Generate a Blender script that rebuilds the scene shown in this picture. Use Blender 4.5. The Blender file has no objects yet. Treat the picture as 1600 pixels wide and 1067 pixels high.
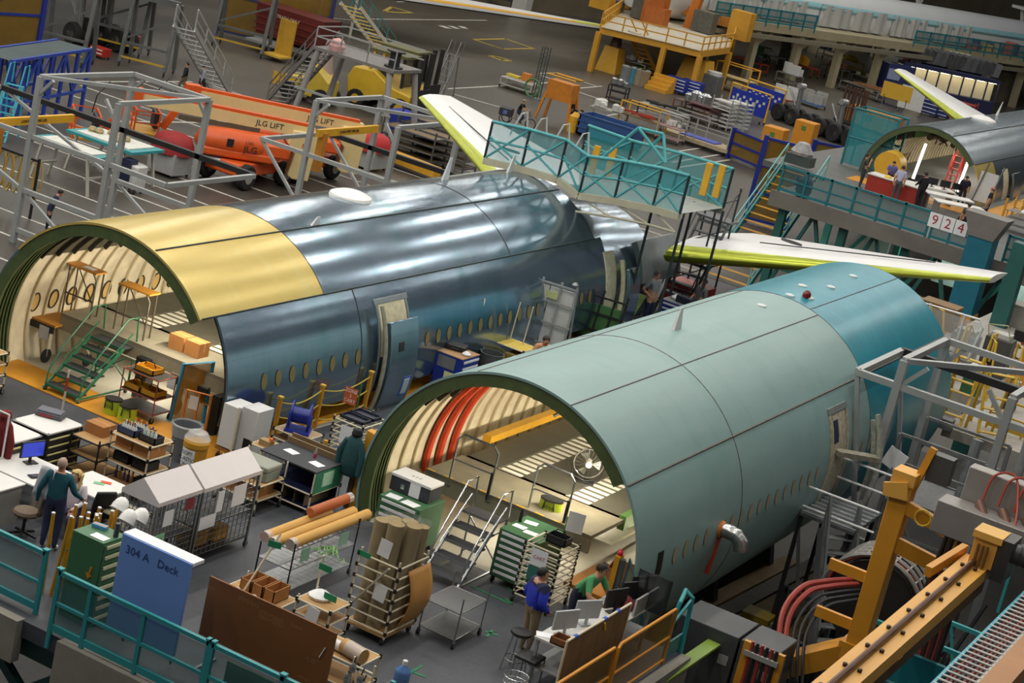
import bpy, math, random
from mathutils import Vector, Matrix
random.seed(7)
SC=bpy.context.scene; COL=SC.collection
R=math.radians; V=Vector
# ---------------------------------------------------------------- camera, world, lamps, exposure
FPX=3166.76
YAW,PIT,ROL=R(-24.88289),R(15.15111),R(13.4129)
CAM=V((0,0,20))
_f=V((math.sin(YAW)*math.cos(PIT),math.cos(YAW)*math.cos(PIT),-math.sin(PIT)))
_r=_f.cross(V((0,0,1))).normalized(); _u=_r.cross(_f)
RX=math.cos(ROL)*_r+math.sin(ROL)*_u; UX=-math.sin(ROL)*_r+math.cos(ROL)*_u
cd=bpy.data.cameras.new('camera'); cam=bpy.data.objects.new('camera',cd); COL.objects.link(cam)
cd.sensor_width=36; cd.lens=FPX*36/1600; cd.clip_end=600; cd.clip_start=.5
cam.matrix_world=Matrix(((RX.x,UX.x,-_f.x,CAM.x),(RX.y,UX.y,-_f.y,CAM.y),(RX.z,UX.z,-_f.z,CAM.z),(0,0,0,1)))
SC.camera=cam
SC.view_settings.view_transform='Standard'; SC.view_settings.look='None'; SC.view_settings.gamma=1
SC.view_settings.use_curve_mapping=False; SC.view_settings.exposure=0.12
W=bpy.data.worlds.new('world'); SC.world=W; W.use_nodes=True
W.node_tree.nodes['Background'].inputs[0].default_value=(.30,.33,.36,1); W.node_tree.nodes['Background'].inputs[1].default_value=.2
def lamp(loc,size,power,col=(1,.95,.86),size_y=None,rot=(0,0,0),spread=None):
    l=bpy.data.lights.new('hall_and_fill_lamp','AREA'); l.energy=power; l.color=col; l.size=size
    if size_y: l.shape='RECTANGLE'; l.size_y=size_y
    o=bpy.data.objects.new('hall_and_fill_lamp',l); COL.objects.link(o); o.location=loc; o.rotation_euler=rot
    if spread: l.spread=spread
    return o
for i in range(10):
    for j in range(13):
        x=-100+i*10; y=16+j*14
        near=1.35 if y<70 else .8
        lamp((x,y,31),.9,640*near,size_y=5.5)
for j in range(7): lamp((3,20+j*14,31),.9,300,size_y=5.5); lamp((16,20+j*14,31),.9,220,size_y=5.5)
# pixel of the 1600x1067 frame -> point on a plane of the hall
def ray(px,py): return RX*((px-800)/FPX)-UX*((py-533.5)/FPX)+_f
def at(px,py,z=5.0): d=ray(px,py); return CAM+d*((z-20)/d.z)
def aty(px,py,y): d=ray(px,py); return CAM+d*(y/d.y)
def atx(px,py,x): d=ray(px,py); return CAM+d*(x/d.x)
# ---------------------------------------------------------------- helpers
def lin(h):
    h=h.lstrip('#'); c=[int(h[i:i+2],16)/255 for i in (0,2,4)]
    return tuple((x/12.92 if x<=.04045 else ((x+.055)/1.055)**2.4) for x in c)+(1,)
_mats={}
def m(h,rough=.5,metal=0,noise=.12,scale=3,alpha=1,emit=0,trans=0,bump=0):
    k=(h,rough,metal,noise,scale,alpha,emit,trans,bump)
    if k in _mats: return _mats[k]
    mt=bpy.data.materials.new('paint '+h); mt.use_nodes=True; nt=mt.node_tree; b=nt.nodes['Principled BSDF']; c=lin(h)
    b.inputs['Roughness'].default_value=rough; b.inputs['Metallic'].default_value=metal
    if emit:
        b.inputs['Emission Color'].default_value=c; b.inputs['Emission Strength'].default_value=emit
    if alpha<1: b.inputs['Alpha'].default_value=alpha
    if trans: b.inputs['Transmission Weight'].default_value=trans
    tc=nt.nodes.new('ShaderNodeTexCoord'); n=nt.nodes.new('ShaderNodeTexNoise'); n.inputs['Scale'].default_value=scale; n.inputs['Detail'].default_value=5
    nt.links.new(tc.outputs['Object'],n.inputs['Vector'])
    mx=nt.nodes.new('ShaderNodeMix'); mx.data_type='RGBA'
    mx.inputs['A'].default_value=tuple(max(0,x*(1-noise*1.6)) for x in c[:3])+(1,); mx.inputs['B'].default_value=tuple(min(1,x*(1+noise*1.3)) for x in c[:3])+(1,)
    nt.links.new(n.outputs['Fac'],mx.inputs['Factor']); nt.links.new(mx.outputs['Result'],b.inputs['Base Color'])
    if bump:
        bp=nt.nodes.new('ShaderNodeBump'); bp.inputs['Strength'].default_value=bump; nt.links.new(n.outputs['Fac'],bp.inputs['Height']); nt.links.new(bp.outputs['Normal'],b.inputs['Normal'])
    _mats[k]=mt; return mt
class M:
    def __init__(s): s.v=[]; s.f=[]; s.uv={}
    def add(s,vs,fs):
        b=len(s.v); s.v+=[V(p) for p in vs]; s.f+=[tuple(b+i for i in f) for f in fs]; return s
    def box(s,x0,y0,z0,x1,y1,z1):
        return s.add([(x0,y0,z0),(x1,y0,z0),(x1,y1,z0),(x0,y1,z0),(x0,y0,z1),(x1,y0,z1),(x1,y1,z1),(x0,y1,z1)],[(3,2,1,0),(4,5,6,7),(0,1,5,4),(1,2,6,5),(2,3,7,6),(3,0,4,7)])
    def cb(s,x,y,z,w,d,h): return s.box(x-w/2,y-d/2,z,x+w/2,y+d/2,z+h)      # base-centred box
    def hexa(s,p): return s.add(p,[(3,2,1,0),(4,5,6,7),(0,1,5,4),(1,2,6,5),(2,3,7,6),(3,0,4,7)])
    def bar(s,p,q,w,h=None,up=(0,0,1)):
        p,q=V(p),V(q); h=h or w; d=(q-p); 
        if d.length<1e-6: return s
        d.normalize(); u=V(up)
        if abs(d.dot(u))>.98: u=V((0,1,0))
        a=d.cross(u).normalized()*(w/2); b=a.cross(d).normalized()*(h/2)
        return s.hexa([p-a-b,p+a-b,p+a+b,p-a+b,q-a-b,q+a-b,q+a+b,q-a+b])
    def tube(s,p,q,r,r2=None,n=8,cap=True):
        p,q=V(p),V(q); r2=r if r2 is None else r2; d=(q-p)
        if d.length<1e-6: return s
        d.normalize(); u=V((0,0,1)) if abs(d.z)<.95 else V((1,0,0)); a=d.cross(u).normalized(); b=a.cross(d)
        vs=[]
        for c,rr in ((p,r),(q,r2)):
            for i in range(n): t=2*math.pi*i/n; vs.append(c+a*rr*math.cos(t)+b*rr*math.sin(t))
        fs=[(i,(i+1)%n,n+(i+1)%n,n+i) for i in range(n)]
        if cap: fs+=[tuple(range(n-1,-1,-1)),tuple(range(n,2*n))]
        return s.add(vs,fs)
    def path(s,pts,r,n=6,closed=False):
        pts=[V(p) for p in pts]; N=len(pts); vs=[]; prev=None
        for i,p in enumerate(pts):
            a=pts[(i-1)%N] if (i>0 or closed) else p; b=pts[(i+1)%N] if (i<N-1 or closed) else p
            d=(b-a).normalized()
            if prev is None: u=V((0,0,1)) if abs(d.z)<.9 else V((1,0,0)); e=d.cross(u).normalized()
            else: e=(prev-d*prev.dot(d)).normalized()
            prev=e; g=d.cross(e); rr=r[i] if isinstance(r,(list,tuple)) else r
            for k in range(n): t=2*math.pi*k/n; vs.append(p+e*rr*math.cos(t)+g*rr*math.sin(t))
        fs=[]
        for i in range(N if closed else N-1):
            j=(i+1)%N
            for k in range(n): fs.append((i*n+k,i*n+(k+1)%n,j*n+(k+1)%n,j*n+k))
        if not closed: fs+=[tuple(range(n-1,-1,-1)),tuple(range((N-1)*n,N*n))]
        return s.add(vs,fs)
    def lathe(s,prof,n=16,o=(0,0,0),ax='z',cap=True):
        o=V(o); vs=[]
        for r,z in prof:
            for i in range(n):
                t=2*math.pi*i/n; c,q=r*math.cos(t),r*math.sin(t)
                vs.append(o+(V((c,q,z)) if ax=='z' else V((z,c,q)) if ax=='x' else V((q,z,c))))
        fs=[(j*n+i,j*n+(i+1)%n,(j+1)*n+(i+1)%n,(j+1)*n+i) for j in range(len(prof)-1) for i in range(n)]
        if cap: fs+=[tuple(range(n-1,-1,-1)),tuple(range((len(prof)-1)*n,len(prof)*n))]
        return s.add(vs,fs)
    def prism(s,pts,ax,a,b):
        n=len(pts); g=(lambda u,w,t:(u,w,t)) if ax=='z' else (lambda u,w,t:(u,t,w)) if ax=='y' else (lambda u,w,t:(t,u,w))
        vs=[g(u,w,a) for u,w in pts]+[g(u,w,b) for u,w in pts]
        return s.add(vs,[tuple(range(n-1,-1,-1)),tuple(range(n,2*n))]+[(i,(i+1)%n,n+(i+1)%n,n+i) for i in range(n)])
    def sheet(s,fn,nu,nv,uv=None):
        b=len(s.v); s.v+=[V(fn(i/nu,j/nv)) for j in range(nv+1) for i in range(nu+1)]
        for j in range(nv):
            for i in range(nu):
                a=b+j*(nu+1)+i; s.f.append((a,a+1,a+nu+2,a+nu+1))
        return s
    def shell(s,x0,z0,r0,r1,a0,a1,y0,y1,n=40,ny=1):   # angles in degrees from the top, + towards +x
        def pt(r,a,y): return (x0+r*math.sin(R(a)),y,z0+r*math.cos(R(a)))
        b=len(s.v); 
        for r in (r1,r0):
            for j in range(ny+1):
                for i in range(n+1): s.v.append(V(pt(r,a0+(a1-a0)*i/n,y0+(y1-y0)*j/ny)))
        k=(n+1)*(ny+1); I=lambda l,j,i:b+l*k+j*(n+1)+i
        for j in range(ny):
            for i in range(n):
                s.f.append((I(0,j,i),I(0,j,i+1),I(0,j+1,i+1),I(0,j+1,i))); s.f.append((I(1,j,i+1),I(1,j,i),I(1,j+1,i),I(1,j+1,i+1)))
        for i in range(n):
            s.f.append((I(1,0,i),I(1,0,i+1),I(0,0,i+1),I(0,0,i))); s.f.append((I(0,ny,i),I(0,ny,i+1),I(1,ny,i+1),I(1,ny,i)))
        for j in range(ny):
            s.f.append((I(0,j,0),I(0,j+1,0),I(1,j+1,0),I(1,j,0))); s.f.append((I(1,j,n),I(1,j+1,n),I(0,j+1,n),I(0,j,n)))
        return s
    def xf(s,mx):
        s.v=[mx@p for p in s.v]; return s
    def mv(s,x,y,z,rz=0,rx=0,ry=0):
        return s.xf(Matrix.Translation((x,y,z))@Matrix.Rotation(rz,4,'Z')@Matrix.Rotation(rx,4,'X')@Matrix.Rotation(ry,4,'Y'))
    def o(s,name,mt,par=None,smooth=35,bev=0,uv=None):
        me=bpy.data.meshes.new(name); me.from_pydata([tuple(p) for p in s.v],[],s.f)
        me.materials.append(mt)
        if smooth: me.shade_smooth(); me.set_sharp_from_angle(angle=R(smooth))
        if uv:
            l=me.uv_layers.new(name='UVMap')
            for lp in me.loops: l.data[lp.index].uv=uv(me.vertices[lp.vertex_index].co)
        o=bpy.data.objects.new(name,me); COL.objects.link(o)
        if par is not None: o.parent=par
        if bev:
            b=o.modifiers.new('edge','BEVEL'); b.width=bev; b.segments=2; b.limit_method='ANGLE'
        return o
def tag(o,label,cat,group=None,kind=None):
    o['label']=label; o['category']=cat
    if group: o['group']=group
    if kind: o['kind']=kind
    return o
def T(name,label,cat,loc=(0,0,0),rz=0,group=None):
    o=bpy.data.objects.new(name,None); COL.objects.link(o); o.location=loc; o.rotation_euler=(0,0,rz); o.empty_display_size=.2
    return tag(o,label,cat,group)
def S(name,mb,mt,**k):
    o=mb.o(name,mt,**k); o['kind']='structure'; return o
def dup(r,loc,rz=0,label=None,group=None,sc=None):
    def cp(o,par):
        c=o.copy(); COL.objects.link(c)
        if par is not None: c.parent=par
        for ch in o.children: cp(ch,c)
        return c
    c=cp(r,None); c.location=loc; c.rotation_euler=(0,0,rz)
    if label: c['label']=label
    if group: c['group']=group
    if sc: c.scale=sc
    return c
def text(s,size,mt,par,loc,rot,name='lettering',al='CENTER',ext=.004):
    cu=bpy.data.curves.new(name,'FONT'); cu.body=s; cu.size=size; cu.align_x=al; cu.align_y='CENTER'; cu.extrude=ext; cu.materials.append(mt); cu.resolution_u=2
    tmp=bpy.data.objects.new(name,cu); me=bpy.data.meshes.new_from_object(tmp); me.name=name; bpy.data.objects.remove(tmp); bpy.data.curves.remove(cu)
    o=bpy.data.objects.new(name,me); COL.objects.link(o); o.parent=par; o.location=loc; o.rotation_euler=rot; return o
# ---------------------------------------------------------------- materials of the setting
def floor_mat(c1,c2,rough,sc=.12,stripes=False):
    mt=bpy.data.materials.new('floor paint'); mt.use_nodes=True; nt=mt.node_tree; b=nt.nodes['Principled BSDF']
    tc=nt.nodes.new('ShaderNodeTexCoord'); n=nt.nodes.new('ShaderNodeTexNoise'); n.inputs['Scale'].default_value=sc; n.inputs['Detail'].default_value=9; n.inputs['Roughness'].default_value=.65
    n2=nt.nodes.new('ShaderNodeTexNoise'); n2.inputs['Scale'].default_value=9; n2.inputs['Detail'].default_value=4
    mp=nt.nodes.new('ShaderNodeMapping'); mp.inputs['Scale'].default_value=(1,.35,1)
    nt.links.new(tc.outputs['Object'],mp.inputs[0]); nt.links.new(mp.outputs[0],n.inputs['Vector']); nt.links.new(tc.outputs['Object'],n2.inputs['Vector'])
    r=nt.nodes.new('ShaderNodeValToRGB'); r.color_ramp.elements[0].position=.34; r.color_ramp.elements[1].position=.68; r.color_ramp.elements[0].color=lin(c1); r.color_ramp.elements[1].color=lin(c2)
    a=nt.nodes.new('ShaderNodeMath'); a.operation='MULTIPLY_ADD'; a.inputs[1].default_value=.3; nt.links.new(n2.outputs[0],a.inputs[0]); 
    s=nt.nodes.new('ShaderNodeMath'); s.operation='SUBTRACT'; s.inputs[1].default_value=.15
    nt.links.new(n.outputs[0],s.inputs[0]); nt.links.new(s.outputs[0],a.inputs[2]); nt.links.new(a.outputs[0],r.inputs[0]); nt.links.new(r.outputs[0],b.inputs['Base Color'])
    b.inputs['Roughness'].default_value=rough
    rr=nt.nodes.new('ShaderNodeMapRange'); rr.inputs[3].default_value=rough-.12; rr.inputs[4].default_value=rough+.18; nt.links.new(n.outputs[0],rr.inputs[0]); nt.links.new(rr.outputs[0],b.inputs['Roughness'])
    return mt
S('floor',M().box(-220,10,-.4,60,330,0),floor_mat('#393632','#5a554d',.36))
DK=5.0
deckm=floor_mat('#3a3d43','#50535a',.55,.5)
S('floor_deck',M().box(-46,25.15,DK-.3,-11,34.15,DK).box(-22.75,34.15,DK-.3,-18.3,58,DK).box(-18.3,34.15,DK-.3,-11,34.6,DK),deckm)
S('floor_deck_bay',M().box(-28.2,34.15,DK-.3,-22.75,41,DK).box(-18.3,34.6,DK-.3,-12.7,41,DK),m('#b3ac98',.6,0,.12,2))
orange=m('#c98a1f',.6,0,.22,1.5)
S('trim_walkway',M().box(-46,34.1,DK+.004,-28.9,35.2,DK+.02).box(-28.9,34.1,DK+.004,-22.0,35.2,DK+.02).box(-22.95,35.2,DK+.004,-22.15,57,DK+.02),orange)
S('trim_walkway_edge',M().box(-22.15,36,DK+.004,-22.03,57,DK+.015),m('#b5b3a8',.7,0,.3,3))
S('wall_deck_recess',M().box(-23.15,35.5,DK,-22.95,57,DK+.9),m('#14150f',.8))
conc=m('#8a857c',.8,0,.2,2)
S('trim_deck_edge',M().box(-18.35,25.0,DK-.75,-11,25.2,DK+.02).box(-46,25.0,DK-.75,-19.2,25.2,DK+.02).box(-11.05,25,DK-.6,-10.85,34.6,DK+.02),conc)
# floor line markings
w=M()
def ln(px,a,b,wd=.12):
    p,q=at(*a,0),at(*b,0); px.bar((p.x,p.y,.012),(q.x,q.y,.012),wd,.02)
for a,b in (((150,128),(300,128)),((700,139),(790,134)),((835,131),(875,128)),((707,147),(790,170)),((868,132),(940,156)),((842,115),(870,114)),((870,114),(935,136)),((906,138),(940,135)),((842,117),(906,138)),
            ((620,3),(720,0)),((440,20),(560,33)),((580,30),(760,32)),((1040,240),(1130,226)),((1050,254),(1135,240)),((1060,262),(1140,250)),((920,186),(1000,172)),((960,130),(1020,110)),((340,190),(460,200)),((130,205),(230,202)),((180,190),(320,192))): ln(w,a,b,.16)
for k in range(17):   # close-set bay lines left of the barrels
    y=52+k*2.6; w.box(-66,y,.004,-32,y+.13,.02)
for a,b in (((690,42),(700,43)),((705,42.5),(714,43.5)),((718,42),(729,44))): ln(w,a,b,.9)
S('floor_marking',w,m('#b9b6ae',.7,0,.25,3))
w=M()
for poly in (((740,62),(790,61),(834,76),(786,77)),((600,18),(612,11),(644,20),(626,20)),((765,88),(775,88),(798,95),(785,95))):
    for i in range(4): ln(w,poly[i],poly[(i+1)%4],.3)
S('trim_floor_marking',w,m('#a8923c',.7,0,.25,3))
g=M()
for a,b,z in (((735,915),(800,945),0),((800,945),(790,935),0),((793,915),(800,925),0),((758,987),(778,993),0),((770,985),(760,995),0),((645,1050),(665,1058),0),((660,1040),(640,1052),0)):
    p,q=at(*a),at(*b); g.bar((p.x,p.y,DK+.005),(q.x,q.y,DK+.005),.06,.008)
S('trim_deck_marking',g,m('#2f7a55',.7,0,.2))
# hall far walls
wallm=m('#5b564b',.8,0,.2,.3)
S('wall_back',M().box(-220,300,0,60,301,40),wallm)
# ---------------------------------------------------------------- fuselage skins
ANI=(.45,.25)
def skin_mat(name,base,metal,rough,stain,stain_amt,line=.25,tilecol=None,coat=0):
    mt=bpy.data.materials.new(name); mt.use_nodes=True; nt=mt.node_tree; b=nt.nodes['Principled BSDF']; L=nt.links.new
    tc=nt.nodes.new('ShaderNodeTexCoord'); uv=tc.outputs['UV']
    mp=nt.nodes.new('ShaderNodeMapping'); mp.inputs['Scale'].default_value=(.25,1.1,1); L(uv,mp.inputs[0])
    n=nt.nodes.new('ShaderNodeTexNoise'); n.inputs['Scale'].default_value=1.3; n.inputs['Detail'].default_value=7; n.inputs['Roughness'].default_value=.6; L(mp.outputs[0],n.inputs['Vector'])
    mp2=nt.nodes.new('ShaderNodeMapping'); mp2.inputs['Scale'].default_value=(1.6,.5,1); L(uv,mp2.inputs[0])
    n2=nt.nodes.new('ShaderNodeTexNoise'); n2.inputs['Scale'].default_value=.9; n2.inputs['Detail'].default_value=5; n2.inputs['Roughness'].default_value=.55; L(mp2.outputs[0],n2.inputs['Vector'])
    r=nt.nodes.new('ShaderNodeValToRGB'); r.color_ramp.elements[0].position=.5; r.color_ramp.elements[1].position=.72
    r.color_ramp.elements[0].color=(0,0,0,1); r.color_ramp.elements[1].color=(stain_amt,)*3+(1,); L(n2.outputs[0],r.inputs[0])
    c=lin(base)
    m1=nt.nodes.new('ShaderNodeMix'); m1.data_type='RGBA'; m1.inputs['A'].default_value=tuple(x*.8 for x in c[:3])+(1,); m1.inputs['B'].default_value=tuple(min(1,x*1.2) for x in c[:3])+(1,); L(n.outputs[0],m1.inputs['Factor'])
    m2=nt.nodes.new('ShaderNodeMix'); m2.data_type='RGBA'; L(m1.outputs['Result'],m2.inputs['A']); m2.inputs['B'].default_value=lin(stain); L(r.outputs[0],m2.inputs['Factor'])
    out=m2.outputs['Result']
    if line:
        bk=nt.nodes.new('ShaderNodeTexBrick'); bk.inputs['Scale'].default_value=1; bk.offset=0
        bk.inputs['Mortar Size'].default_value=.012; bk.inputs['Brick Width'].default_value=.55; bk.inputs['Row Height'].default_value=.42
        L(uv,bk.inputs['Vector'])
        m3=nt.nodes.new('ShaderNodeMix'); m3.data_type='RGBA'; m3.blend_type='MULTIPLY'; L(out,m3.inputs['A']); m3.inputs['B'].default_value=(1-line,)*3+(1,)
        L(bk.outputs['Fac'],m3.inputs['Factor']); out=m3.outputs['Result']
    L(out,b.inputs['Base Color']); b.inputs['Metallic'].default_value=metal
    rr=nt.nodes.new('ShaderNodeMapRange'); rr.inputs[3].default_value=rough-.07; rr.inputs[4].default_value=rough+.1; L(n.outputs[0],rr.inputs[0]); b.inputs['Roughness'].default_value=rough
    b.inputs['Coat Weight'].default_value=coat
    if metal>.5:
        tg=nt.nodes.new('ShaderNodeTangent'); tg.direction_type='UV_MAP'; tg.uv_map='UVMap'; L(tg.outputs[0],b.inputs['Tangent']); b.inputs['Anisotropic'].default_value=ANI[0]; b.inputs['Anisotropic Rotation'].default_value=ANI[1]
    return mt
SK_AL=skin_mat('bare aluminium skin','#8da0b1',.88,.17,'#4f8a88',.45,.12)
SK_YE=skin_mat('yellow primer','#c9b163',.3,.26,'#b9cfa0',.18,.0)
SK_GR=skin_mat('green grey primer','#7f9b9a',0,.42,'#5d8f88',.35,.0)
SK_TE=skin_mat('teal primer','#137f92',.15,.3,'#1d98a5',.5,.0)
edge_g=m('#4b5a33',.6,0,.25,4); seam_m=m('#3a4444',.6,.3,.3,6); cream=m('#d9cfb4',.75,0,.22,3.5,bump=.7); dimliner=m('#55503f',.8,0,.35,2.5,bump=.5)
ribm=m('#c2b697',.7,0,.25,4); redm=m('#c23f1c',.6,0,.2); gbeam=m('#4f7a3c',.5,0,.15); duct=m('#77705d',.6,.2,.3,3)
def skin(par,nm,x0,z0,a0,a1,y0,y1,mt,r=3.1,th=.05):
    return M().shell(x0,z0,r-th,r,a0,a1,y0,y1,n=max(6,int((a1-a0)/3)),ny=max(1,int((y1-y0)/1.5))).o(nm,mt,par,uv=lambda c:(c.y,math.atan2(c.x-x0,c.z-z0)*r))
def arc(x0,z0,r,a,y): return V((x0+r*math.sin(R(a)),y,z0+r*math.cos(R(a))))
def ovals(par,nm,x0,z0,r,ys,a,mt,w=.105,h=.18,ring=None):
    for y in ys:
        c=arc(x0,z0,r,a,y); n=V((math.sin(R(a)),0,math.cos(R(a)))); t=V((math.cos(R(a)),0,-math.sin(R(a))))
        q=[c+V((0,w,0))*math.cos(k*math.pi/10)*1+t*h*math.sin(k*math.pi/10) for k in range(20)]
        b=M().add([p+n*.012 for p in q],[tuple(range(19,-1,-1))] if a>0 else [tuple(range(20))])
        if a<0: b=M().add([p-n*.012 for p in q],[tuple(range(20))])
        o=b.o(nm,mt,par)
        if ring: M().path([p+(n*.015 if a>0 else -n*.02) for p in q],.018,5,True).o('window_ring',ring,o)
def fuselage(nm,label,x0,z0,y0,y1,skins,ribs_to,floor_z,fy0,fy1,fx0,fx1,win_in,wa=-78):
    f=T(nm,label,'fuselage',(0,0,0))
    for s in skins: skin(f,s[0],x0,z0,*s[1:])
    M().shell(x0,z0,2.80,3.04,-128,52,y0+.02,y0+.10,n=50).o('edge_frame',edge_g,f)
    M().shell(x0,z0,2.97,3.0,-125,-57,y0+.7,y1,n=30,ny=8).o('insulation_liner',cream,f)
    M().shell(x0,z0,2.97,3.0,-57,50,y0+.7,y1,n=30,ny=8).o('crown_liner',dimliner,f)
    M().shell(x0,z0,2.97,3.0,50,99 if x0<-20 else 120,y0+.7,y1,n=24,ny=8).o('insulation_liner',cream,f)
    b=M(); cr=M(); y=y0+.75; rn=random.Random(3)
    while y<ribs_to:
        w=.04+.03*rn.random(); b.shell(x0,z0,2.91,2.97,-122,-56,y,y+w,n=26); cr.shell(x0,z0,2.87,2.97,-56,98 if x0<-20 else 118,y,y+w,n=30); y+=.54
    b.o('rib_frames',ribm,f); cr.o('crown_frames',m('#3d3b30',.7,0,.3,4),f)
    b=M()
    y=y0+.1
    while y<y0+.75: b.shell(x0,z0,2.9,3.04,-128,50,y,y+.04,n=40); y+=.11
    b.o('splice_frames',edge_g,f)
    # overhead ducts and beam
    for dx,dz,rr in ((-.55,2.35,.16),(.1,2.5,.22),(.7,2.3,.14)): M().tube((x0+dx,y0+1.8,z0+dz),(x0+dx,ribs_to,z0+dz),rr,n=10).o('air_duct',duct,f)
    M().box(x0-1.75,y0+3.4,z0+1.98,x0-1.55,ribs_to,z0+2.28).o('overhead_rail',gbeam,f)
    b=M(); rn=random.Random(5)
    for k in range(38):
        yy=y0+1.2+k*.27; xx=x0+rn.uniform(-1.5,1.2); b.bar((xx,yy,z0+2.0+rn.uniform(0,.3)),(xx+rn.uniform(-.5,.5),yy+rn.uniform(-.4,.4),z0+2.55),.05)
    b.o('wiring_supports',m('#4c4a3a',.6,0,.3),f)
    ovals(f,'window_blank',x0,z0,2.955,win_in,wa,m('#cfae6a',.5,0,.15),.14,.22,m('#2b2a26',.5))
    return f
# left barrel
AX,AZ,BX,BZ=-24.71,6.334,-15.094,6.248
fa=fuselage('fuselage','bare blue-grey metal fuselage barrel with a yellow crown panel at its open end',AX,AZ,33.14,51.8,
  (('crown_panel',-52,52,33.14,37.75,SK_YE),('side_panel',52,100,33.7,38.9,SK_AL),('side_panel',-132,-52,33.2,38.9,SK_AL),('skin_section',-52,52,37.75,51.8,SK_AL),('skin_section',52,100,38.9,52.2,SK_AL),('skin_section',-132,-52,38.9,52.2,SK_AL)),
  50,6.6,34.8,50,AX-2.35,AX+2.2,[34.6+k*.62 for k in range(11)],-83)
b=M()
for a,y0,y1 in ((19,33.2,51.8),(52,33.2,51.8),(-30,33.2,51.8)):
    p,q=arc(AX,AZ,3.106,a,y0),arc(AX,AZ,3.106,a,y1); b.bar(p,q,.03,.03)
for y,a0,a1 in ((37.75,-52,52),(38.9,52,100),(46.7,-20,52)):
    b.path([arc(AX,AZ,3.1,a0+(a1-a0)*k/24,y) for k in range(25)],.014,5)
b.o('lap_joint',seam_m,fa)
ovals(fa,'window_plug',AX,AZ,3.1,[35.0+.535*k for k in range(8)]+[41.9+.535*k for k in range(18)],81,m('#8f7f52',.5,.3,.2))
# tail section of left barrel
def taper(par,nm,x0,z0,r0,z1,r1,y0,y1,mt,a0=-130,a1=130):
    def fn(u,v):
        t=v; a=a0+(a1-a0)*u; r=r0+(r1-r0)*t**1.4; z=z0+(z1-z0)*t
        return (x0+r*math.sin(R(a)),y0+(y1-y0)*t,z+r*math.cos(R(a)))
    return M().sheet(fn,60,10).o(nm,mt,par,uv=lambda c:(c.y,math.atan2(c.x-x0,c.z-z0)*3))
M().shell(AX,AZ,1.2,3.06,-130,130,51.7,51.78,n=60).o('end_frame',m('#4d5348',.6,.2,.3),fa)
taper(fa,'tail_cone',AX,5.75,2.85,5.75,2.45,51.8,57.5,SK_AL,-120,112)
b=M()
def curved(par,nm,x0,z0,r,a0,a1,y0,y1,mt,th=.07,n=14):
    return M().shell(x0,z0,r-th,r,a0,a1,y0,y1,n=n).o(nm,mt,par,uv=lambda c:(c.y,math.atan2(c.x-x0,c.z-z0)*r),bev=.02)
dc=m('#cfc4a4',.6,0,.3,6); dark=m('#26282a',.6,0,.3)
# plug door hanging open beside the left barrel
curved(fa,'door_opening',AX,AZ,3.112,60,84,39.75,40.95,dc,.03); curved(fa,'door_frame',AX,AZ,3.125,58.5,61,39.6,41.1,m('#9aa3a6',.35,.6),.04)
for yy in (39.68,41.02): curved(fa,'door_frame',AX,AZ,3.125,60,108,yy-.04,yy+.04,m('#9aa3a6',.35,.6),.04)
d=curved(fa,'door',AX+.16,AZ,3.25,68,113,39.72,40.98,SK_AL,.12)
curved(d,'door_latch',AX+.16,AZ,3.262,77,81,40.05,40.3,dark,.02,2); curved(d,'instruction_plate',AX+.16,AZ,3.262,93,102,40.5,40.85,m('#3e5fae',.5),.02,3); curved(d,'instruction_plate',AX+.16,AZ,3.27,94,101,40.55,40.8,m('#b9c4c8',.5),.02,3)
M().path([arc(AX,AZ,3.33,62+4*k,39.58) for k in range(13)],.05,6).o('door_edge_seal',m('#a8a48f',.5,.3,.3,9),d)
# second door near the tail
curved(fa,'door_opening',AX,AZ,3.115,60,98,52.05,52.75,dc,.03)
d=curved(fa,'door',AX+.3,AZ,3.2,69,100,52.85,53.6,SK_AL,.12); M().path([arc(AX,AZ,3.3,66+4*k,52.8) for k in range(10)],.07,6).o('door_edge_seal',dc,d)
for nm,a,y,hh in (('blade_antenna',-8,47.6,.62),('blade_antenna',-6.5,51.2,.5),('blade_antenna',18,39.2,.2)):
    p=arc(AX,AZ,3.09,a,y); M().add([p+V(q) for q in ((-.03,-.16,0),(.03,-.16,0),(.03,.16,0),(-.03,.16,0),(-.01,.06,hh),(.01,.06,hh),(.01,.17,hh),(-.01,.17,hh))],[(3,2,1,0),(4,5,6,7),(0,1,5,4),(1,2,6,5),(2,3,7,6),(3,0,4,7)]).o(nm,m('#c9cccb',.4),fa)
p=arc(AX,AZ,3.1,-1.5,42.3); M().lathe([(.55,-.03),(.52,.04),(.3,.13),(0.01,.16)],18,(0,0,0)).mv(p.x,p.y,p.z).o('satellite_fairing',m('#e4e4e0',.45),fa)
# near barrel
fb=fuselage('fuselage','grey-green primed fuselage barrel with a bright teal far section',BX,BZ,33.64,54.9,
  (('skin_section',-130,53,33.64,38.95,SK_GR),('skin_section',53,140,33.64,38.95,SK_GR),('skin_section',-130,53,38.95,47.6,SK_GR),('skin_section',53,140,38.95,47.6,SK_GR),('skin_section',-130,140,47.6,54.9,SK_TE)),
  52,6.6,34.2,50,-17.1,-13.5,[44+.54*k for k in range(8)])
b=M()
for a,y0,y1,w in ((18.5,33.65,47.6,.025),(53,33.65,54.9,.06),(-20,33.65,47.6,.025),(14,47.6,54.9,.02)):
    p,q=arc(BX,BZ,3.1,a,y0),arc(BX,BZ,3.1,a,y1); b.bar(p,q,w,.02)
for y,a0,a1 in ((38.95,-60,135),(47.6,-60,130)): b.path([arc(BX,BZ,3.098,a0+(a1-a0)*k/40,y) for k in range(41)],.016,5)
b.o('lap_joint',m('#5d5550',.6,.3,.4,9),fb)
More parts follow.
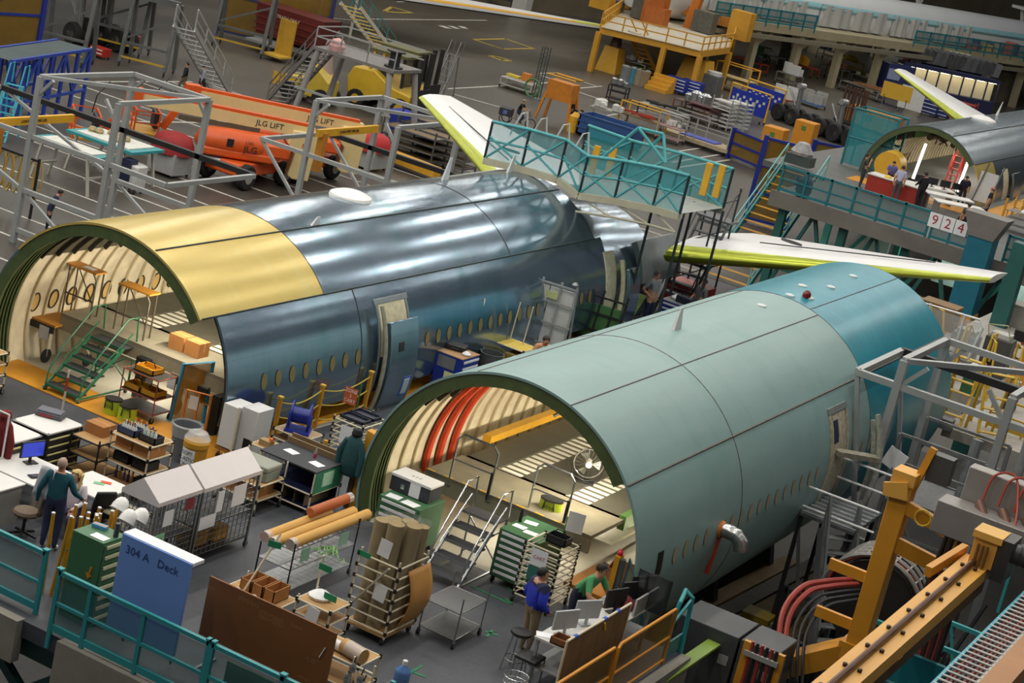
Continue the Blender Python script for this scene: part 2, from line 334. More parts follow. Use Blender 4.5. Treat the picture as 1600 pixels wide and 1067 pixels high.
ovals(fb,'window_plug',BX,BZ,3.1,[35.5+.535*k for k in range(4)]+[38.5+.535*k for k in range(11)]+[46.6+.535*k for k in range(6)],85.5,m('#a39a84',.45,.2,.25))
M().shell(BX,BZ,3.1,3.12,81,90,34.62,34.86,n=6).o('window_frame',m('#14150f',.5),fb)
curved(fb,'door_opening',BX,BZ,3.11,62,100,44.75,45.75,m('#b6ad98',.6,0,.5,8),.03); curved(fb,'door_frame',BX,BZ,3.14,60,63,44.6,45.9,m('#8d9492',.4,.4),.05)
for yy in (44.66,45.84): curved(fb,'door_frame',BX,BZ,3.14,61,103,yy-.05,yy+.05,m('#b5ab93',.4,.2,.4,9),.06)
M().shell(BX,BZ,3.0,3.125,66,76,44.85,45.15,n=4).o('door_gap',m('#1b2740',.6),fb)
d=T; dr=M().shell(BX+.75,BZ,3.1,3.2,62,104,45.9,46.05,n=14).shell(BX+.6,BZ,3.0,3.1,66,100,46.2,46.3,n=14).o('door',m('#aeb0a4',.4,.4,.4,9),fb)
M().bar(arc(BX,BZ,3.1,80,45.0),arc(BX+.7,BZ,3.15,82,46.0),.3,.12).o('hinge_arm',m('#9c9786',.5,.3,.4,9),fb)
# antennas, fittings
p=arc(BX,BZ,3.09,-2,41.0); M().add([p+V(q) for q in ((-.05,-.2,0),(.05,-.2,0),(.05,.2,0),(-.05,.2,0),(-.01,.0,.5),(.01,.0,.5),(.01,.12,.5),(-.01,.12,.5))],[(3,2,1,0),(4,5,6,7),(0,1,5,4),(1,2,6,5),(2,3,7,6),(3,0,4,7)]).o('blade_antenna',m('#c9cccb',.4),fb)
for q in ((1190,478),(1234,462),(1254,447),(1264,466),(1298,449),(1333,432)):
    import mathutils
    d_=ray(*q); A_=d_.x**2+d_.z**2; B_=2*((-BX)*d_.x+(20-BZ)*d_.z); C_=BX**2+(20-BZ)**2-3.1**2; D_=B_*B_-4*A_*C_
    P=CAM+d_*((-B_-max(0,D_)**.5)/2/A_); M().lathe([(.13,-.02),(.12,.03),(.02,.06)],12).mv(*P).o('fitting',m('#c9cfce',.4),fb)
P=arc(BX,BZ,3.1,6,48.4); M().lathe([(.11,0),(.11,.1),(.06,.17),(.01,.19)],12).mv(*P).o('beacon_light',m('#6b1210',.25),fb)
# drain elbow duct out of a window
P=arc(BX,BZ,3.1,86,37.9); M().path([P+V(q) for q in ((-.1,0,0),(.18,0,0.02),(.36,.0,0),(.48,0,-.1),(.52,0,-.28))],[.15,.16,.16,.16,.15],12).o('elbow_duct',m('#b4b6b4',.25,.9),fb); M().lathe([(.19,-.04),(.19,.04)],14,ax='x').mv(P.x+.02,P.y,P.z).o('duct_flange',m('#c8782d',.5),fb)
M().bar(P+V((.03,-.06,-.1)),P+V((-.02,-.06,-1.0)),.09,.03).o('warning_streamer',m('#b23c25',.7),fb)
# red and white wrapped frames inside the near barrel
for y in (35.9,36.45,37.0): M().shell(BX,BZ,2.84,2.92,-96,-50,y,y+.15,n=24).o('frame_sleeve',redm,fb)
# floors
def cabin(par,x0,x1,y0,y1,z,holes,rows):
    # dark floor planks with white panels painted as lit strips between the seat tracks
    b=M(); xs=[x0]+[h for hh in holes for h in hh]+[x1]
    for i in range(0,len(xs),2): b.box(xs[i],y0,z-.08,xs[i+1],y1,z)
    b.o('floor_panels',m('#4b4a40',.55,0,.2,2),par)
    s=M()
    for h0,h1 in holes:
        y=y0
        while y<y1: s.box(h0,y,z-.035,h1,y+.03,z-.005); y+=.28
    s.o('seat_track_slats',m('#6b6a5c',.5,.2,.2),par)
    for h0,h1 in holes: M().box(h0,y0,z-.06,h1,y1,z-.04).o('painted_glow_panel',m('#efece0',.35,0,.03),par)  # plain white panel, its colour stands in for light from below
    M().box(x0,y0,z-.62,x1,y1,z-.55).o('under_floor_liner',m('#e6e2d2',.6,0,.05),par)
    M().box(x0,y0,z-.22,x1,y0+.06,z).o('floor_beam',m('#a39f90',.5,.1,.2,3),par)
cabin(fb,-17.1,-13.5,36.0,50,6.6,((-16.35,-15.8),(-14.75,-14.2)),0)
M().box(-17.2,34.5,6.5,-13.4,36.0,6.58).o('work_platform',m('#77725f',.8,0,.25,2.5),fb)
M().box(-17.2,34.5,6.2,-13.4,34.58,6.5).o('platform_fascia',m('#8d8874',.7,0,.25,2.5),fb)
M().box(-17.4,37.2,6.6,-17.2,50,6.76).o('side_guard',m('#d8a42a',.5,0,.15),fb)
M().box(-13.5,36,6.35,-13.35,50,6.65).o('side_beam',gbeam,fb)
b=M()
for k in range(9): b.box(-17.2+k*.42,34.5,6.581,-17.2+k*.42+.2,34.56,6.585)
b.o('hazard_tape',m('#c79a25',.6,0,.2),fb)
M().box(-13.3,35.2,5.85,-12.1,50,5.9).o('lower_platform',m('#8e8978',.7,0,.2,2),fb)
M().box(-13.4,33.7,5.75,-12.2,35.2,5.83).o('lower_platform_board',m('#bd7a22',.6,0,.2,2),fb)
cabin(fa,-27.05,-22.4,36.2,50,6.6,((-26.1,-25.4),(-24.1,-23.4)),0)
M().box(-27.1,34.9,6.5,-22.4,36.2,6.58).o('work_platform',m('#7d7867',.8,0,.25,2.5),fa)
M().box(-27.1,34.9,6.2,-22.4,34.98,6.5).o('platform_fascia',m('#8d8874',.7,0,.25,2.5),fa)
# ---------------------------------------------------------------- stabilisers
def foil(c,x,y,z,t=.11):
    up=[(0,0),(.03,.35),(.12,.75),(.3,1),(.55,.8),(.8,.4),(1,.05)]
    return [(x,y+c*u,z+c*t*.5*h) for u,h in up]+[(x,y+c*u,z-c*t*.5*h) for u,h in reversed(up[1:-1])]
def stab(par,nm,root,tip,cr,ct,zr,zt,mt,tipm,lem):
    n=12
    def loft(k0,k1,idx,mt,name):
        ring=[]
        for k in range(9):
            t=k/8; c=cr+(ct-cr)*t; ring.append(foil(c,root[0]+(tip[0]-root[0])*t,root[1]+(tip[1]-root[1])*t,zr+(zt-zr)*t))
        vs=[p for r in ring for p in r]; N=len(ring[0]); fs=[]
        for k in range(8):
            for i in range(N): fs.append((k*N+i,k*N+(i+1)%N,(k+1)*N+(i+1)%N,(k+1)*N+i))
        fs+=[tuple(range(N)),tuple(8*N+i for i in range(N-1,-1,-1))]
        return M().add(vs,fs).o(name,mt,par,smooth=50)
    loft(0,1,None,mt,nm)
    le=[]
    for k in range(9):
        t=k/8; c=cr+(ct-cr)*t; x=root[0]+(tip[0]-root[0])*t; y=root[1]+(tip[1]-root[1])*t; z=zr+(zt-zr)*t; h=c*.11*.5
        le.append([(x,y+c*.085,z+h*.70),(x,y+c*.03,z+h*.46),(x,y-.02,z+.02),(x,y-.02,z-.02),(x,y+c*.03,z-h*.46),(x,y+c*.085,z-h*.70)])
    vs=[p for r in le for p in r]; fs=[(k*6+i,k*6+i+1,(k+1)*6+i+1,(k+1)*6+i) for k in range(8) for i in range(5)]
    M().add(vs,fs).o('leading_edge',lem,par,smooth=60)
white=m('#d7d7d8',.35,0,.03,.6); lime=m('#aab43a',.3,.55,.12,2); tipg=m('#5f6150',.6)
for s in (1,-1):
    rx,tx=AX+s*2.75,AX+(11.1 if s>0 else -10.3)
    stab(fa,'stabiliser',(rx,56.6),(tx,63.0),7.6,2.3,7.35,8.5,white,tipg,lime)
    b=M().bar((AX+s*4.6,59.6,7.6+.46),(AX+s*9.2,63.3,8.5-.02),.035,.03)
    p0=V((AX+s*5.2,60.6,8.13)); b.path([p0+V((.35*math.cos(k*.6),.12*math.sin(k*.6)+.2,0.02)) for k in range(11)],.03,5,True)
    b.o('bonding_cable',m('#3a3a3c',.6),fa)
curved(fa,'root_fairing',AX,AZ-.3,2.75,52,80,55.6,58.5,m('#9da3a4',.4,.3),.2)
# ---------------------------------------------------------------- seat both barrels in their cradles and light them inside
def seat(f,base,new,sc):
    for ch in f.children: ch.matrix_parent_inverse=Matrix.Translation(-V(base))
    f.location=new; f.scale=(sc,)*3
SB=1.0274
AN=V((-25.388,34.05,5.959)); BN=V((-15.508,34.563,5.87))
seat(fa,(AX,33.14,AZ),AN,SB); seat(fb,(BX,33.64,BZ),BN,SB)
def tube_lamp(nm,label,p,q):
    t=T(nm,label,'work light',p); d=V(q)-V(p)
    M().tube((0,0,0),d,.03).o('tube',m('#fff4d8',.5,0,0,emit=9),t); M().tube(d*-.03,(0,0,0),.035).tube(d,d*1.03,.035).o('end_cap',m('#555555',.5),t)
    return t
for i,y in enumerate((38.5,42.5,46.5)):
    tube_lamp('fluorescent_lamp','fluorescent tube under the cabin floor of the primed barrel',(BN.x,y,5.8),(BN.x,y+2.4,5.8))['group']='tubes under the near cabin floor'
    tube_lamp('fluorescent_lamp','fluorescent tube under the cabin floor of the bare metal barrel',(AN.x,y,5.8),(AN.x,y+2.4,5.8))['group']='tubes under the far cabin floor'
for c,y0_ in ((AN,34.05),(BN,34.56)):  # fill lights added inside both barrels, without fixtures
    for i,y in enumerate((37,42,47)):
        lamp((c.x+1.3,y,c.z+2.0),.25,130,(1,.87,.66),1.2,(0,R(60),0))
        lamp((c.x,y,5.85),2.2,60,(1,.93,.8),2.4)
    lamp((c.x+1.2,y0_+1.4,c.z+1.9),.5,70,(1,.88,.7),1.2,(R(20),R(45),0))
lamp((BN.x+2.5,39,6.1),.2,160,(1,.95,.85),2.2,(0,R(-30),0))  # one more added fill light, low in the near barrel
# ---------------------------------------------------------------- shared builders for deck furniture
pipe=m('#d6cbb0',.45,0,.08); joint=m('#1e1e20',.5); chrome=m('#b9bcbe',.25,.9,.08); card=m('#a9733f',.85,0,.15,4); ply=m('#b08a58',.75,0,.2,3); tyre=m('#1b1b1c',.8); paper=m('#e6e7ea',.8,0,.03); steel=m('#8d9192',.35,.7,.15)
black=m('#1c1c1e',.5,0,.2); teal=m('#2f8f95',.45,0,.12,2); tealw=m('#1f6f78',.45,0,.2,2); yel=m('#d7a227',.5,0,.15,2); grn=m('#3f6d4a',.45,0,.12,2); whitep=m('#dcdcda',.45,0,.04); blu=m('#1d3690',.4,0,.12); alu=m('#b4b6b6',.35,.5,.12,2); redp=m('#a32a1e',.5,0,.15)
meshp=m('#3d6a6e',.6,0,.2,2,alpha=.38); clear=m('#cfd6d8',.15,0,.05,2,alpha=.25); film=m('#dfe3e4',.2,0,.1,6,alpha=.4)
def caster(par,x,y,z=0,r=.06,big=False):
    w=M().lathe([(r*.5,-.02),(r,-.018),(r,.018),(r*.5,.02)],12,ax='x').mv(x,y,z+r).o('caster',tyre,par)
    M().box(-.022,-.02,-.01,.022,.02,r+.03).mv(x,y,z+r*.95).o('caster_fork',steel,w)
def rack(name,label,cat,x0,x1,y0,y1,levels,top=None,post=pipe,shelf=ply,wheels=.06,group=None,z=None,board=True,r=.018,jnt=True):
    z=DK if z is None else z; w,d=x1-x0,y1-y0; t=T(name,label,cat,((x0+x1)/2,(y0+y1)/2,z),0,group); H=top or max(levels)
    zb=2*wheels if wheels else 0
    for sx in (-1,1):
        for sy in (-1,1):
            M().tube((sx*w/2,sy*d/2,zb),(sx*w/2,sy*d/2,H),r).o('post',post,t)
            if wheels: caster(t,sx*w/2,sy*d/2,0,wheels)
    for l in levels:
        f=M()
        for sy in (-1,1): f.tube((-w/2,sy*d/2,l),(w/2,sy*d/2,l),r)
        for sx in (-1,1): f.tube((sx*w/2,-d/2,l),(sx*w/2,d/2,l),r)
        fo=f.o('shelf_rail',post,t)
        if jnt:
            j=M()
            for sx in (-1,1):
                for sy in (-1,1): j.tube((sx*w/2,sy*d/2,l-.04),(sx*w/2,sy*d/2,l+.04),r*1.6,n=6)
            j.o('pipe_joint',joint,fo)
        if board: M().box(-w/2+.02,-d/2+.02,l-.005,w/2-.02,d/2-.02,l+.012).o('shelf_board',shelf,t)
    return t
def carton(x,y,z,w,d,h,label,rz=0,group=None,mt=None,open_=False):
    t=T('cardboard_box',label,'box',(x,y,z),rz,group)
    if open_:
        M().box(-w/2,-d/2,0,w/2,d/2,.01).box(-w/2,-d/2,0,-w/2+.015,d/2,h).box(w/2-.015,-d/2,0,w/2,d/2,h).box(-w/2,-d/2,0,w/2,-d/2+.015,h).box(-w/2,d/2-.015,0,w/2,d/2,h).o('carton_body',mt or card,t)
    else:
        M().cb(0,0,0,w,d,h).o('carton_body',mt or card,t); M().box(-w/2-.002,-.025,h*.55,w/2+.002,.025,h+.003).o('packing_tape',m('#bf9257',.4,0,.1),t)
    return t
def sheetpaper(x,y,z,w,d,label,rz=0,group=None,mt=None,name='paper_sheet',cat='paper'):
    return tag(M().cb(0,0,0,w,d,.004).mv(x,y,z,rz).o(name,mt or paper),label,cat,group)
def cabinet(label,x,y,w,d,h,n,mt,face='y',rz=0,z=None,wheels=.07,pull=paper,name='tool_cabinet',gap=.06,top=None):
    t=T(name,label,'cabinet',(x,y,DK if z is None else z),rz); zb=wheels*2 if wheels else 0
    M().cb(0,0,zb,w,d,h-zb).o('body',mt,t,bev=.01)
    if top: M().cb(0,0,h,w+.02,d+.02,.02).o('worktop',top,t)
    if wheels:
        for sx in (-1,1):
            for sy in (-1,1): caster(t,sx*(w/2-.07),sy*(d/2-.07),0,wheels)
    dh=(h-zb-gap)/n
    for k in range(n):
        z0=zb+.03+k*dh
        if face=='y':
            q=M().box(-w/2+.03,-d/2-.018,z0,w/2-.03,-d/2,z0+dh-.02).o('drawer',mt,t); M().box(-w/2+.08,-d/2-.035,z0+dh*.5,w/2-.08,-d/2-.018,z0+dh*.5+.055).o('drawer_pull',pull,q)
        else:
            q=M().box(w/2,-d/2+.03,z0,w/2+.018,d/2-.03,z0+dh-.02).o('drawer',mt,t); M().box(w/2+.018,-d/2+.08,z0+dh*.5,w/2+.04,d/2-.06,z0+dh*.5+.055).o('drawer_pull',pull,q)
    return t
def monitor(x,y,z,rz,label,screen=None,w=.52,h=.32,back=None,group=None):
    t=T('monitor',label,'monitor',(x,y,z),rz,group); bm=back or black
    M().cb(0,0,0,.24,.18,.015).o('stand_base',bm,t); M().box(-.03,.02,.01,.03,.045,.25).o('stand_neck',bm,t)
    q=M().box(-w/2,-.02,.12,w/2,.03,.12+h).o('screen_housing',bm,t,bev=.008); M().box(-w/2+.02,-.024,.14,w/2-.02,-.02,.10+h).o('screen',screen or m('#15181c',.2),q)
    return t
def railing(name,label,p,q,z,h,nposts,mt,infill=meshp,group=None,caps=True,mids=(.5,),w=.07,kick=.12,sub=0):
    p,q=V((p[0],p[1],z)),V((q[0],q[1],z)); L=(q-p).length; ang=math.atan2(q.y-p.y,q.x-p.x); t=T(name,label,'railing',p,ang,group)
    for k in range(nposts):
        x=L*k/(nposts-1); o=M().box(x-w/2,-w/2,-.25,x+w/2,w/2,h+.02).o('post',mt,t)
        if caps: M().box(x-w*.75,-w*.75,h+.02,x+w*.75,w*.75,h+.05).o('post_cap',mt,o)
    M().box(0,-w/2,h-w,L,w/2,h).o('top_rail',mt,t)
    for f in mids: M().box(0,-w*.4,h*f-w*.4,L,w*.4,h*f+w*.4).o('mid_rail',mt,t)
    M().box(0,-w*.4,.08,L,w*.4,.08+kick).o('toe_board',mt,t)
    if infill: M().box(.03,-.006,.2,L-.03,.006,h-.1).o('mesh_panel',infill,t)
    return t
# ---------------------------------------------------------------- teal guard rails along the deck edge
railing('guard_rail','teal guard rail with caged infill in front of the blue foam board',(-18.62,25.13),(-15.55,25.13),DK,1.15,2,teal)
for x in (-17.95,-16.85): 
    o=M().box(x-.035,25.1,DK-.25,x+.035,25.17,DK+1.13).o('post',teal); tgt=[k for k in COL.objects if k.name=='guard_rail'][0]; o.parent=tgt; o.matrix_parent_inverse=Matrix.Translation(-tgt.location)
railing('guard_rail','teal guard rail below the brown pegboard with a green panel behind',(-15.48,25.13),(-11.4,25.13),DK,1.15,4,teal)
railing('guard_rail','teal guard rail section beside the tied yellow poles',(-21.6,25.5),(-19.25,25.5),DK,1.15,3,teal)
tag(M().box(-15.3,25.35,DK+.1,-12.3,25.38,DK+.85).o('green_sheet',m('#3f5a3b',.5,0,.1)),'dark green sheet panel standing behind the teal rail under the pegboard','panel')
tag(M().bar((-15.0,25.45,DK+.95),(-12.4,25.45,DK+.9),.12,.03).o('yellow_plank',yel),'yellow plank lying across the top of the green sheet panel','plank')
# deck supports under the left corner
dgr=m('#1d4a48',.5,0,.25,2)
t=T('deck_support','dark green braced steel trestle carrying the deck corner below the teal rail','trestle',(-18.6,25.5,0))
for x in (-1.6,.3,2.2): M().box(x-.14,-.14,0,x+.14,.14,DK-.3).o('column',dgr,t)
M().box(-3,-.14,DK-.72,4,.14,DK-.3).o('beam',dgr,t)
for a,b in ((-1.6,.3),(.3,2.2),(-3.2,-1.6)): M().bar((a,0,DK-2.2),(b,0,DK-.7),.16).o('brace',dgr,t); M().bar((b,0,DK-2.2),(a,0,DK-.7),.16).o('brace',dgr,t)
M().box(-2.6,1.4,1.2,3,3.5,1.35).o('lower_platform',conc,t)
# ---------------------------------------------------------------- blue foam board with handwriting
t=T('foam_board','large pale blue foam board with handwriting leaning at the deck edge','board',(-17.17,25.62,DK+.35))
M().box(-.71,-.03,0,.71,.03,1.65).o('panel',m('#6f93d6',.7,0,.06,1.2),t,bev=.01)
M().box(-.72,.0,1.6,.72,.3,1.66).o('folded_top',m('#e3e4e8',.7,0,.03),t)
hand=m('#27407e',.7)
text('304 A   Deck',.2,hand,t,(-.05,-.035,1.42),(R(90),0,0),'handwriting',ext=.001)
M().bar((-.5,.25,-.3),(-.5,.1,1.4),.03).o('prop',steel,t); M().bar((.5,.25,-.3),(.5,.1,1.4),.03).o('prop',steel,t)
# green cabinet with drawers seen side on
c=cabinet('tall green drawer cabinet with an orange arrow on its plain side',-18.72,26.15,.66,.62,1.55,8,grn,face='x',wheels=0,name='drawer_cabinet',pull=m('#d9d3ae',.5))
M().prism([(-.02,.02),(.02,.02),(.02,-.12),(.07,-.12),(0,-.22),(-.07,-.12),(-.02,-.12)],'y',-.322,-.318).mv(.18,0,1.05,0,0,R(12)).o('arrow_mark',m('#c8801f',.6),c)
sheetpaper(-18.6,26.0,DK+1.555,.3,.2,'white form lying on the tall green cabinet')
tag(M().lathe([(.045,0),(.045,.24),(.03,.25)],10).mv(-18.47,26.25,DK+1.552).o('grey_canister',m('#3d4148',.4)),'dark grey cylinder standing on the tall green cabinet','canister')
carton(-18.85,26.3,DK+1.552,.26,.12,.06,'small blue and white carton on the tall green cabinet',.2,mt=m('#5f9fd0',.6,0,.3,20))
# bundle of yellow stanchion poles
rn=random.Random(2); tops=[]
for k in range(16):
    x=-19.75+rn.uniform(0,.5); y=26.2+rn.uniform(0,.6)+(.5 if k>10 else 0); h=1.5+rn.uniform(-.15,.15)
    t=T('stanchion_pole','yellow steel pole in the bundle beside the tall green cabinet','pole',(x,y,DK),0,'bundle of yellow poles')
    dx,dy=rn.uniform(-.1,.1),rn.uniform(-.1,.1); M().tube((0,0,0),(dx,dy,h),.032).o('pole',m('#c8901f',.45,0,.2),t); M().tube((dx,dy,h),(dx*1.02,dy*1.02,h+.02),.034).o('pole_cap',whitep,t)
    M().bar((dx*.6-.03,dy*.6,h*.6),(dx*.6+.05,dy*.6,h*.6+.02),.03).o('chain_hook',steel,t)
# coffee cups? white hard hats on stands
for k,(q,lb) in enumerate((((188,791),'topmost white hard hat on the stand beside the wire cages'),((200,810),'white hard hat hung low on the stand behind the tall green cabinet'),((219,808),'white hard hat on the stand closest to the wire cage sign'))):
    P=at(*q,DK+1.5); t=T('hard_hat',lb,'hard hat',P,0,'hard hats on a stand')
    M().lathe([(.15,-.08),(.15,0),(.125,.09),(.08,.15),(.005,.18)],14).mv(0,0,0,0,R(-35)).o('shell',m('#e4e4e2',.3,0,.02),t,smooth=80); M().lathe([(.17,-.085),(.17,-.075),(.14,-.07)],14).mv(0,0,0,0,R(-35)).o('brim',m('#e4e4e2',.3,0,.02),t)
P=at(205,812,DK+1.3); t=T('hat_stand','slim grey stand holding white hard hats','stand',(P.x,P.y,DK))
M().tube((0,0,0),(0,0,1.38),.025).o('pole',steel,t); M().cb(0,0,0,.5,.4,.03).o('base',steel,t); M().bar((-.25,0,1.35),(.25,0,1.35),.03).o('arm',steel,t)
# wire cages with white pitched covers
def cage(label,x0,x1,y0,y1,h):
    t=T('wire_cage',label,'cage',((x0+x1)/2,(y0+y1)/2,DK)); w,d=x1-x0,y1-y0
    for face in ('front','side'):
        b=M(); n=9 if face=='front' else 12
        for k in range(12):
            z=.2+k*(h-.2)/11
            if face=='front': b.bar((-w/2,-d/2,z),(w/2,-d/2,z),.012)
            else: b.bar((w/2,-d/2,z),(w/2,d/2,z),.012)
        for k in range(n+1):
            if face=='front': b.bar((-w/2+w*k/n,-d/2,.2),(-w/2+w*k/n,-d/2,h),.012)
            else: b.bar((w/2,-d/2+d*k/n,.2),(w/2,-d/2+d*k/n,h),.012)
        b.o('wire_mesh',steel,t)
    for sx in (-1,1):
        for sy in (-1,1): M().bar((sx*w/2,sy*d/2,0),(sx*w/2,sy*d/2,h),.04).o('corner_post',steel,t); caster(t,sx*w/2,sy*d/2)
    M().cb(0,0,.2,w,d,.03).o('base_tray',black,t); M().cb(0,0,.75,w-.04,d-.04,.02).o('shelf',black,t)
    M().prism([(-w/2-.03,h),(w/2+.03,h),(w/2+.03,h+.08),(0,h+.42),(-w/2-.03,h+.08)],'y',-d/2-.02,d/2+.02).o('pitched_cover',m('#dcd6d6',.6,0,.04),t)
    return t
c1=cage('wire cage with white pitched cover, the one closer to the hard hats',-19.75,-18.97,28.05,29.3,1.5)
c2=cage('wire cage with white pitched cover, the one closer to the trash cans',-19.72,-18.95,29.38,31.15,1.5)
def sign(par,w,h,loc,mt,rot=(0,0,0),nm='sign',s=None,sm=None,sz=.08):
    o=M().box(-w/2,-.004,-h/2,w/2,.004,h/2).o(nm,mt,par); o.location=loc; o.rotation_euler=rot
    if s: text(s,sz,sm or black,o,(0,-.006,0),(R(90),0,0),ext=.001)
    return o
rx=(0,0,R(90))
sign(c1,.28,.3,(.40,-.25,1.2),paper,rx); sign(c1,.24,.22,(.40,.35,1.35),m('#8c2330',.6,0,.1),rx); sign(c1,.3,.34,(.40,-.42,.75),m('#8fc79a',.6),rx,s='KIT\nRACK',sz=.1)
sign(c2,.2,.42,(.40,-.3,1.2),paper,rx); sign(c2,.42,.42,(.40,.3,1.2),paper,rx,'notice'); sign(c2,.5,.26,(.40,-.6,.85),paper,rx)
for i,(x,y,hh) in enumerate(((-19.35,29.9,.3),(-19.3,30.5,.25),(-19.4,28.7,.4))): tag(M().cb(0,0,0,.4,.42,hh).mv(x,y,DK+.235).o('parts_bin',m(('#b98a2a','#b98a2a','#3c3c3f')[i],.6,0,.2)),('yellow parts bin in the cage closer to the trash cans, near its hard hat end','yellow parts bin in the cage closer to the trash cans, near its far end','dark parts bin inside the cage closer to the hard hats')[i],'bin')
# bottle cart
t=rack('bottle_cart','pipe shelf cart loaded with spray bottles and dark bins','cart',-22.25,-21.3,30.85,31.6,[.25,.65,.95,1.22])
def bottle(x,y,z,col,cap,label,group,h=.2,r=.032):
    t=T('spray_bottle',label,'bottle',(x,y,z),0,group); M().lathe([(r,0),(r,h*.7),(r*.4,h*.85),(r*.4,h)],8).o('bottle_body',m(col,.35),t); M().tube((0,0,h),(0,0,h+.05),r*.5,n=6).o('cap',m(cap,.5),t); return t
def tray(x,y,z,w,d,h,col,label,name='tool_tray',rz=0):
    t=T(name,label,'tray',(x,y,z),rz); M().box(-w/2,-d/2,0,w/2,d/2,.02).box(-w/2,-d/2,0,-w/2+.02,d/2,h).box(w/2-.02,-d/2,0,w/2,d/2,h).box(-w/2,-d/2,0,w/2,-d/2+.02,h).box(-w/2,d/2-.02,0,w/2,d/2,h).o('tray_body',m(col,.5,0,.1),t)
    M().path([(-w*.3,0,h),(-w*.2,0,h+.1),(w*.2,0,h+.1),(w*.3,0,h)],.014,6).o('handle',black,t)
    return t
Z=DK+1.235
tray(-22.0,31.1,Z,.42,.3,.14,'#33415f','blue-grey bottle tray on the bottle cart'); tray(-21.52,31.15,Z,.4,.3,.14,'#252528','black bottle tray on the bottle cart')
for k in range(6): bottle(-22.15+.06*k,31.05,Z+.02,'#e3e3dd',('#d9742a','#d8d8d8')[k%2],'white spray bottle in the blue-grey tray on the bottle cart','bottles in the blue-grey tray')
for k in range(5): bottle(-22.1+.07*k,31.35,Z,'#e0e2da',('#e0a030','#b04030')[k%2],'spray bottle standing behind the blue-grey tray on the bottle cart','bottles behind the blue-grey tray')
for k in range(4): bottle(-21.68+.09*k,31.12,Z+.02,('#c8d8d0','#dfe5e2')[k%2],('#31439c','#e0a030')[k%2],'pale spray bottle in the black tray on the bottle cart','bottles in the black tray',.24)
carton(-22.0,31.2,DK+.965,.4,.5,.2,'brown carton on the bottle cart shelf, beside the wider one'); carton(-21.55,31.2,DK+.965,.44,.5,.2,'wider brown carton on the bottle cart shelf')
for x,l in ((-22.0,'black bin on the middle shelf of the bottle cart'),(-21.55,'black bin with pale bottles on the bottle cart shelf')): tray(x,31.15,DK+.665,.38,.4,.18,'#232325',l,'bin')
for k in range(5): bottle(-22.15+.1*k,31.1,DK+.262,('#5d3f77','#c9a33d','#7d6fa0')[k%3],'#222222','coloured bottle on the lowest shelf of the bottle cart','bottles on the lowest cart shelf')
tag(M().cb(0,0,0,.3,.4,.2).mv(-21.5,31.2,DK+.262).o('bag',black),'black bag on the lowest shelf of the bottle cart','bag')
# bins
t=T('trash_can','grey plastic trash can with a clear liner','trash can',(-22.45,33.7,DK))
M().lathe([(.24,0),(.30,.75),(.33,.78),(.32,.8),(.29,.78),(.23,.05)],24).o('can_body',m('#6c7076',.5,0,.1),t); M().lathe([(.31,.55),(.335,.79),(.31,.82),(.29,.7)],24,cap=False).o('bin_liner',film,t)
t=T('waste_drum','yellow drum bin for soft plastic with a paper sign','bin',(-21.85,33.25,DK))
M().lathe([(.25,0),(.25,.6),(.27,.62),(.27,.72),(.2,.73)],24).o('drum_body',m('#c9942c',.5,0,.1),t)
M().lathe([(.24,.72),(.28,.78),(.2,.92),(.08,.97),(.01,.96)],14).o('plastic_film',film,t)
sg=M().shell(0,0,.253,.257,-55,35,.2,.58,n=8).xf(Matrix.Rotation(R(90),4,'X')).o('paper_sign',paper,t)
for i,s in enumerate(('SOFT','PLASTIC','ONLY')): text(s,.115,black,t,(.0,-.268,.5-.125*i),(R(90),0,R(-4)),ext=.001)
# white folding cabinet on casters
t=T('white_locker','tall white double locker on casters between the cage and cable reel','locker',(-21.75,34.75,DK))
M().box(-.42,-.28,.3,-.02,.3,1.25).o('locker_body',whitep,t,bev=.01); M().box(.0,-.2,.28,.42,.38,1.3).o('locker_body',m('#cdcdce',.45,0,.04),t,bev=.01); M().box(-.035,-.3,.2,.005,-.27,1.28).o('hinge_post',m('#d8cfb2',.5),t); M().box(.18,-.215,.4,.36,-.2,.65).o('vent_panel',black,t)
M().box(-.45,-.25,.2,.42,.3,.28).o('base_board',m('#a5763d',.7),t)
for sx in (-.38,.36):
    for sy in (-.2,.25): M().tube((sx,sy,.1),(sx,sy,.3),.02).o('leg',pipe,t); caster(t,sx,sy,0,.06)
# cable reel on stand
t=rack('reel_stand','low pipe stand with board top under the blue cable reel','stand',-21.9,-21.05,36.2,36.9,[.25,.45],shelf=m('#b79a78',.7,0,.15))
t=T('cable_reel','blue steel cable reel on the pipe stand','cable reel',(-21.5,36.55,DK+.465),R(25))
for s in (-1,1): M().lathe([(.30,-.015),(.30,.015)],28,ax='x').mv(s*.2,0,.36).o('flange',m('#1b2f9c',.35,0,.1),t)
M().lathe([(.17,-.2),(.17,.2)],20,ax='x').mv(0,0,.36).o('drum',m('#182a86',.4,0,.1),t)
M().box(-.28,-.25,0,.28,.25,.05).o('base',m('#1b2f9c',.4,0,.1),t)
for s in (-1,1): M().prism([(-.2,0),(.2,0),(.04,.4),(-.04,.4)],'x',s*.25-.012,s*.25+.012).o('side_bracket',m('#1b2f9c',.4,0,.1),t)
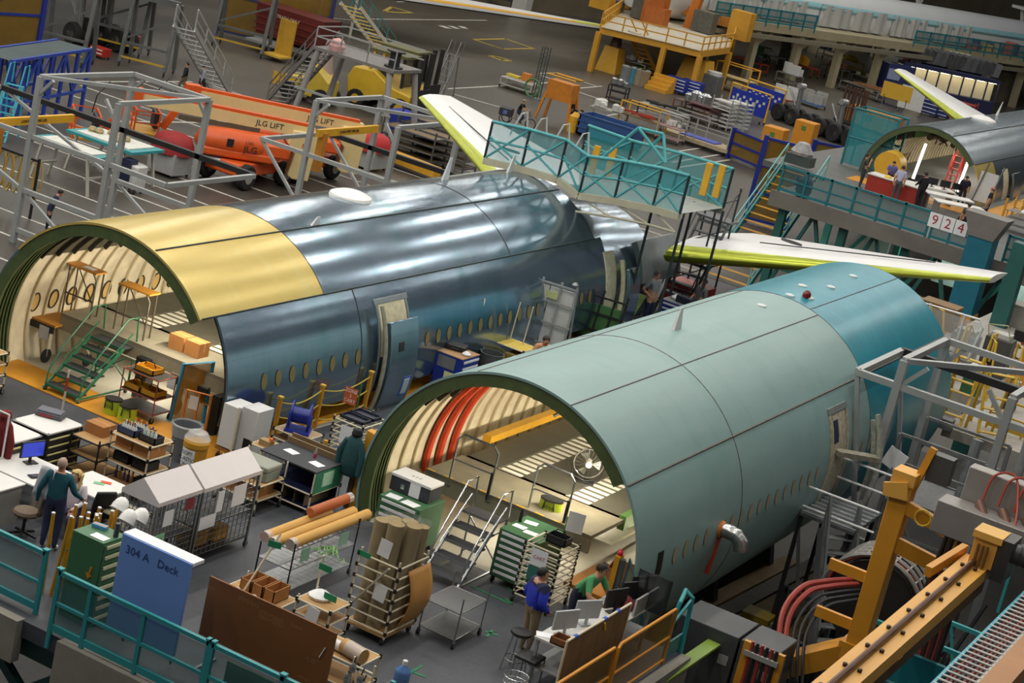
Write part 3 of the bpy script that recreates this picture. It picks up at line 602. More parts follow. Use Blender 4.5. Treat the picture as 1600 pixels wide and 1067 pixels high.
# grey case on pipe cart
rack('pipe_cart','pipe cart carrying the grey equipment case and a long carton','cart',-20.72,-19.75,32.55,33.45,[.3,.62],1.0,shelf=ply)
t=T('equipment_case','grey hard case with rounded lid on the pipe cart','case',(-20.2,33.05,DK+.64),R(2)); M().cb(0,0,0,.82,.55,.2).o('case_base',m('#7d8377',.5,0,.08),t,bev=.02); M().cb(0,0,.205,.84,.57,.12).o('case_lid',m('#8b8f83',.5,0,.08),t,bev=.03)
for x in (-.2,.2): M().box(x-.04,-.3,.16,x+.04,-.275,.25).o('latch',steel,t)
carton(-20.25,32.95,DK+.315,.8,.6,.26,'long brown carton on the lower shelf of the grey case cart')
# dark-topped bench
t=rack('work_bench','dark-topped pipe bench with green end panel beside the hanging coat','bench',-20.5,-19.15,33.6,34.7,[.12,.45],.93,wheels=.05,shelf=m('#16204a',.6,0,.1))
M().box(-.7,-.57,.93,.7,.55,.96).o('worktop',m('#33353b',.7,0,.08),t); M().box(-.7,.4,.96,.7,.44,1.08).o('back_ledge',m('#7d6648',.7,0,.2),t); M().box(-.7,.56,.96,.7,.6,1.12).o('back_ledge',m('#7d6648',.7,0,.2),t)
M().box(.66,-.52,.45,.69,.5,.92).o('end_panel',m('#2a7a5c',.6,0,.06),t)
o=sign(t,.4,.3,(.695,-.05,.72),m('#9fc7b0',.6,0,.25,18),rx)
for k in range(5): M().box(-.5+k*.25,-.5,.14,-.48+k*.25,.45,.42).o('divider',m('#5e4f3d',.7,0,.2),t)
M().box(-.67,.45,.1,.67,.47,.92).o('back_panel',m('#121521',.7),t)
sheetpaper(-20.1,34.1,DK+.962,.3,.22,'white sheet on the dark bench, closer to the grey case',-.2); sheetpaper(-19.4,34.0,DK+.962,.3,.22,'white sheet on the dark bench, closer to the hanging coat',-.2)
t=T('drink_bottle','clear drink bottle with red liquid on the dark bench','bottle',(-19.65,34.3,DK+.962)); M().lathe([(.035,0),(.035,.08)],10).o('red_drink',m('#b03a48',.3),t); M().lathe([(.035,.08),(.035,.14),(.014,.18),(.014,.2)],10).o('bottle_body',clear,t)
t=T('scrap_box','open wooden box of small tools on the pipe cart end','box',(-20.85,34.3,DK+.795)); M().box(-.13,-.1,0,.13,.1,.12).o('box_body',m('#9c8457',.7,0,.2),t); M().lathe([(.05,.12),(.04,.18),(.01,.2)],8).mv(.1,0,0).o('orange_pad',m('#dd6a3a',.6),t)
rack('pipe_stand','bare pipe stand beneath the wooden tool box','stand',-21.1,-20.62,34.1,34.65,[.3,.78],group=None)
# yellow coat post
t=T('yellow_post','broad yellow padded post beside the primed barrel opening','post',(-18.72,34.85,DK)); M().prism([(-.17,0),(.13,0),(.10,1.75),(-.12,1.78)],'y',-.1,.1).o('padded_post',m('#c98e25',.6,0,.15,2),t,bev=.02); M().box(-.28,-.1,0,-.17,.1,1.0).o('brown_guard',m('#5b4030',.7),t)
t=T('coat','dark green coat hanging on the yellow post','coat',(-18.98,34.62,DK+.75)); 
def coat(par,mt,hood,h=.95,w=.26):
    M().lathe([(w*.65,0),(w*.95,.06),(w,h*.35),(w*.9,h*.65),(w*.75,h*.8),(w*.35,h*.93),(w*.15,h)],12).xf(Matrix.Scale(.55,4,V((0,1,0)))).o('coat_body',mt,par,smooth=60)
    for s in (-1,1): M().path([(s*w*.6,-.03,h*.8),(s*w*1.05,-.06,h*.5),(s*w*1.0,-.07,h*.1)],[.07,.075,.06],8).o('sleeve',mt,par)
    M().lathe([(.1,0),(.12,.06),(.09,.15),(.02,.18)],10).mv(0,.02,h*.9).o('hood',hood,par)
coat(t,m('#1f4a4e',.8,0,.2,4,bump=.3),m('#14181c',.8))
# ---------------------------------------------------------------- in front of the primed barrel
c=cabinet('green drawer cabinet carrying the long black case, beside the silver steps',-17.12,34.05,.95,1.0,1.08,6,grn)
t=T('hard_case','long black equipment case with a white lid on the green cabinet',"case",(-17.2,34.25,DK+1.085)); M().cb(0,0,0,.92,.52,.3).o('case_body',m('#34363c',.5,0,.08),t,bev=.01); M().cb(0,0,.3,.94,.54,.06).o('case_lid',m('#e0e0de',.5,0,.03),t,bev=.01)
sign(t,.24,.28,(.12,-.264,.16),paper); M().box(-.2,-.28,.1,-.12,-.26,.2).o('latch',chrome,t); text('A F C',.1,m('#444444',.6),t,(0,-.05,.362),(0,0,0),ext=.001)
sheetpaper(-17.35,33.7,DK+1.085,.3,.24,'white form on the green case cabinet, closer to the wrapped tubes',.1); sheetpaper(-16.95,33.68,DK+1.085,.34,.26,'white form on the green case cabinet, closer to the silver steps',-.1)
def steps(name,label,x0,x1,y0,y1,n,H,mt,tread,rail=.9,group=None,arch=None,z=None):
    w=x1-x0; L=y1-y0; z=DK if z is None else z; t=T(name,label,'steps',((x0+x1)/2,y0,z),0,group)
    for k in range(n):
        h=H*(k+1)/n; y=L*k/n; d=L/n*1.05 if k<n-1 else L/n*1.5
        q=M().box(-w/2,y,h-.03,w/2,y+d,h).o('tread',tread,t); M().box(-w/2,y-.012,h-.05,w/2,y,h+.004).o('tread_nosing',mt,q)
    for s in (-1,1):
        M().bar((s*w/2,-.05,.08),(s*w/2,L-L/n,H),.04,.07).o('stringer',mt,t)
        pts=[(s*w/2,.0,.1),(s*w/2,.05,.5),(s*w/2,L*.25,.25*H+rail),(s*w/2,L-L/n,H+rail),(s*w/2,L+.1,H+rail),(s*w/2,L+.2,H)]
        M().path(pts,.02,7).o('handrail',mt,t)
        M().bar((s*w/2,L+.15,.1),(s*w/2,L+.15,H),.035).o('rear_leg',mt,t); M().bar((s*w/2,0,.1),(s*w/2,L+.15,.1),.035).o('base_tube',mt,t)
        M().bar((s*w/2,L*.3,H*.3+rail*.5),(s*w/2,L,H+rail*.45),.022).o('mid_handrail',mt,t)
        caster(t,s*w/2,.02,0,.05); caster(t,s*w/2,L+.1,0,.05)
    b=M(); b.bar((-w/2,L+.15,.2),(w/2,L+.15,H*.8),.025); b.bar((w/2,L+.15,.2),(-w/2,L+.15,H*.8),.025); b.o('cross_brace',mt,t)
    return t
steps('rolling_steps','silver rolling steps with grey treads climbing to the primed barrel floor',-16.05,-15.25,33.1,34.45,5,1.2,chrome,m('#3a3a3d',.7,0,.2),.62)
def gate(label,x0,x1,y,z,h):
    t=T('guard_gate',label,'gate',((x0+x1)/2,y,z)); w=x1-x0
    M().path([(-w/2,0,0),(-w/2,0,h-.12),(-w/2+.12,0,h),(w/2-.12,0,h),(w/2,0,h-.12),(w/2,0,0)],.024,8).o('hoop',chrome,t); M().tube((-w/2,0,h*.5),(w/2,0,h*.5),.02).o('mid_bar',chrome,t)
    for s in (-1,1): M().box(s*w/2-.05,-.04,0,s*w/2+.05,.04,.02).o('foot_plate',steel,t)
    M().tube((w/2,-.06,.05),(w/2,-.06,h*.55),.035).o('gas_strut',black,t)
PZ=6.06
gate('silver hoop gate on the platform edge, above the black case',-17.1,-16.15,35.45,PZ+.0,1.15); gate('silver hoop gate on the platform edge, behind the lime tool bag',-15.3,-14.45,35.6,PZ,1.15)
def bag(label,x,y,z,rz,w=.42,d=.3,h=.3,col='#b3c92f',s=None,top='#8f8f86'):
    t=T('tool_bag',label,'bag',(x,y,z),rz); M().lathe([(.5,0),(.52,.08),(.5,h)],18).xf(Matrix.Diagonal((w,d*1.1,1,1))).o('bag_body',m(col,.6,0,.08),t); M().lathe([(.515,h-.02),(.515,h+.01)],18).xf(Matrix.Diagonal((w,d*1.1,1,1))).o('rim_piping',black,t)
    M().lathe([(.47,h-.06),(.3,h-.03),(.01,h-.02)],12).xf(Matrix.Diagonal((w,d*1.1,1,1))).o('contents',m(top,.7,0,.4,20),t)
    M().path([(-w*.25,-d*.55,h*.4),(-w*.2,-d*.6,h*.95),(w*.2,-d*.6,h*.95),(w*.25,-d*.55,h*.4)],.014,5).o('strap',black,t)
    if s: text(s,.11,black,t,(0,-d*.585,h*.55),(R(90),0,0),ext=.001)
    return t
bag('lime green tool bag marked in black on the primed barrel platform',-15.0,36.0,6.1,R(10),.48,.3,.32,s='304A')
c2=cabinet('green seven-drawer cabinet with forms on top, beside the pipe rack',-14.72,34.75,.9,1.15,1.15,7,grn)
for i,(x,y,l) in enumerate(((-14.95,34.6,'form on the seven-drawer cabinet, nearest its drawers'),(-14.65,34.5,'form on the seven-drawer cabinet, at its pipe rack corner'),(-14.9,35.0,'form on the seven-drawer cabinet, beside the black bottle'))): sheetpaper(x,y,DK+1.155,.27,.2,l,.1*i)
t=T('bottle','black bottle standing on the seven-drawer cabinet','bottle',(-15.08,34.85,DK+1.155)); M().lathe([(.035,0),(.035,.2),(.02,.24)],10).o('bottle_body',black,t); M().lathe([(.022,.24),(.022,.28)],10).o('cap',black,t)
t=rack('pipe_rack','cream pipe rack of many empty levels with paper signs and a black tray','rack',-14.38,-13.62,33.75,34.6,[.18,.32,.46,.60,.74,.88,1.02,1.14,1.25],board=False)
sign(t,.34,.34,(-.02,-.45,1.05),paper,s='CART',sz=.1,sm=m('#b02a60',.6)); sign(t,.36,.28,(-.02,-.45,.72),m('#2f6e66',.6,0,.1))
tray(-13.95,34.3,DK+1.27,.42,.32,.16,'#202124','black open tray on top of the cream pipe rack')
t=T('sign_stand','white notice on a green pole beside the lime bag','sign',(-14.25,35.2,DK)); M().tube((0,0,0),(0,0,1.5),.018).o('pole',m('#3d6b34',.5),t); sign(t,.34,.42,(.2,-.02,1.45),paper,(0,0,R(15))); M().lathe([(.15,0),(.15,.03)],12).o('base',steel,t)
# wrapped tube cart
t=T('tube_cart','cream pipe cart crowded with upright film-wrapped tubes','cart',(-15.28,30.2,DK)); w,d=.86,1.05
M().box(-w/2,-d/2,.16,w/2,d/2,.2).o('base_board',ply,t)
for sx in (-1,1):
    for sy in (-1,1): caster(t,sx*(w/2-.06),sy*(d/2-.06),0,.07); M().tube((sx*w/2,sy*d/2,.15),(sx*(w/2-.03),sy*(d/2-.03),1.62),.02).o('post',pipe,t)
for k in range(7):
    h=.25+k*.21
    for sy in (-1,1): M().tube((-w/2,sy*d/2,h),(w/2,sy*d/2,h),.018).o('rung',pipe,t)
    M().tube((w/2,-d/2,h),(w/2,d/2,h),.018).o('rung',pipe,t)
    j=M()
    for sx in (-1,1): j.tube((sx*w/2,-d/2,h-.035),(sx*w/2,-d/2,h+.035),.032,n=6)
    j.tube((w/2,d/2,h-.035),(w/2,d/2,h+.035),.032,n=6); j.o('pipe_joint',joint,t)
tb=m('#8f7a48',.6,0,.12,3)
for i,(x,y,h,r) in enumerate(((-15.52,29.95,1.95,.15),(-15.22,29.9,2.0,.15),(-15.0,30.15,1.98,.14),(-15.5,30.3,1.9,.15),(-15.2,30.35,1.95,.15),(-15.05,30.6,1.85,.12))):
    q=T('wrapped_tube','tall olive tube in clear film standing in the cream pipe cart','tube',(x,y,DK+.2),0,'tubes in the pipe cart'); M().lathe([(r,0),(r,h)],18).o('tube_body',tb,q); M().lathe([(r+.01,.02),(r+.012,h),(r+.03,h+.1)],14,cap=False).o('film_wrap',m('#dfe3e4',.15,0,.1,6,alpha=.13),q)
t=tag(M().sheet(lambda u,v:(-14.82+.16*math.sin(math.pi*v),30.0+.75*u,DK+.3+1.1*v),6,12).o('curved_sheet',m('#c08a45',.6,0,.1)),'bulging tan sheet strapped to the side of the pipe cart','sheet')
s_=t.modifiers.new('thick','SOLIDIFY'); s_.thickness=.02
tag(M().bar((-15.62,29.58,DK+.55),(-15.0,29.56,DK+1.5),.07,.03).o('channel_bar',m('#b8b5a6',.4,.2)),'pale metal channel leaning diagonally across the pipe cart rungs','bar')
for x,y,z,l in ((-15.25,29.72,DK+1.75,'white page hung high on the upright wrapped tubes'),(-15.08,29.58,DK+1.0,'white page taped to the middle of the pipe cart')): tag(M().box(-.12,-.004,-.16,.12,.004,.16).mv(x,y,z,.05,0,.1).o('paper_sheet',paper),l,'paper')
for x,y,z,l in ((-15.6,29.66,DK+1.52,'dark green tag on the upper rung of the tube cart'),): tag(M().box(-.14,-.004,-.05,.14,.004,.05).mv(x,y,z).o('green_tag',m('#1e8a5d',.6)),l,'tag')
# wire shelf cart with long tubes
t=T('wire_shelf','chrome wire shelf cart under the long tan tubes','shelf',(-17.38,30.8,DK)); w,d=.72,2.2
for sx in (-1,1):
    for sy in (-1,1): M().tube((sx*w/2,sy*d/2,.1),(sx*w/2,sy*d/2,1.15),.016).o('post',m('#3a3d40',.4,.5),t); caster(t,sx*w/2,sy*d/2,0,.05)
for z in (.2,.62,1.0):
    b=M()
    for k in range(14): b.bar((-w/2,-d/2+d*k/13,z),(w/2,-d/2+d*k/13,z),.01)
    for x in (-w/2,0,w/2): b.bar((x,-d/2,z),(x,d/2,z),.014)
    for y in (-d/2,d/2): b.bar((-w/2,y,z),(w/2,y,z),.014)
    b.o('wire_deck',steel,t)
M().box(-w/2,-d/2,.205,w/2,d/2,.212).o('shelf_liner',clear,t); M().box(-w/2,-d/2,.625,w/2,d/2,.632).o('shelf_liner',clear,t)
for y in (-.7,.6): sign(t,.3,.26,(.37,y,.85),m('#8fb8a4',.6,0,.1),rx)
tan=m('#c99a4c',.6,0,.1,3)
for i,(x,z,r,y0,y1,l) in enumerate(((-17.6,1.1,.1,29.55,31.7,'long tan tube, the one touching the orange ribbed hose'),(-17.36,1.1,.1,29.45,32.2,'long tan tube in the middle of the wire shelf cart'),(-17.13,1.1,.1,29.7,32.35,'long tan tube along the open edge of the wire shelf cart'))):
    q=T('long_tube',l,'tube',(x,y0,DK+z)); M().tube((0,0,0),(0,y1-y0,0),r,n=16,cap=False).tube((0,.01,0),(0,y1-y0-.01,0),r-.012,n=16,cap=False).o('tube_body',tan,q)
    M().lathe([(r+.005,-.02),(r+.012,.12)],14,ax='y').o('end_film',film,q)
    if i==0: M().lathe([(r,-.005),(r,.005)],14,ax='y').o('end_cap',m('#b5482c',.6),q)
q=T('ribbed_hose','orange ribbed hose lying on the long tan tubes','hose',(-17.55,30.9,DK+1.3)); b=M(); 
pr=[]
for k in range(60): pr.append((.085+.012*(k%2),k*.022))
b.lathe(pr,14,ax='y').o('hose_body',m('#b9673a',.6,0,.1),q,smooth=20); M().lathe([(.1,1.25),(.1,1.4)],14,ax='y').o('hose_end_film',film,q)
t=rack('wire_trolley','small chrome wire trolley behind the upright tube cart','trolley',-14.75,-14.0,30.75,31.75,[.18,.7],1.0,post=steel,r=.014,wheels=.06,board=False,jnt=False)
for z in (.185,.705): M().box(-.36,-.48,z,.36,.48,z+.01).o('wire_deck',m('#8d9192',.4,.6,.1,alpha=.55),t)
# pegboard and what stands behind it
t=T('pegboard','big brown pegboard panel standing behind the teal rail','board',(-15.25,26.3,DK+.55))
pm=bpy.data.materials.new('pegboard'); pm.use_nodes=True; nt=pm.node_tree; bs=nt.nodes['Principled BSDF']; bs.inputs['Roughness'].default_value=.7
tc=nt.nodes.new('ShaderNodeTexCoord'); vo=nt.nodes.new('ShaderNodeTexNoise'); vo.inputs['Scale'].default_value=1.5; nt.links.new(tc.outputs['Object'],vo.inputs['Vector']); rr=nt.nodes.new('ShaderNodeValToRGB'); rr.color_ramp.elements[0].color=lin('#70431d'); rr.color_ramp.elements[1].color=lin('#835226'); nt.links.new(vo.outputs[0],rr.inputs[0]); nt.links.new(rr.outputs[0],bs.inputs['Base Color'])
M().box(-1.26,-.02,0,1.26,.02,1.05).o('panel',pm,t)
rn=random.Random(4); b=M()
for cx,cz,nx,nz in ((-.45,.93,14,3),(.0,.8,16,5),(.62,.9,8,2),(1.0,.45,9,3),(.9,.12,10,2),(-1.05,.9,5,2)):
    for i in range(nx):
        for j in range(nz):
            if rn.random()<.85: x=cx+i*.03-.2; z=cz+j*.03-.05; b.add([(x,-.0215,z),(x+.008,-.0215,z),(x+.008,-.0215,z+.008),(x,-.0215,z+.008)],[(0,1,2,3)])
b.o('peg_holes',m('#d9b98c',.7),t)
M().bar((1.05,-.03,.55),(1.12,-.03,.75),.015).o('hanging_wire',paper,t)
for x in (-1.1,1.1): M().bar((x,.1,-.55),(x,.03,1.0),.04).o('prop_leg',steel,t); M().bar((x,-.2,-.53),(x,.4,-.53),.05).o('foot_bar',steel,t)
t=rack('pipe_cart','pipe cart of open cartons and small pots behind the pegboard','cart',-17.3,-16.2,27.75,28.75,[.3,.62],.75,wheels=.05)
for x,y,l in ((-16.95,28.4,'open brown carton behind the pegboard, furthest from the tube cart'),(-16.7,28.4,'open brown carton behind the pegboard, second along the cart'),(-16.45,28.4,'open brown carton behind the pegboard, nearest the tube cart')): carton(x,y,DK+.635,.22,.5,.24,l,open_=True)
for x,l in ((-16.95,'white cap pot on the carton cart, furthest from the tubes'),(-16.6,'white cap pot on the carton cart, beside the open cartons')): t=T('pot',l,'pot',(x,27.9,DK+.635)); M().lathe([(.06,0),(.06,.1)],12).o('pot_body',m('#bdbdb8',.4),t); M().lathe([(.065,.1),(.065,.14)],12).o('lid',whitep,t)
M_=tag(M().tube((-16.9,28.0,DK+.635),(-16.7,28.55,DK+1.75),.02).o('pipe_upright',pipe),'slanted cream pipe upright rising from the carton cart','pole'); tag(M().box(0,0,0,.24,.006,.12).mv(-16.76,28.3,DK+1.55,R(20)).o('green_tag',m('#1e8a5d',.6)),'green tag high on the slanted cream upright by the cages','tag')
t=rack('pipe_cart','pipe cart with green-tagged clutter beside the upright tubes','cart',-16.0,-15.3,28.35,29.0,[.3,.6,.85],.9,wheels=.05)
M().tube((-.3,.2,.85),(-.3,.2,1.55),.018).o('flag_pole',pipe,t)
for x,y,z,l in ((-15.8,28.75,DK+1.4,'green tag on the flag pole of the clutter cart'),(-15.5,28.6,DK+1.0,'green tag lying on the clutter cart top')): tag(M().box(-.13,-.004,-.06,.13,.004,.06).mv(x,y,z).o('green_tag',m('#1e8a5d',.6)),l,'tag')
t=T('plastic_bundle','crumpled white plastic on the clutter cart','bundle',(-15.75,28.7,DK+.87)); M().lathe([(.2,0),(.22,.05),(.12,.12),(.01,.14)],9).o('sheeting',m('#e6e8e8',.3,0,.05),t)
rn=random.Random(8); b=M()
for k in range(16): x,y=rn.uniform(-.25,.3),rn.uniform(-.3,.1); b.path([(x,y,.87),(x+.08,y+.05,.93),(x+.16,y-.03,.88)],.012,5)
b.o('coiled_lead',m('#7fb06a',.5,0,.5,30),t)
sign(T('notice','printed notice hung on the end of the clutter cart','sign',(-15.6,28.3,DK+.68)),.24,.36,(0,-.02,0),paper,(0,R(8),0))
carton(-14.95,27.6,DK+.75,.34,.3,.1,'flat brown carton with a black knob behind the pegboard'); 
rack('pipe_cart','low pipe cart holding rolls beside the pegboard end','cart',-15.3,-13.95,27.2,27.9,[.3,.74],.78,wheels=.05)
t=T('paper_roll','white paper roll lying behind the pegboard','roll',(-14.75,27.4,DK+.85)); M().tube((0,0,0),(.5,0,0),.09,n=14).o('roll_body',whitep,t)
t=T('wrapped_roll','brown film-wrapped roll end by the pegboard corner','roll',(-14.4,27.4,DK+.9)); M().tube((0,0,0),(.45,-.1,0),.13,n=18).o('roll_body',m('#b98d55',.6,0,.1),t); M().tube((.1,-.02,0),(.46,-.1,0),.14,n=18,cap=False).o('film_wrap',film,t)
t=T('tool_stand','pipe stand hung with silver tools beside the pegboard','stand',(-13.75,27.0,DK))
for x in (-.2,.2): M().tube((x,0,0),(x,0,1.0),.02).o('post',pipe,t)
M().tube((-.2,0,.85),(.2,0,.85),.02).o('cross_pipe',pipe,t); M().box(-.3,-.2,0,.3,.2,.04).o('base',black,t)
rn=random.Random(9)
for k in range(9): x,z=rn.uniform(-.22,.22),rn.uniform(.35,.9); q=T('hand_tool','shiny silver tool hung on the stand beside the pegboard','tool',(-13.75+x,26.93,DK+z),0,'silver tools on the stand'); M().lathe([(.05,-.06),(.065,0),(.05,.06),(.02,.1)],9).o('tool_head',chrome,q); M().tube((0,0,.1),(0,.05,.2),.012).o('tool_handle',black,q)
t=T('water_bottle','blue five-gallon water bottle with white cap at the deck edge','bottle',(-13.72,28.4,DK+.1)); M().lathe([(.13,0),(.14,.02),(.14,.1),(.132,.12),(.14,.14),(.14,.3),(.13,.34),(.05,.4),(.04,.44)],20).o('bottle_body',m('#5d86c0',.12,0,.05,2,alpha=.82),t,smooth=60); M().lathe([(.045,.42),(.045,.5),(.035,.51)],12).o('cap',whitep,t)
tag(M().cb(-13.72,28.4,DK,.5,.5,.1).o('low_stand',m('#5a5d60',.5)),'low grey stand under the water bottle','stand')
# ---------------------------------------------------------------- desk, monitors, wooden screen and orange gates at the open side
t=T('computer_desk','long white-topped computer desk behind the plank screen','desk',(-12.05,32.2,DK)); M().box(-.4,-1.6,.92,.4,1.9,.96).o('desktop',m('#c9c9c6',.5,0,.05),t)
for y in (-1.5,0,1.8):
    for x in (-.35,.35): M().bar((x,y,0),(x,y,.92),.05).o('leg',alu,t)
M().box(-.4,-1.6,.4,.4,1.9,.43).o('lower_shelf',m('#8f9092',.5),t); M().box(.36,.9,.98,.4,1.9,1.3).o('desk_rail',alu,t)
sc=m('#11141a',.15,0,.05); gb=m('#a9adb0',.4,0,.06)
for x,y,rz,l,bk in ((-12.15,31.1,-115,'grey-backed monitor on the desk, the one nearest the bar stool',gb),(-12.1,31.9,-120,'grey-backed monitor beside the blue tape on the plank screen',gb),(-12.0,32.9,-110,'black monitor in front of the worker in green',black),(-11.95,33.55,-115,'black monitor on the desk end, next to the red jacket',black),(-11.95,34.0,-120,'black monitor at the far desk end against the barrel',black)): monitor(x,y,DK+.965,R(rz),l,sc,back=bk,w=.55,h=.36)
for x,y,l in ((-12.3,31.5,'white sheet on the desk between the grey monitors'),(-12.2,32.4,'white sheet on the desk in front of the worker in green'),(-12.35,30.8,'white sheet on the desk end by the bar stool')): sheetpaper(x,y,DK+.963,.3,.22,l,.5)
t=T('wooden_tray','brown wooden tray at the desk end by the bar stool','tray',(-12.0,30.75,DK+.965)); M().box(-.15,-.15,0,.15,.15,.02).box(-.15,-.15,0,-.13,.15,.12).box(.13,-.15,0,.15,.15,.12).box(-.15,-.15,0,.15,-.13,.12).box(-.15,.13,0,.15,.15,.12).o('tray_body',m('#7d4f2b',.7,0,.2),t)
t=T('plank_screen','weathered plywood screen of upright boards behind the orange gates','screen',(-11.63,31.4,DK))
for k in range(4): M().box(-.02,-1.3+k*.65,.12,.02,-1.3+k*.65+.635,1.32).o('board',m('#7d6444',.8,0,.25,3),t)
M().tube((0,-1.32,1.35),(0,1.32,1.35),.025).o('top_pipe',pipe,t)
for y in (-1.32,1.32): M().tube((0,y,0),(0,y,1.35),.025).o('post',pipe,t)
for y,c_ in ((-1.0,'#2f5fd0'),(.2,'#2f5fd0'),(.75,'#2f5fd0')): M().tube((0,y-.04,1.35),(0,y+.05,1.35),.04).o('blue_tape',m(c_,.5),t)
M().bar((.03,.15,1.3),(.05,.2,1.15),.04,.03).o('yellow_clamp',m('#d8b02c',.5),t)
t=T('red_jacket','dark red jacket slung over the desk end','jacket',(-12.0,33.3,DK+.97)); M().lathe([(.22,0),(.24,.1),(.16,.2),(.05,.26)],12).o('jacket_body',m('#6e1f24',.8,0,.25,6,bump=.3),t); M().path([(.1,-.1,.2),(.2,-.3,.1),(.15,-.45,.03)],.05,7).o('sleeve',m('#6e1f24',.8,0,.25,6),t)
ogm=m('#d08a24',.45,0,.12,2); amber=m('#8a6b35',.35,0,.2,2,alpha=.5)
def ogate(label,y0,y1,h=1.15):
    t=T('orange_gate',label,'gate',(-11.12,y0,DK)); L=y1-y0
    M().path([(0,.03,0),(0,.03,h-.06),(0,.09,h),(0,L-.09,h),(0,L-.03,h-.06),(0,L-.03,0)],.032,8).o('gate_frame',ogm,t); M().tube((0,.03,h*.5),(0,L-.03,h*.5),.028).o('mid_bar',ogm,t); M().tube((0,.03,.1),(0,L-.03,.1),.028).o('bottom_bar',ogm,t)
    M().box(-.004,.05,.1,.004,L-.05,h-.03).o('mesh_panel',amber,t)
ogate('orange guard gate with amber mesh, the one nearer the bar stool',27.9,31.15); ogate('orange guard gate with amber mesh, the one nearer the primed barrel',31.25,33.85)
t=T('teal_end_rail','teal hooped rail closing the deck corner beside the primed barrel','railing',(-11.15,34.3,DK)); M().path([(0,-.4,0),(0,-.4,1.0),(0,-.3,1.2),(-.15,.3,1.25),(0,.35,1.15),(.05,.35,0)],.045,8).o('hoop',teal,t); M().box(-.02,-.35,.05,.02,.33,.4).o('toe_panel',tealw,t); M().bar((0,-.38,.8),(0,.33,1.1),.05).o('brace',teal,t)
railing('guard_rail','short teal rail end by the water bottle',(-13.05,26.75),(-11.4,26.75),DK,1.0,2,teal,infill=None,caps=False)
t=T('stool','black round bar stool beside the plank screen','stool',(-12.85,30.95,DK)); M().lathe([(.18,.72),(.2,.74),(.19,.78),(.02,.8)],18).o('seat',black,t)
for a in range(4): c_,s_=math.cos(a*1.57+.7),math.sin(a*1.57+.7); M().tube((c_*.13,s_*.13,.72),(c_*.24,s_*.24,0),.014).o('leg',chrome,t)
M().path([(.2*math.cos(k*.42),.2*math.sin(k*.42),.25) for k in range(15)],.012,5,True).o('foot_ring',chrome,t)
t=T('office_chair','black low chair seat pushed up to the desk end','chair',(-12.45,30.65,DK)); M().box(-.22,-.22,.5,.22,.22,.57).o('seat',black,t,bev=.03)
for x in (-.2,.2):
    for y in (-.2,.2): M().tube((x,y,0),(x,y,.5),.015).o('leg',steel,t)
t=T('wire_basket','round wire waste basket below the plank screen','basket',(-12.3,29.9,DK)); 
for k in range(4): M().path([(.22*math.cos(i*.35),.22*math.sin(i*.35),.1+k*.12) for i in range(18)],.008,4,True).o('wire_ring',chrome,t)
M().lathe([(.2,0),(.22,.46)],18,cap=False).o('basket_liner',clear,t)
# tall yellow post and teal screens at the barrel corner
t=T('yellow_post','yellow slotted post with a red warning lamp at the barrel corner','post',(-12.62,34.2,DK)); M().box(-.05,-.1,0,.05,.1,1.55).o('post_body',m('#c28a24',.5,0,.15),t); M().lathe([(.05,1.55),(.06,1.62),(.02,1.68)],12).o('red_lamp',m('#c0202a',.3),t); M().tube((.12,0,.1),(.08,0,1.5),.07,n=12).o('grey_tube',m('#4a4f52',.5),t)
t=T('teal_screen','triangular teal screen frame with clear panel at the barrel corner','screen',(-12.35,34.35,DK)); M().path([(-.15,0,0),(-.1,0,1.5),(.45,0,.5),(.45,0,0)],.03,6).o('frame',m('#3a6c78',.4),t); M().prism([(-.13,.1),(-.09,1.4),(.42,.5),(.42,.1)],'y',-.004,.004).o('clear_panel',m('#7d9a8e',.2,0,.2,3,alpha=.5),t)
t=tag(M().box(-11.95,33.6,DK+.97,-11.25,33.62,DK+1.7).o('smoked_panel',m('#22282c',.1,0,.1,2,alpha=.6)),'smoked clear panel standing behind the last monitors','panel')
t=T('round_stool','dark stacked cushions on the bay floor behind the pipe rack','stool',(-13.2,34.4,DK)); M().lathe([(.2,0),(.22,.1),(.2,.28),(.22,.3),(.2,.42)],16).o('seat',black,t)
carton(-12.9,35.3,5.65,.5,.6,.28,'open brown carton on the orange board in the primed barrel',.2,open_=True)
# fan
t=T('pedestal_fan','round caged fan standing on the primed barrel floor','fan',(-15.3,38.2,6.23),R(25)); M().path([(.32*math.cos(k*.35),0,.42+.32*math.sin(k*.35)) for k in range(18)],.014,5,True).o('cage_ring',chrome,t)
b=M()
for k in range(18): a=k*.349; b.bar((.06*math.cos(a),-.1,.42+.06*math.sin(a)),(.32*math.cos(a),0,.42+.32*math.sin(a)),.006)
b.o('cage_spokes',chrome,t)
for k in range(3): a=k*2.094; M().add([(.05*math.cos(a),-.02,.42+.05*math.sin(a)),(.26*math.cos(a-.3),-.05,.42+.26*math.sin(a-.3)),(.28*math.cos(a+.4),.03,.42+.28*math.sin(a+.4))],[(0,1,2),(2,1,0)]).o('blade',m('#9b9d96',.4,.3),t)
M().lathe([(.07,-.12),(.07,.15)],14,ax='y').mv(0,0,.42).o('motor',m('#c5c5bd',.4),t); M().path([(-.36,0,.42),(-.3,0,.1),(0,0,0.02),(.3,0,.1),(.36,0,.42)],.016,6).o('yoke',black,t); M().cb(0,0,0,.4,.3,.03).o('base',black,t)
for k in range(3): tag(M().tube((-12.75+k*.05,36.6,5.56),(-12.5+k*.05,38.1,5.56),.02).o('light_strip',m(('#2f6b3f','#d5d8cf','#31453a')[k],.4)),('dark green strip light on the lower board of the primed barrel','white strip light on the lower board of the primed barrel','grey-green strip light on the lower board of the primed barrel')[k],'strip')
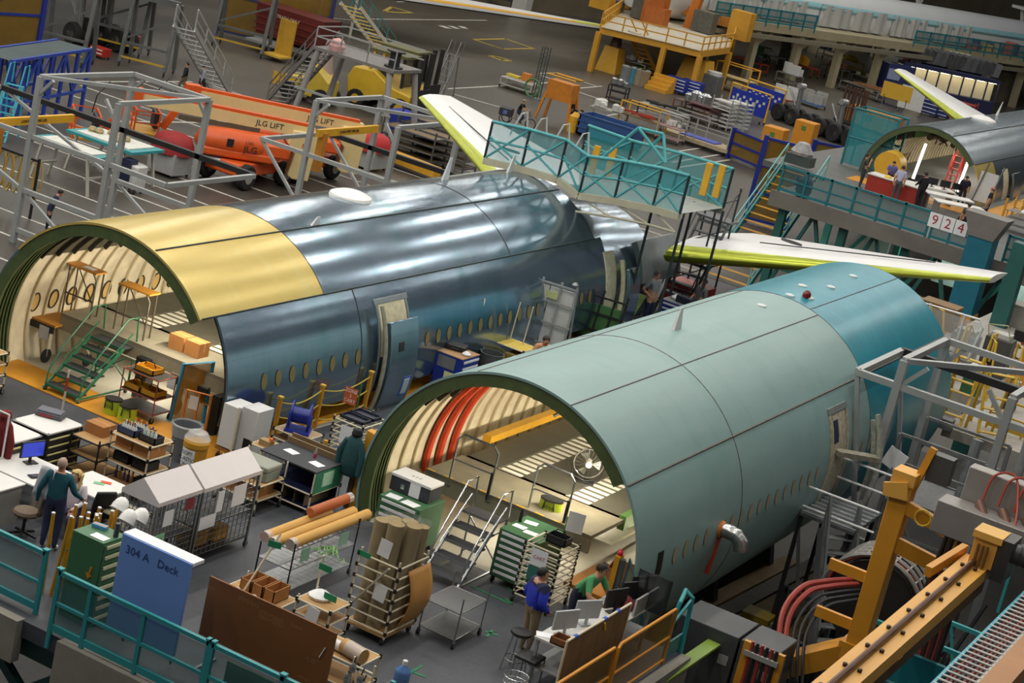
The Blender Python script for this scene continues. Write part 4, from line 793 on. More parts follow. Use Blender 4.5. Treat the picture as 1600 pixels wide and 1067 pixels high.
# ---------------------------------------------------------------- in front of the bare metal barrel
green=m('#2a6b4c',.45,0,.1)
steps('rolling_steps','green rolling steps with dark treads climbing to the bare metal barrel floor',-26.65,-25.7,34.2,35.75,6,1.1,green,m('#2f3133',.7,0,.2),.7)
def perch(label,x0,x1,y,z,h):
    t=T('work_perch',label,'table',((x0+x1)/2,y,z)); w=x1-x0; br=m('#5f5648',.45,.3,.2)
    M().box(-w/2,-.2,h,w/2,.2,h+.035).o('orange_top',m('#b97f2c',.6,0,.15,3),t); M().path([(w/2,-.15,0),(w/2,-.15,h-.15),(w/2-.12,-.15,h)],.022,7).o('leg',br,t)
    for x,y in ((-w/2+.05,-.15),(-w/2+.05,.15),(w/2-.05,.15)): M().tube((x,y,0),(x,y,h),.02).o('leg',br,t)
    M().tube((-w/2+.05,-.15,h*.45),(w/2,-.15,h*.45),.02).o('stretcher',br,t); M().tube((-w/2+.05,.15,h*.95),(w/2,-.15,h*.4),.014).o('brace',br,t)
    return t
perch('tall orange-topped perch on the platform, above the green steps',-28.1,-27.25,36.3,6.07,1.2); perch('orange-topped perch on the platform, against the yellow crown edge',-26.6,-25.7,36.3,6.07,1.2)
sheetpaper(-27.6,36.3,7.31,.3,.2,'white sheet on the tall orange perch')
for i,(x,l) in enumerate(((-24.95,'brown carton on the platform, next to the green handrail'),(-24.5,'brown carton on the platform, close to the metal skin'))): carton(x,36.55,6.075,.4,.4,.48,l)
t=T('ledge_cart','orange-topped ledge cart on a tall caster at the dark wall side','cart',(-28.2,36.2,DK)); M().box(-.55,-.6,.9,.45,.9,.95).o('orange_top',m('#c18630',.6,0,.15,3),t); M().box(-.55,-.64,.75,.45,-.6,.9).o('black_fascia',black,t); M().bar((.3,-.55,.35),(.3,-.55,.9),.1).o('leg',m('#c9c2ac',.5),t); caster(t,.3,-.55,0,.17); caster(t,.9,.2,0,.15); M().bar((.9,.2,.3),(.4,.2,.85),.06).o('leg',m('#c9c2ac',.5),t)
sign(t,.28,.3,(.2,-.65,.72),m('#b8bccc',.7))
t=T('ledge_cart','grey ledge cart with a hanging sheet beside the amber tarp','cart',(-24.0,36.3,DK)); M().box(-.55,-.5,.85,.5,1.0,.9).o('grey_top',m('#77715f',.7,0,.2),t); M().box(-.55,-.54,.7,.5,-.5,.86).o('black_fascia',black,t); M().bar((-.25,-.45,.3),(-.25,-.45,.85),.1).o('leg',m('#c9c2ac',.5),t); caster(t,-.25,-.45,0,.17); sign(t,.22,.3,(-.45,-.55,.7),m('#c3c6d2',.7)); M().box(-.1,-.4,.45,.5,.4,.48).o('lower_board',m('#b98a3c',.6),t)
bag('yellow and black tool bag under the grey ledge cart',-23.85,36.2,DK+.49,.4,.26,.22,.26,'#b9a431')
bag('lime green tool bag lettered in black on the orange walkway',-24.95,34.45,DK+.02,R(8),.4,.32,.34,s='YOU'); bag('lime green tool bag with black straps on the orange walkway',-24.5,34.4,DK+.02,R(25),.4,.3,.34)
t=rack('wire_cart','wire tool cart holding three yellow bins in front of the metal barrel','cart',-25.05,-24.1,34.75,35.4,[.2,.55,1.0],post=m('#9a4a30',.5),r=.014,wheels=.08,shelf=m('#3a3836',.6,0,.2),jnt=False)
for x,y,z,w,l in ((-24.6,35.05,DK+1.015,.5,'yellow bin of hardware on top of the wire cart'),(-24.8,35.0,DK+.565,.42,'yellow bin on the wire cart middle shelf, nearer the green steps'),(-24.35,35.0,DK+.565,.42,'yellow bin on the wire cart middle shelf, nearer the amber tarp')): tray(x,y,z,w,.4,.13,'#c78f22',l,'parts_bin')
t=T('black_case','black case with a white mark behind the wire cart','case',(-25.3,35.9,DK+.02)); M().cb(0,0,.55,.35,.4,.42).o('case_body',black,t,bev=.02); M().cb(0,0,0,.3,.3,.55).o('case_base',m('#45443f',.6),t); M().box(-.08,-.21,.68,-.02,-.2,.86).o('white_mark',paper,t)
t=T('amber_screen','amber tarp screen in a blue padded frame at the barrel edge','screen',(-23.85,35.5,DK)); M().path([(-.22,-.1,0),(-.2,.0,1.3),(.25,.45,1.45),(.25,.5,0)],.045,8).o('padded_frame',m('#3a8fb5',.6,0,.1),t); M().add([(-.2,-.1,.03),(-.18,0,1.28),(.24,.44,1.42),(.24,.49,.03)],[(0,1,2,3)]).o('amber_sheet',m('#b0822f',.3,0,.25,4,alpha=.85),t)
t=T('orange_barrier','small orange barrier gate hung with white notes','barrier',(-23.3,35.2,DK)); M().path([(-.25,-.1,0),(-.25,-.1,.95),(.25,.1,.95),(.25,.1,0)],.03,6).o('frame',m('#cf7f33',.5),t)
M().bar((0,0,0),(0,0,.95),.04).o('mid_post',m('#cf7f33',.5),t); sign(t,.2,.3,(-.08,-.05,.7),paper,(0,0,R(20)))
# chain barrier along the bare metal barrel
ropem=m('#cdb443',.6); PS=[(-22.06,36.5),(-22.06,38.2),(-22.06,40.3),(-22.06,40.95)]
t=T('chain_barrier','yellow post and rope barrier along the side of the bare metal barrel','barrier',(-22.4,38,DK))
for x,y in PS: q=M().prism([(-.045,-.035),(.045,-.035),(.045,.035),(-.045,.035)],'z',0,1.05).mv(x+22.4,y-38,0).o('post',m('#cc922a',.5,0,.12),t); M().box(-.06,-.05,1.05,.06,.05,1.09).mv(x+22.4,y-38,0).o('post_cap',m('#d8b04a',.5),q)
for (xa,ya),(xb,yb) in ((PS[0],PS[1]),(PS[1],PS[2])):
    for h in (.95,.6,.25): M().path([(xa+22.4+(xb-xa)*k/10,ya-38+(yb-ya)*k/10,h-.16*math.sin(math.pi*k/10)) for k in range(11)],.016,5).o('rope',ropem,t)
t=T('zone_sign','orange zone cart sign on a green pole by the open plug door','sign',(-21.75,39.1,DK)); M().tube((.16,0,0),(.16,0,1.1),.018).o('pole',m('#3d7a3a',.5),t); sign(t,.36,.4,(-.05,-.02,.75),m('#c9643a',.6,0,.15),s='ZONE\n3\nCART',sz=.12,sm=paper); M().lathe([(.14,0),(.14,.03)],12).mv(.16,0,0).o('base',black,t)
t=rack('pipe_rack','black-jointed pipe rack with dark trays on top, beside the hanging coat','rack',-20.75,-20.0,36.7,37.7,[.2,.33,.46,.6,.74,.88,1.02],1.1,board=False)
for y,l in ((37.0,'dark blue tray on the pipe rack, nearer the coat'),(37.45,'dark blue tray on the pipe rack, nearer the door')): tray(-20.4,y,DK+1.04,.6,.36,.07,'#23273a',l)
sign(t,.3,.4,(.0,-.52,.75),paper)
t=T('yellow_post','short yellow post standing in front of the pipe rack','post',(-20.55,36.2,DK)); M().tube((0,0,0),(0,0,.65),.05,n=10).o('post_body',m('#c9942c',.5,0,.1),t)
# blue workshop cabinet etc between the barrels
c=cabinet('blue tool cabinet with wooden top and clutter beside the bare metal barrel',-21.85,44.15,.75,.9,1.05,5,blu,face='x',top=m('#a5805c',.7,0,.15)); sign(c,.5,.3,(-.05,-.455,.85),m('#77797a',.5)); sign(c,.3,.26,(.1,-.455,.5),m('#d8d9a0',.6,0,.2,15)); sign(c,.25,.2,(-.1,-.455,.2),m('#e2ded6',.6))
t=T('black_case','black tool case lying on the blue cabinet','case',(-22.0,44.3,DK+1.075),.3); M().cb(0,0,0,.5,.4,.14).o('case_body',black,t,bev=.02); M().path([(-.1,-.2,.08),(-.08,-.26,.08),(.08,-.26,.08),(.1,-.2,.08)],.012,5).o('handle',black,t)
tag(M().lathe([(.1,0),(.12,.04),(.05,.1),(.01,.1)],9).mv(-21.6,44.1,DK+1.075).o('white_rag',paper),'crumpled white rag on the blue cabinet','rag')
tag(M().lathe([(.09,0),(.1,.08),(.05,.2),(.01,.22)],9).mv(-21.45,43.65,DK+.35).o('yellow_glove',m('#d8a92c',.7)),'yellow glove hanging at the corner of the blue cabinet','glove')
t=T('trash_can','galvanised metal trash can beside the blue cabinet','trash can',(-21.9,46.2,DK)); M().lathe([(.27,0),(.31,.72),(.33,.74),(.3,.74),(.26,.1)],22).o('can_body',m('#7b8081',.35,.7,.15),t)
t=rack('pipe_cart','pipe cart with yellow foam top behind the metal trash can','cart',-22.3,-21.4,47.0,47.8,[.4,.8],.85,shelf=m('#cdb34d',.7,0,.15)); 
for x in (-.3,.1): M().tube((x,.2,.8),(x+.05,.2,1.9),.018).o('upright_rod',pipe,t)
t=T('stand_pole','slim white pole stand beside the metal barrel windows','stand',(-22.4,46.0,DK)); M().tube((0,0,0),(.03,0,2.1),.022).o('pole',whitep,t); M().lathe([(.2,0),(.2,.03)],12).o('base',steel,t); M().path([(-.02,0,1.9),(-.12,0,1.5),(-.05,0,1.2)],.03,6).o('black_hose',black,t)
t=T('panel_dolly','tall aluminium dolly stacked with white panels','dolly',(-22.2,49.6,DK),R(8))
for x in (-.75,-.25,.3,.75):
    M().bar((x,-.15,0),(x,-.15,2.3),.06).o('upright',alu,t); M().bar((x,.5,0),(x,-.1,2.2),.05).o('rear_strut',alu,t)
for z in (.5,1.1,1.7,2.2): M().bar((-.8,-.17,z),(.8,-.17,z),.05).o('cross_bar',alu,t)
for k,(x,w) in enumerate(((-.4,.7),(.35,.75))): M().box(x-w/2,-.1+k*.05,.3,x+w/2,-.07+k*.05,2.1).o('white_panel',m('#cfd0cd',.5,0,.05),t)
M().box(-.85,-.3,.12,.85,.55,.18).o('base_frame',alu,t); sign(t,.35,.2,(.1,-.2,1.9),m('#b8bd86',.6,0,.2,14))
for x in (-.75,.75):
    for y in (-.2,.45): caster(t,x,y,0,.06)
    M().lathe([(.08,2.3),(.1,2.35),(.05,2.42)],8).mv(x*.9,-.15,0).o('clamp',steel,t)
t=T('panel_rack','black rack leaning with green sheets beside the aluminium dolly','rack',(-22.0,53.0,DK),R(8)); M().box(-.6,-.02,.15,.55,.12,1.15).o('green_sheet',m('#3f6b3a',.5,0,.15),t)
for x in (-.55,-.15,.25,.6): M().bar((x,-.1,0),(x+.08,.05,1.6),.06).o('upright',black,t)
for z in (.4,.9,1.4): M().bar((-.6,-.08,z),(.65,-.04,z),.05).o('cross_bar',black,t)
M().bar((-.75,-.05,0),(-.7,0,1.4),.05).o('yellow_upright',m('#c9942c',.5),t)
# ---------------------------------------------------------------- white desks at the far side of the foreground deck
wt=m('#dcdbd8',.5,0,.03)
def drawers(label,x0,x1,y0,y1,h):
    t=T('drawer_rack',label,'drawers',((x0+x1)/2,(y0+y1)/2,DK)); w,d=x1-x0,y1-y0; M().box(-w/2,-d/2,h-.03,w/2,d/2,h).o('white_top',wt,t)
    for sx in (-1,1):
        for sy in (-1,1): M().tube((sx*w/2*.95,sy*d/2*.95,0),(sx*w/2*.95,sy*d/2*.95,h),.025).o('post',joint,t)
    M().box(-w/2*.9,-d/2*.92,.1,w/2*.9,d/2*.9,h-.04).o('carcass',m('#2b2a27',.7,0,.4,12),t)
    for k in range(5): z=.15+k*(h-.25)/5; q=M().box(w/2*.9,-d/2*.9,z,w/2*.97,d/2*.9,z+.12).o('drawer',m('#37352f',.6,0,.5,20),t); M().tube((w/2,-d/2*.88,z+.12),(w/2,d/2*.88,z+.12),.02).o('drawer_rail',m('#c9c083',.5),q)
    return t
drawers('white-topped drawer rack with a grey case on it',-23.95,-23.05,29.95,31.0,1.05); drawers('white-topped drawer rack half hidden by the red jackets',-24.1,-23.15,28.9,29.9,1.0)
t=T('equipment_case','flat grey case on the white drawer rack','case',(-23.7,30.75,DK+1.055),R(20)); M().cb(0,0,0,.55,.32,.1).o('case_base',m('#53545e',.5,0,.1),t,bev=.02); M().cb(0,0,.1,.5,.28,.04).o('case_lid',m('#666874',.5,0,.1),t,bev=.02)
M().box(-.2,-.165,.02,.1,-.16,.07).o('red_band',m('#8f3130',.5),t)
t=rack('pipe_cart','black pipe cart with brown carton beside the white drawer rack','cart',-23.0,-22.3,30.6,31.5,[.25,.6,.95],1.05,post=joint); carton(-22.75,31.15,DK+.965,.45,.4,.22,'brown carton on the black pipe cart')
def desk(label,x0,x1,y0,y1,h=.75):
    t=T('desk',label,'desk',((x0+x1)/2,(y0+y1)/2,DK)); w,d=x1-x0,y1-y0; M().box(-w/2,-d/2,h-.04,w/2,d/2,h).o('desktop',wt,t,bev=.01)
    for sx in (-1,1): M().box(sx*w/2*.92-.02,-d/2*.9,0,sx*w/2*.92+.02,d/2*.9,h-.04).o('side_panel',m('#8e8c88',.6),t)
    return t
desk('white desk holding the monitor and black keyboard',-23.2,-21.9,28.3,29.45); desk('white desk in the corner next to the brown chair',-23.3,-22.05,27.2,28.25); desk('pale table with coloured cards where the blonde woman sits',-21.85,-20.85,28.9,29.9); desk('white side desk heaped with papers',-24.5,-23.3,27.9,28.8)
monitor(-22.7,29.1,DK+.755,R(75),'black monitor with a blue screen on the white desk',m('#1b2a8f',.2,emit=1.2)); 
t=T('keyboard','black keyboard on the white desk','keyboard',(-22.15,28.75,DK+.755),R(70)); M().cb(0,0,0,.45,.16,.02).o('keyboard_base',black,t); M().cb(0,0,.02,.4,.12,.008).o('keys',m('#34353a',.5),t)
tag(M().cb(0,0,0,.3,.22,.025).mv(-21.65,29.1,DK+.755,R(60)).o('tablet',black),'black tablet at the edge of the pale table','tablet')
for x,y,c_,l in ((-21.3,29.65,'#d8552f','orange card on the pale table'),(-21.35,29.5,'#7fb98a','green card on the pale table')): sheetpaper(x,y,DK+.755,.2,.12,l,.5,mt=m(c_,.6),name='card',cat='card')
for k in range(3): sheetpaper(-23.8+.15*k,28.35+.1*k,DK+.76+.004*k,.3,.22,('white sheet of the heap on the side desk, lowest one','white sheet of the heap on the side desk, middle one','white sheet of the heap on the side desk, top one')[k],.3*k)
sheetpaper(-22.5,27.6,DK+.755,.25,.35,'white sheet on the corner desk')
t=T('office_chair','brown upholstered office chair turned from the white desk','chair',(-21.55,27.75,DK),R(-60)); M().lathe([(.23,.44),(.25,.48),(.22,.53),(.02,.54)],14).o('seat',m('#6b5a4b',.8,0,.1),t); M().sheet(lambda u,v:((u-.5)*.5*(1-.25*v**3),.22+.05*math.cos((u-.5)*3)+.08*v,.55+.6*v),8,8).o('backrest',m('#6e5d4e',.8,0,.1),t).modifiers.new('pad','SOLIDIFY').thickness=.07
M().tube((0,0,.08),(0,0,.45),.03).o('gas_post',black,t); M().bar((0,.2,.42),(0,.27,.7),.05,.02).o('back_bracket',black,t)
for k in range(5): a=k*1.257; M().bar((0,0,.1),(.28*math.cos(a),.28*math.sin(a),.05),.04).o('base_spoke',black,t)
t=T('office_chair','black office chair behind the blonde woman','chair',(-20.75,28.75,DK),R(-120)); M().lathe([(.23,.44),(.25,.48),(.22,.53),(.02,.54)],14).o('seat',black,t); M().sheet(lambda u,v:((u-.5)*.46*(1-.2*v**3),.22+.08*v,.55+.55*v),8,8).o('backrest',black,t).modifiers.new('pad','SOLIDIFY').thickness=.05
M().tube((0,0,.08),(0,0,.45),.03).o('gas_post',black,t)
for k in range(5): a=k*1.257; M().bar((0,0,.1),(.28*math.cos(a),.28*math.sin(a),.05),.04).o('base_spoke',black,t)
for x,y,z,l,c_ in ((-23.35,28.95,DK+.55,'dark red jacket hanging nearest the drawer rack','#6f1b1f'),(-23.6,28.6,DK+.6,'darker maroon jacket hanging behind the red jacket','#5a171b'),(-23.9,28.5,DK+.75,'olive jacket hanging at the frame edge','#4c4b33')): t=T('jacket',l,'jacket',(x,y,z)); coat(t,m(c_,.85,0,.25,6,bump=.3),m(c_,.85,0,.2),1.0,.27)
t=T('coat_rail','slim white coat rail carrying the jackets','rail',(-23.6,28.75,DK))
for x in (-.6,.5): M().tube((x,0,0),(x,0,1.65),.02).o('post',whitep,t)
M().tube((-.6,0,1.65),(.5,0,1.65),.018).o('rail',whitep,t)
t=rack('pipe_cart','dark pipe stand with pale shelf beside the wire cage end','stand',-20.45,-19.85,28.5,29.2,[.4,.75],.8,post=m('#7d7661',.5),shelf=m('#8f886f',.7,0,.3,9))
t=T('white_pole','red and white safety pole in front of the green steps','pole',(-24.55,32.2,DK)); M().tube((0,0,0),(.0,.0,1.5),.022).o('pole',m('#d9d2c4',.5),t); M().tube((0,0,1.05),(0,0,1.35),.024).o('red_band',m('#b03a2a',.5),t); M().lathe([(.15,0),(.15,.03)],12).o('base',steel,t)
t=rack('pipe_rack','black and cream pipe rack at the frame edge, on the deck by the orange walkway','rack',-27.6,-26.9,32.4,33.1,[.2,.45,.7,.95],1.05,board=True)
t=T('yellow_drum','yellow drum lying open at the dark barrel edge','drum',(-28.0,33.0,DK+.95),R(60)); M().lathe([(.36,-.35),(.38,.3),(.36,.32),(.33,.3),(.33,-.3)],20,ax='x').o('drum_body',m('#c9a02f',.5,0,.12),t)
M().bar((-.25,0,-.95),(-.25,0,-.3),.08).o('stand_leg',black,t); M().bar((.2,0,-.95),(.2,0,-.3),.08).o('stand_leg',black,t)
# tools behind the near barrel: red chests, blue bench, steps up to the tail dock
redc=m('#a8281b',.4,0,.12)
c=cabinet('wide red drawer chest between the barrels, nearest the worker in darker grey',-19.75,58.6,1.9,.8,1.05,7,redc,pull=chrome,top=black); c2=cabinet('red drawer chest further along, below the stabiliser edge',-19.6,61.2,1.7,.8,1.1,6,redc,pull=chrome,top=black)
cabinet('low red chest with open lids beside the steel steps',-22.3,60.6,1.4,.8,.9,5,redc,pull=chrome)
cabinet('blue bench cabinet where the worker in light grey leans',-21.15,57.3,1.3,.7,.95,5,blu,top=m('#9b9ea0',.4,.2))
t=T('tool_box','navy tool box on the blue bench cabinet','box',(-21.2,57.3,DK+.975)); M().cb(0,0,0,.5,.3,.22).o('box_body',m('#1f2535',.5),t,bev=.03); M().path([(-.12,0,.22),(-.1,0,.3),(.1,0,.3),(.12,0,.22)],.015,6).o('handle',black,t)
tag(M().lathe([(.2,0),(.22,.06),(.1,.14),(.01,.15)],9).mv(-21.5,57.5,DK+.975).o('white_cloths',paper),'crumpled white cloths on the blue bench cabinet','cloth')
t=T('lime_tray','green and orange slide board at the foot of the tail door','tray',(-22.2,56.0,DK),R(15)); M().bar((-.3,-.8,.1),(-.1,.9,.9),.5,.04).o('green_board',m('#6a8c33',.5,0,.1),t); M().bar((-.2,-1.3,.05),(-.2,-.1,.2),.55,.05).o('orange_board',m('#c9781f',.5,0,.1),t)
for x,y,w,d,h,c_,l in ((-18.3,62.5,.9,.7,.8,'#b7b9b5','pale metal bench beyond the red chests'),(-18.9,63.8,1.2,.6,.7,'#a9463a','red tool trolley behind the red chests'),(-17.5,63.3,.8,.8,1.0,'#4a5053','dark cabinet beyond the red chests')): cabinet(l,x,y,w,d,h,4,m(c_,.5,0,.15))
S('floor_deck_tail',M().box(-24.5,58,DK-.3,-17.5,66,DK),m('#3b3c3e',.7,0,.2,2))
dst=m('#3b4044',.45,.3,.15)
t=T('dock_steps','dark steel stair tower climbing to the tail scaffold','stairs',(-22.3,60.2,DK))
for s in (-.5,.5):
    for y in (-.6,1.2): M().tube((s,y,0),(s,y,4.2),.035).o('post',dst,t)
    M().path([(s,-1.0,.9),(s,.9,3.9),(s,1.3,4.1)],.025,6).o('handrail',dst,t); M().bar((s,-1.1,0),(s,.9,3.0),.05,.12).o('stringer',dst,t)
for k in range(9): M().box(-.5,-1.05+k*.22,.3+k*.32,.5,-.8+k*.22,.34+k*.32).o('tread',m('#565a5e',.5,.3),t)
for z in (1.0,2.2,3.2): M().tube((-.5,-.6,z),(.5,1.2,z+.6),.02).o('cross_brace',dst,t)
M().box(-.6,.8,3.0,.6,1.6,3.06).o('landing',m('#565a5e',.5,.3),t)
# ---------------------------------------------------------------- people
def person(label,loc,face,H=1.76,shirt='#555555',pants='#2b3044',skin='#b98a6c',hair='#2a211b',shoe='#2a2624',sleeve='short',pose=None,hairstyle='short',group=None,yoke=None,sit=False,glasses=False,cat='person',cap=None,tank=False):
    J=dict(pel=(0,0,.96),spi=(0,.0,1.12),che=(0,.01,1.33),nec=(0,.02,1.50),jaw=(0,-.02,1.575),sku=(0,.0,1.665),top=(0,.01,1.715),nose=(0,-.10,1.635),
        shL=(-.185,.01,1.43),elL=(-.235,.03,1.14),wrL=(-.24,-.06,.90),shR=(.185,.01,1.43),elR=(.235,.03,1.14),wrR=(.24,-.06,.90),
        hiL=(-.095,0,.91),knL=(-.105,-.02,.50),anL=(-.11,.02,.09),toL=(-.125,-.15,.04),hiR=(.095,0,.91),knR=(.105,-.02,.50),anR=(.11,.02,.09),toR=(.125,-.15,.04))
    if pose:
        for k,v in pose.items():
            if k not in ('bend','turn'): J[k]=v
    J={k:V(v) for k,v in J.items()}
    if pose and 'bend' in pose:   # lean the upper body forward about the pelvis
        mx=Matrix.Translation(J['pel'])@Matrix.Rotation(pose['bend'][0],4,'X')@Matrix.Translation(-J['pel'])
        for k in ('spi','che','nec','jaw','sku','top','nose','shL','shR')+tuple(q for q in ('elL','wrL','elR','wrR') if q not in pose): J[k]=mx@J[k]
        if len(pose['bend'])>1:   # keep looking ahead
            mh=Matrix.Translation(J['nec'])@Matrix.Rotation(pose['bend'][1],4,'X')@Matrix.Translation(-J['nec'])
            for k in ('jaw','sku','top','nose'): J[k]=mh@J[k]
    if pose and 'turn' in pose:
        mh=Matrix.Translation(J['nec'])@Matrix.Rotation(pose['turn'][0],4,'Z')@Matrix.Translation(-J['nec'])
        for k in ('jaw','sku','top','nose'): J[k]=mh@J[k]
    RAD=dict(pel=(.185,.145),spi=(.175,.14),che=(.2,.145),nec=(.064,.064),jaw=(.064,.076),sku=(.088,.105),top=(.064,.075),nose=(.017,.017),sh=(.085,.082),el=(.058,.056),wr=(.034,.031),hi=(.118,.115),kn=(.082,.08),an=(.043,.045),to=(.042,.035))
    if sleeve=='jacket': RAD.update(pel=(.21,.17),spi=(.235,.19),che=(.235,.18),sh=(.115,.11),el=(.095,.09),wr=(.045,.042))
    E=[('pel','spi'),('spi','che'),('che','nec'),('nec','jaw'),('jaw','sku'),('sku','top'),('sku','nose')]
    for s in 'LR': E+=[('che','sh'+s),('sh'+s,'el'+s),('el'+s,'wr'+s),('pel','hi'+s),('hi'+s,'kn'+s),('kn'+s,'an'+s),('an'+s,'to'+s)]
    names=list(J.keys()); vs=[J[n] for n in names]; rad=[RAD.get(n,RAD.get(n[:2])) for n in names]; ed=[(names.index(a),names.index(b)) for a,b in E]; kinds=[None]*len(names)
    handv=[]
    for s in 'LR':
        w=J['wr'+s]; d=(w-J['el'+s]).normalized(); sd=d.cross(V((1,0,0)) if abs(d.x)<.8 else V((0,1,0))).normalized(); nn=d.cross(sd)
        pw=names.index('wr'+s); vs.append(w+d*.06); rad.append((.036,.018)); ed.append((pw,len(vs)-1)); pi=len(vs)-1; handv.append(pi)
        for k,(off,L) in enumerate(((-.030,.075),(-.010,.09),(.010,.085),(.028,.065))):
            vs.append(w+d*.105+sd*off); rad.append((.0095,.0095)); ed.append((pi,len(vs)-1)); handv.append(len(vs)-1)
            vs.append(w+d*(.105+L*.55)+sd*off*1.1+nn*.02); rad.append((.008,.008)); ed.append((len(vs)-2,len(vs)-1)); handv.append(len(vs)-1)
        vs.append(w+d*.05+sd*-.05+nn*.012); rad.append((.011,.011)); ed.append((pw,len(vs)-1)); handv.append(len(vs)-1)
        vs.append(w+d*.09+sd*-.06+nn*.03); rad.append((.009,.009)); ed.append((len(vs)-2,len(vs)-1)); handv.append(len(vs)-1)
    k=H/1.76
    me=bpy.data.meshes.new('body'); me.from_pydata([tuple(v) for v in vs],ed,[]); tmp=bpy.data.objects.new('body_tmp',me); COL.objects.link(tmp)
    sm=tmp.modifiers.new('skin','SKIN'); sm.use_smooth_shade=True
    for i,r in enumerate(rad): me.skin_vertices[0].data[i].radius=r
    me.skin_vertices[0].data[names.index('pel')].use_root=True
    tmp.modifiers.new('sub','SUBSURF').levels=2
    dg=bpy.context.evaluated_depsgraph_get(); bm_=bpy.data.meshes.new_from_object(tmp.evaluated_get(dg)); bpy.data.objects.remove(tmp)
    for mt in (m(shirt,.8,0,.15,8),m(pants,.8,0,.15,8),m(skin,.5,0,.06,6),m(shoe,.6)): bm_.materials.append(mt)
    if yoke: bm_.materials.append(m(yoke,.8,0,.1))
    segs=[]
    for a,b in E:
        if a in('pel','spi','che') and b in('spi','che'): c=0
        elif b=='nec': c=0
        elif a in('nec','jaw','sku'): c=2
        elif b[:2]=='sh': c=2 if tank else 0
        elif a[:2]=='sh': c=0 if sleeve!='none' else 2
        elif a[:2]=='el': c=0 if sleeve in('long','jacket') else 2
        elif b[:2]=='hi' or a[:2]=='hi' or a[:2]=='kn': c=1
        else: c=3
        segs.append((J[a],J[b],c,b))
    for hv in handv: segs.append((vs[hv],vs[hv],2,'hand'))
    for p in bm_.polygons:
        c=p.center; best=(9,0)
        for a,b,cc,nm in segs:
            d=b-a; l=d.length_squared; t=max(0,min(1,(c-a).dot(d)/l)) if l>1e-9 else 0; q=(c-(a+d*t)).length
            if q<best[0]:
                z=cc
                if nm=='nec' and t>.93: z=2
                if nm[:2]=='el' and sleeve=='short' and t>.75: z=2
                if nm=='spi' and cc==0 and t<.25 and sleeve!='jacket': z=1
                best=(q,z)
        p.material_index=best[1]
        if yoke and best[1]==0 and c.z>J['che'].z+.05: p.material_index=4
        p.use_smooth=True
    t=T('person',label,cat,loc,math.atan2(face[0],-face[1]),group); t.scale=(k,k,k)
    o=bpy.data.objects.new('body',bm_); COL.objects.link(o); o.parent=t
    # hair, ears and eyes
    sk=J['sku']; fw=(J['nose']-sk); fw.z=0; fw.normalize(); up=(J['top']-J['jaw']).normalized(); rt=fw.cross(up).normalized(); fw=up.cross(rt).normalized()
    B=Matrix(((rt.x,-fw.x,up.x,sk.x),(rt.y,-fw.y,up.y,sk.y),(rt.z,-fw.z,up.z,sk.z),(0,0,0,1)))
    hm=m(hair,.7,0,.25,14)
    def cap_(r,lo,back,nm,mt):
        def fn(u,v):
            a=2*math.pi*u; front=math.cos(a)<-.35   # -y local is the face
            low=lo if not front else max(lo,.35)
            ph=math.pi/2*(1-v)*1.0; z=math.sin(math.pi/2-(math.pi/2-low)*(1-v)) if False else None
            th=(1-v)*(math.pi/2-low)
            return B@V((.082*r*math.sin(th)*math.sin(a),.012+.1*r*math.sin(th)*math.cos(a)*1.0,.095*r*math.cos(th)-.0))
        return M().sheet(fn,20,7).o(nm,mt,t,smooth=70)
    if hairstyle=='short': cap_(1.16,-.35,0,'hair',hm)
    elif hairstyle=='bald': cap_(1.06,-.5,0,'hair',m('#a88f80',.5,0,.1))
    elif hairstyle=='long':
        cap_(1.2,-.3,0,'hair',hm); M().sheet(lambda u,v:B@V((.11*math.sin((u-.5)*3.6)*(1+.1*v),.09*math.cos((u-.5)*3.6)+.02,.05-.33*v)),12,8).o('hair',hm,t).modifiers.new('thick','SOLIDIFY').thickness=.03
    if cap:
        cap_(1.22,.05,0,'cap',m(cap,.7)); M().sheet(lambda u,v:B@V((.08*(u-.5)*2,-.08-.08*v,.055-.01*v)),6,3).o('cap_brim',m(cap,.7),t)
    for s in (-1,1):
        M().lathe([(.002,-.012),(.016,0),(.002,.012)],8,ax='x').xf(B@Matrix.Translation((s*.084,.0,-.025))@Matrix.Diagonal((1,1,1.6,1))).o('ear',m(skin,.5,0,.06,6),t)
        M().lathe([(.002,-.008),(.011,0),(.002,.008)],8,ax='y').xf(B@Matrix.Translation((s*.034,-.088,.0))).o('eye',m('#1d1917',.3),t)
    M().box(-.026,-.004,-.004,.026,.004,.004).xf(B@Matrix.Translation((0,-.088,-.068))).o('mouth',m('#8a4a42',.5),t)
    if glasses: M().path([B@V(q) for q in ((-.085,0,.005),(-.07,-.1,.005),(0,-.112,.005),(.07,-.1,.005),(.085,0,.005))],.005,4).path([B@V((-.035+.025*math.cos(i),-.106,.018*math.sin(i)-.004)) for i in (0,1.05,2.1,3.14,4.2,5.2)],.004,4,True).path([B@V((.035+.025*math.cos(i),-.106,.018*math.sin(i)-.004)) for i in (0,1.05,2.1,3.14,4.2,5.2)],.004,4,True).o('glasses',m('#2a2a2e',.3),t)
    return t
SITP=dict(hiL=(-.1,-.03,.90),knL=(-.13,-.45,.93),anL=(-.13,-.43,.52),toL=(-.13,-.58,.47),hiR=(.1,-.03,.90),knR=(.13,-.45,.93),anR=(.13,-.43,.52),toR=(.13,-.58,.47))
person('man in bright blue jacket with navy shoulders standing beside the bar stool',(-13.05,31.75,DK),(.55,.85),1.74,'#1d2fae','#8b7a5f',hair='#17130f',shoe='#6b5435',sleeve='jacket',yoke='#1d2145',pose=dict(elL=(-.29,.06,1.14),wrL=(-.2,-.16,.98),elR=(.29,.06,1.14),wrR=(.2,-.16,.98),turn=(R(-35),)))
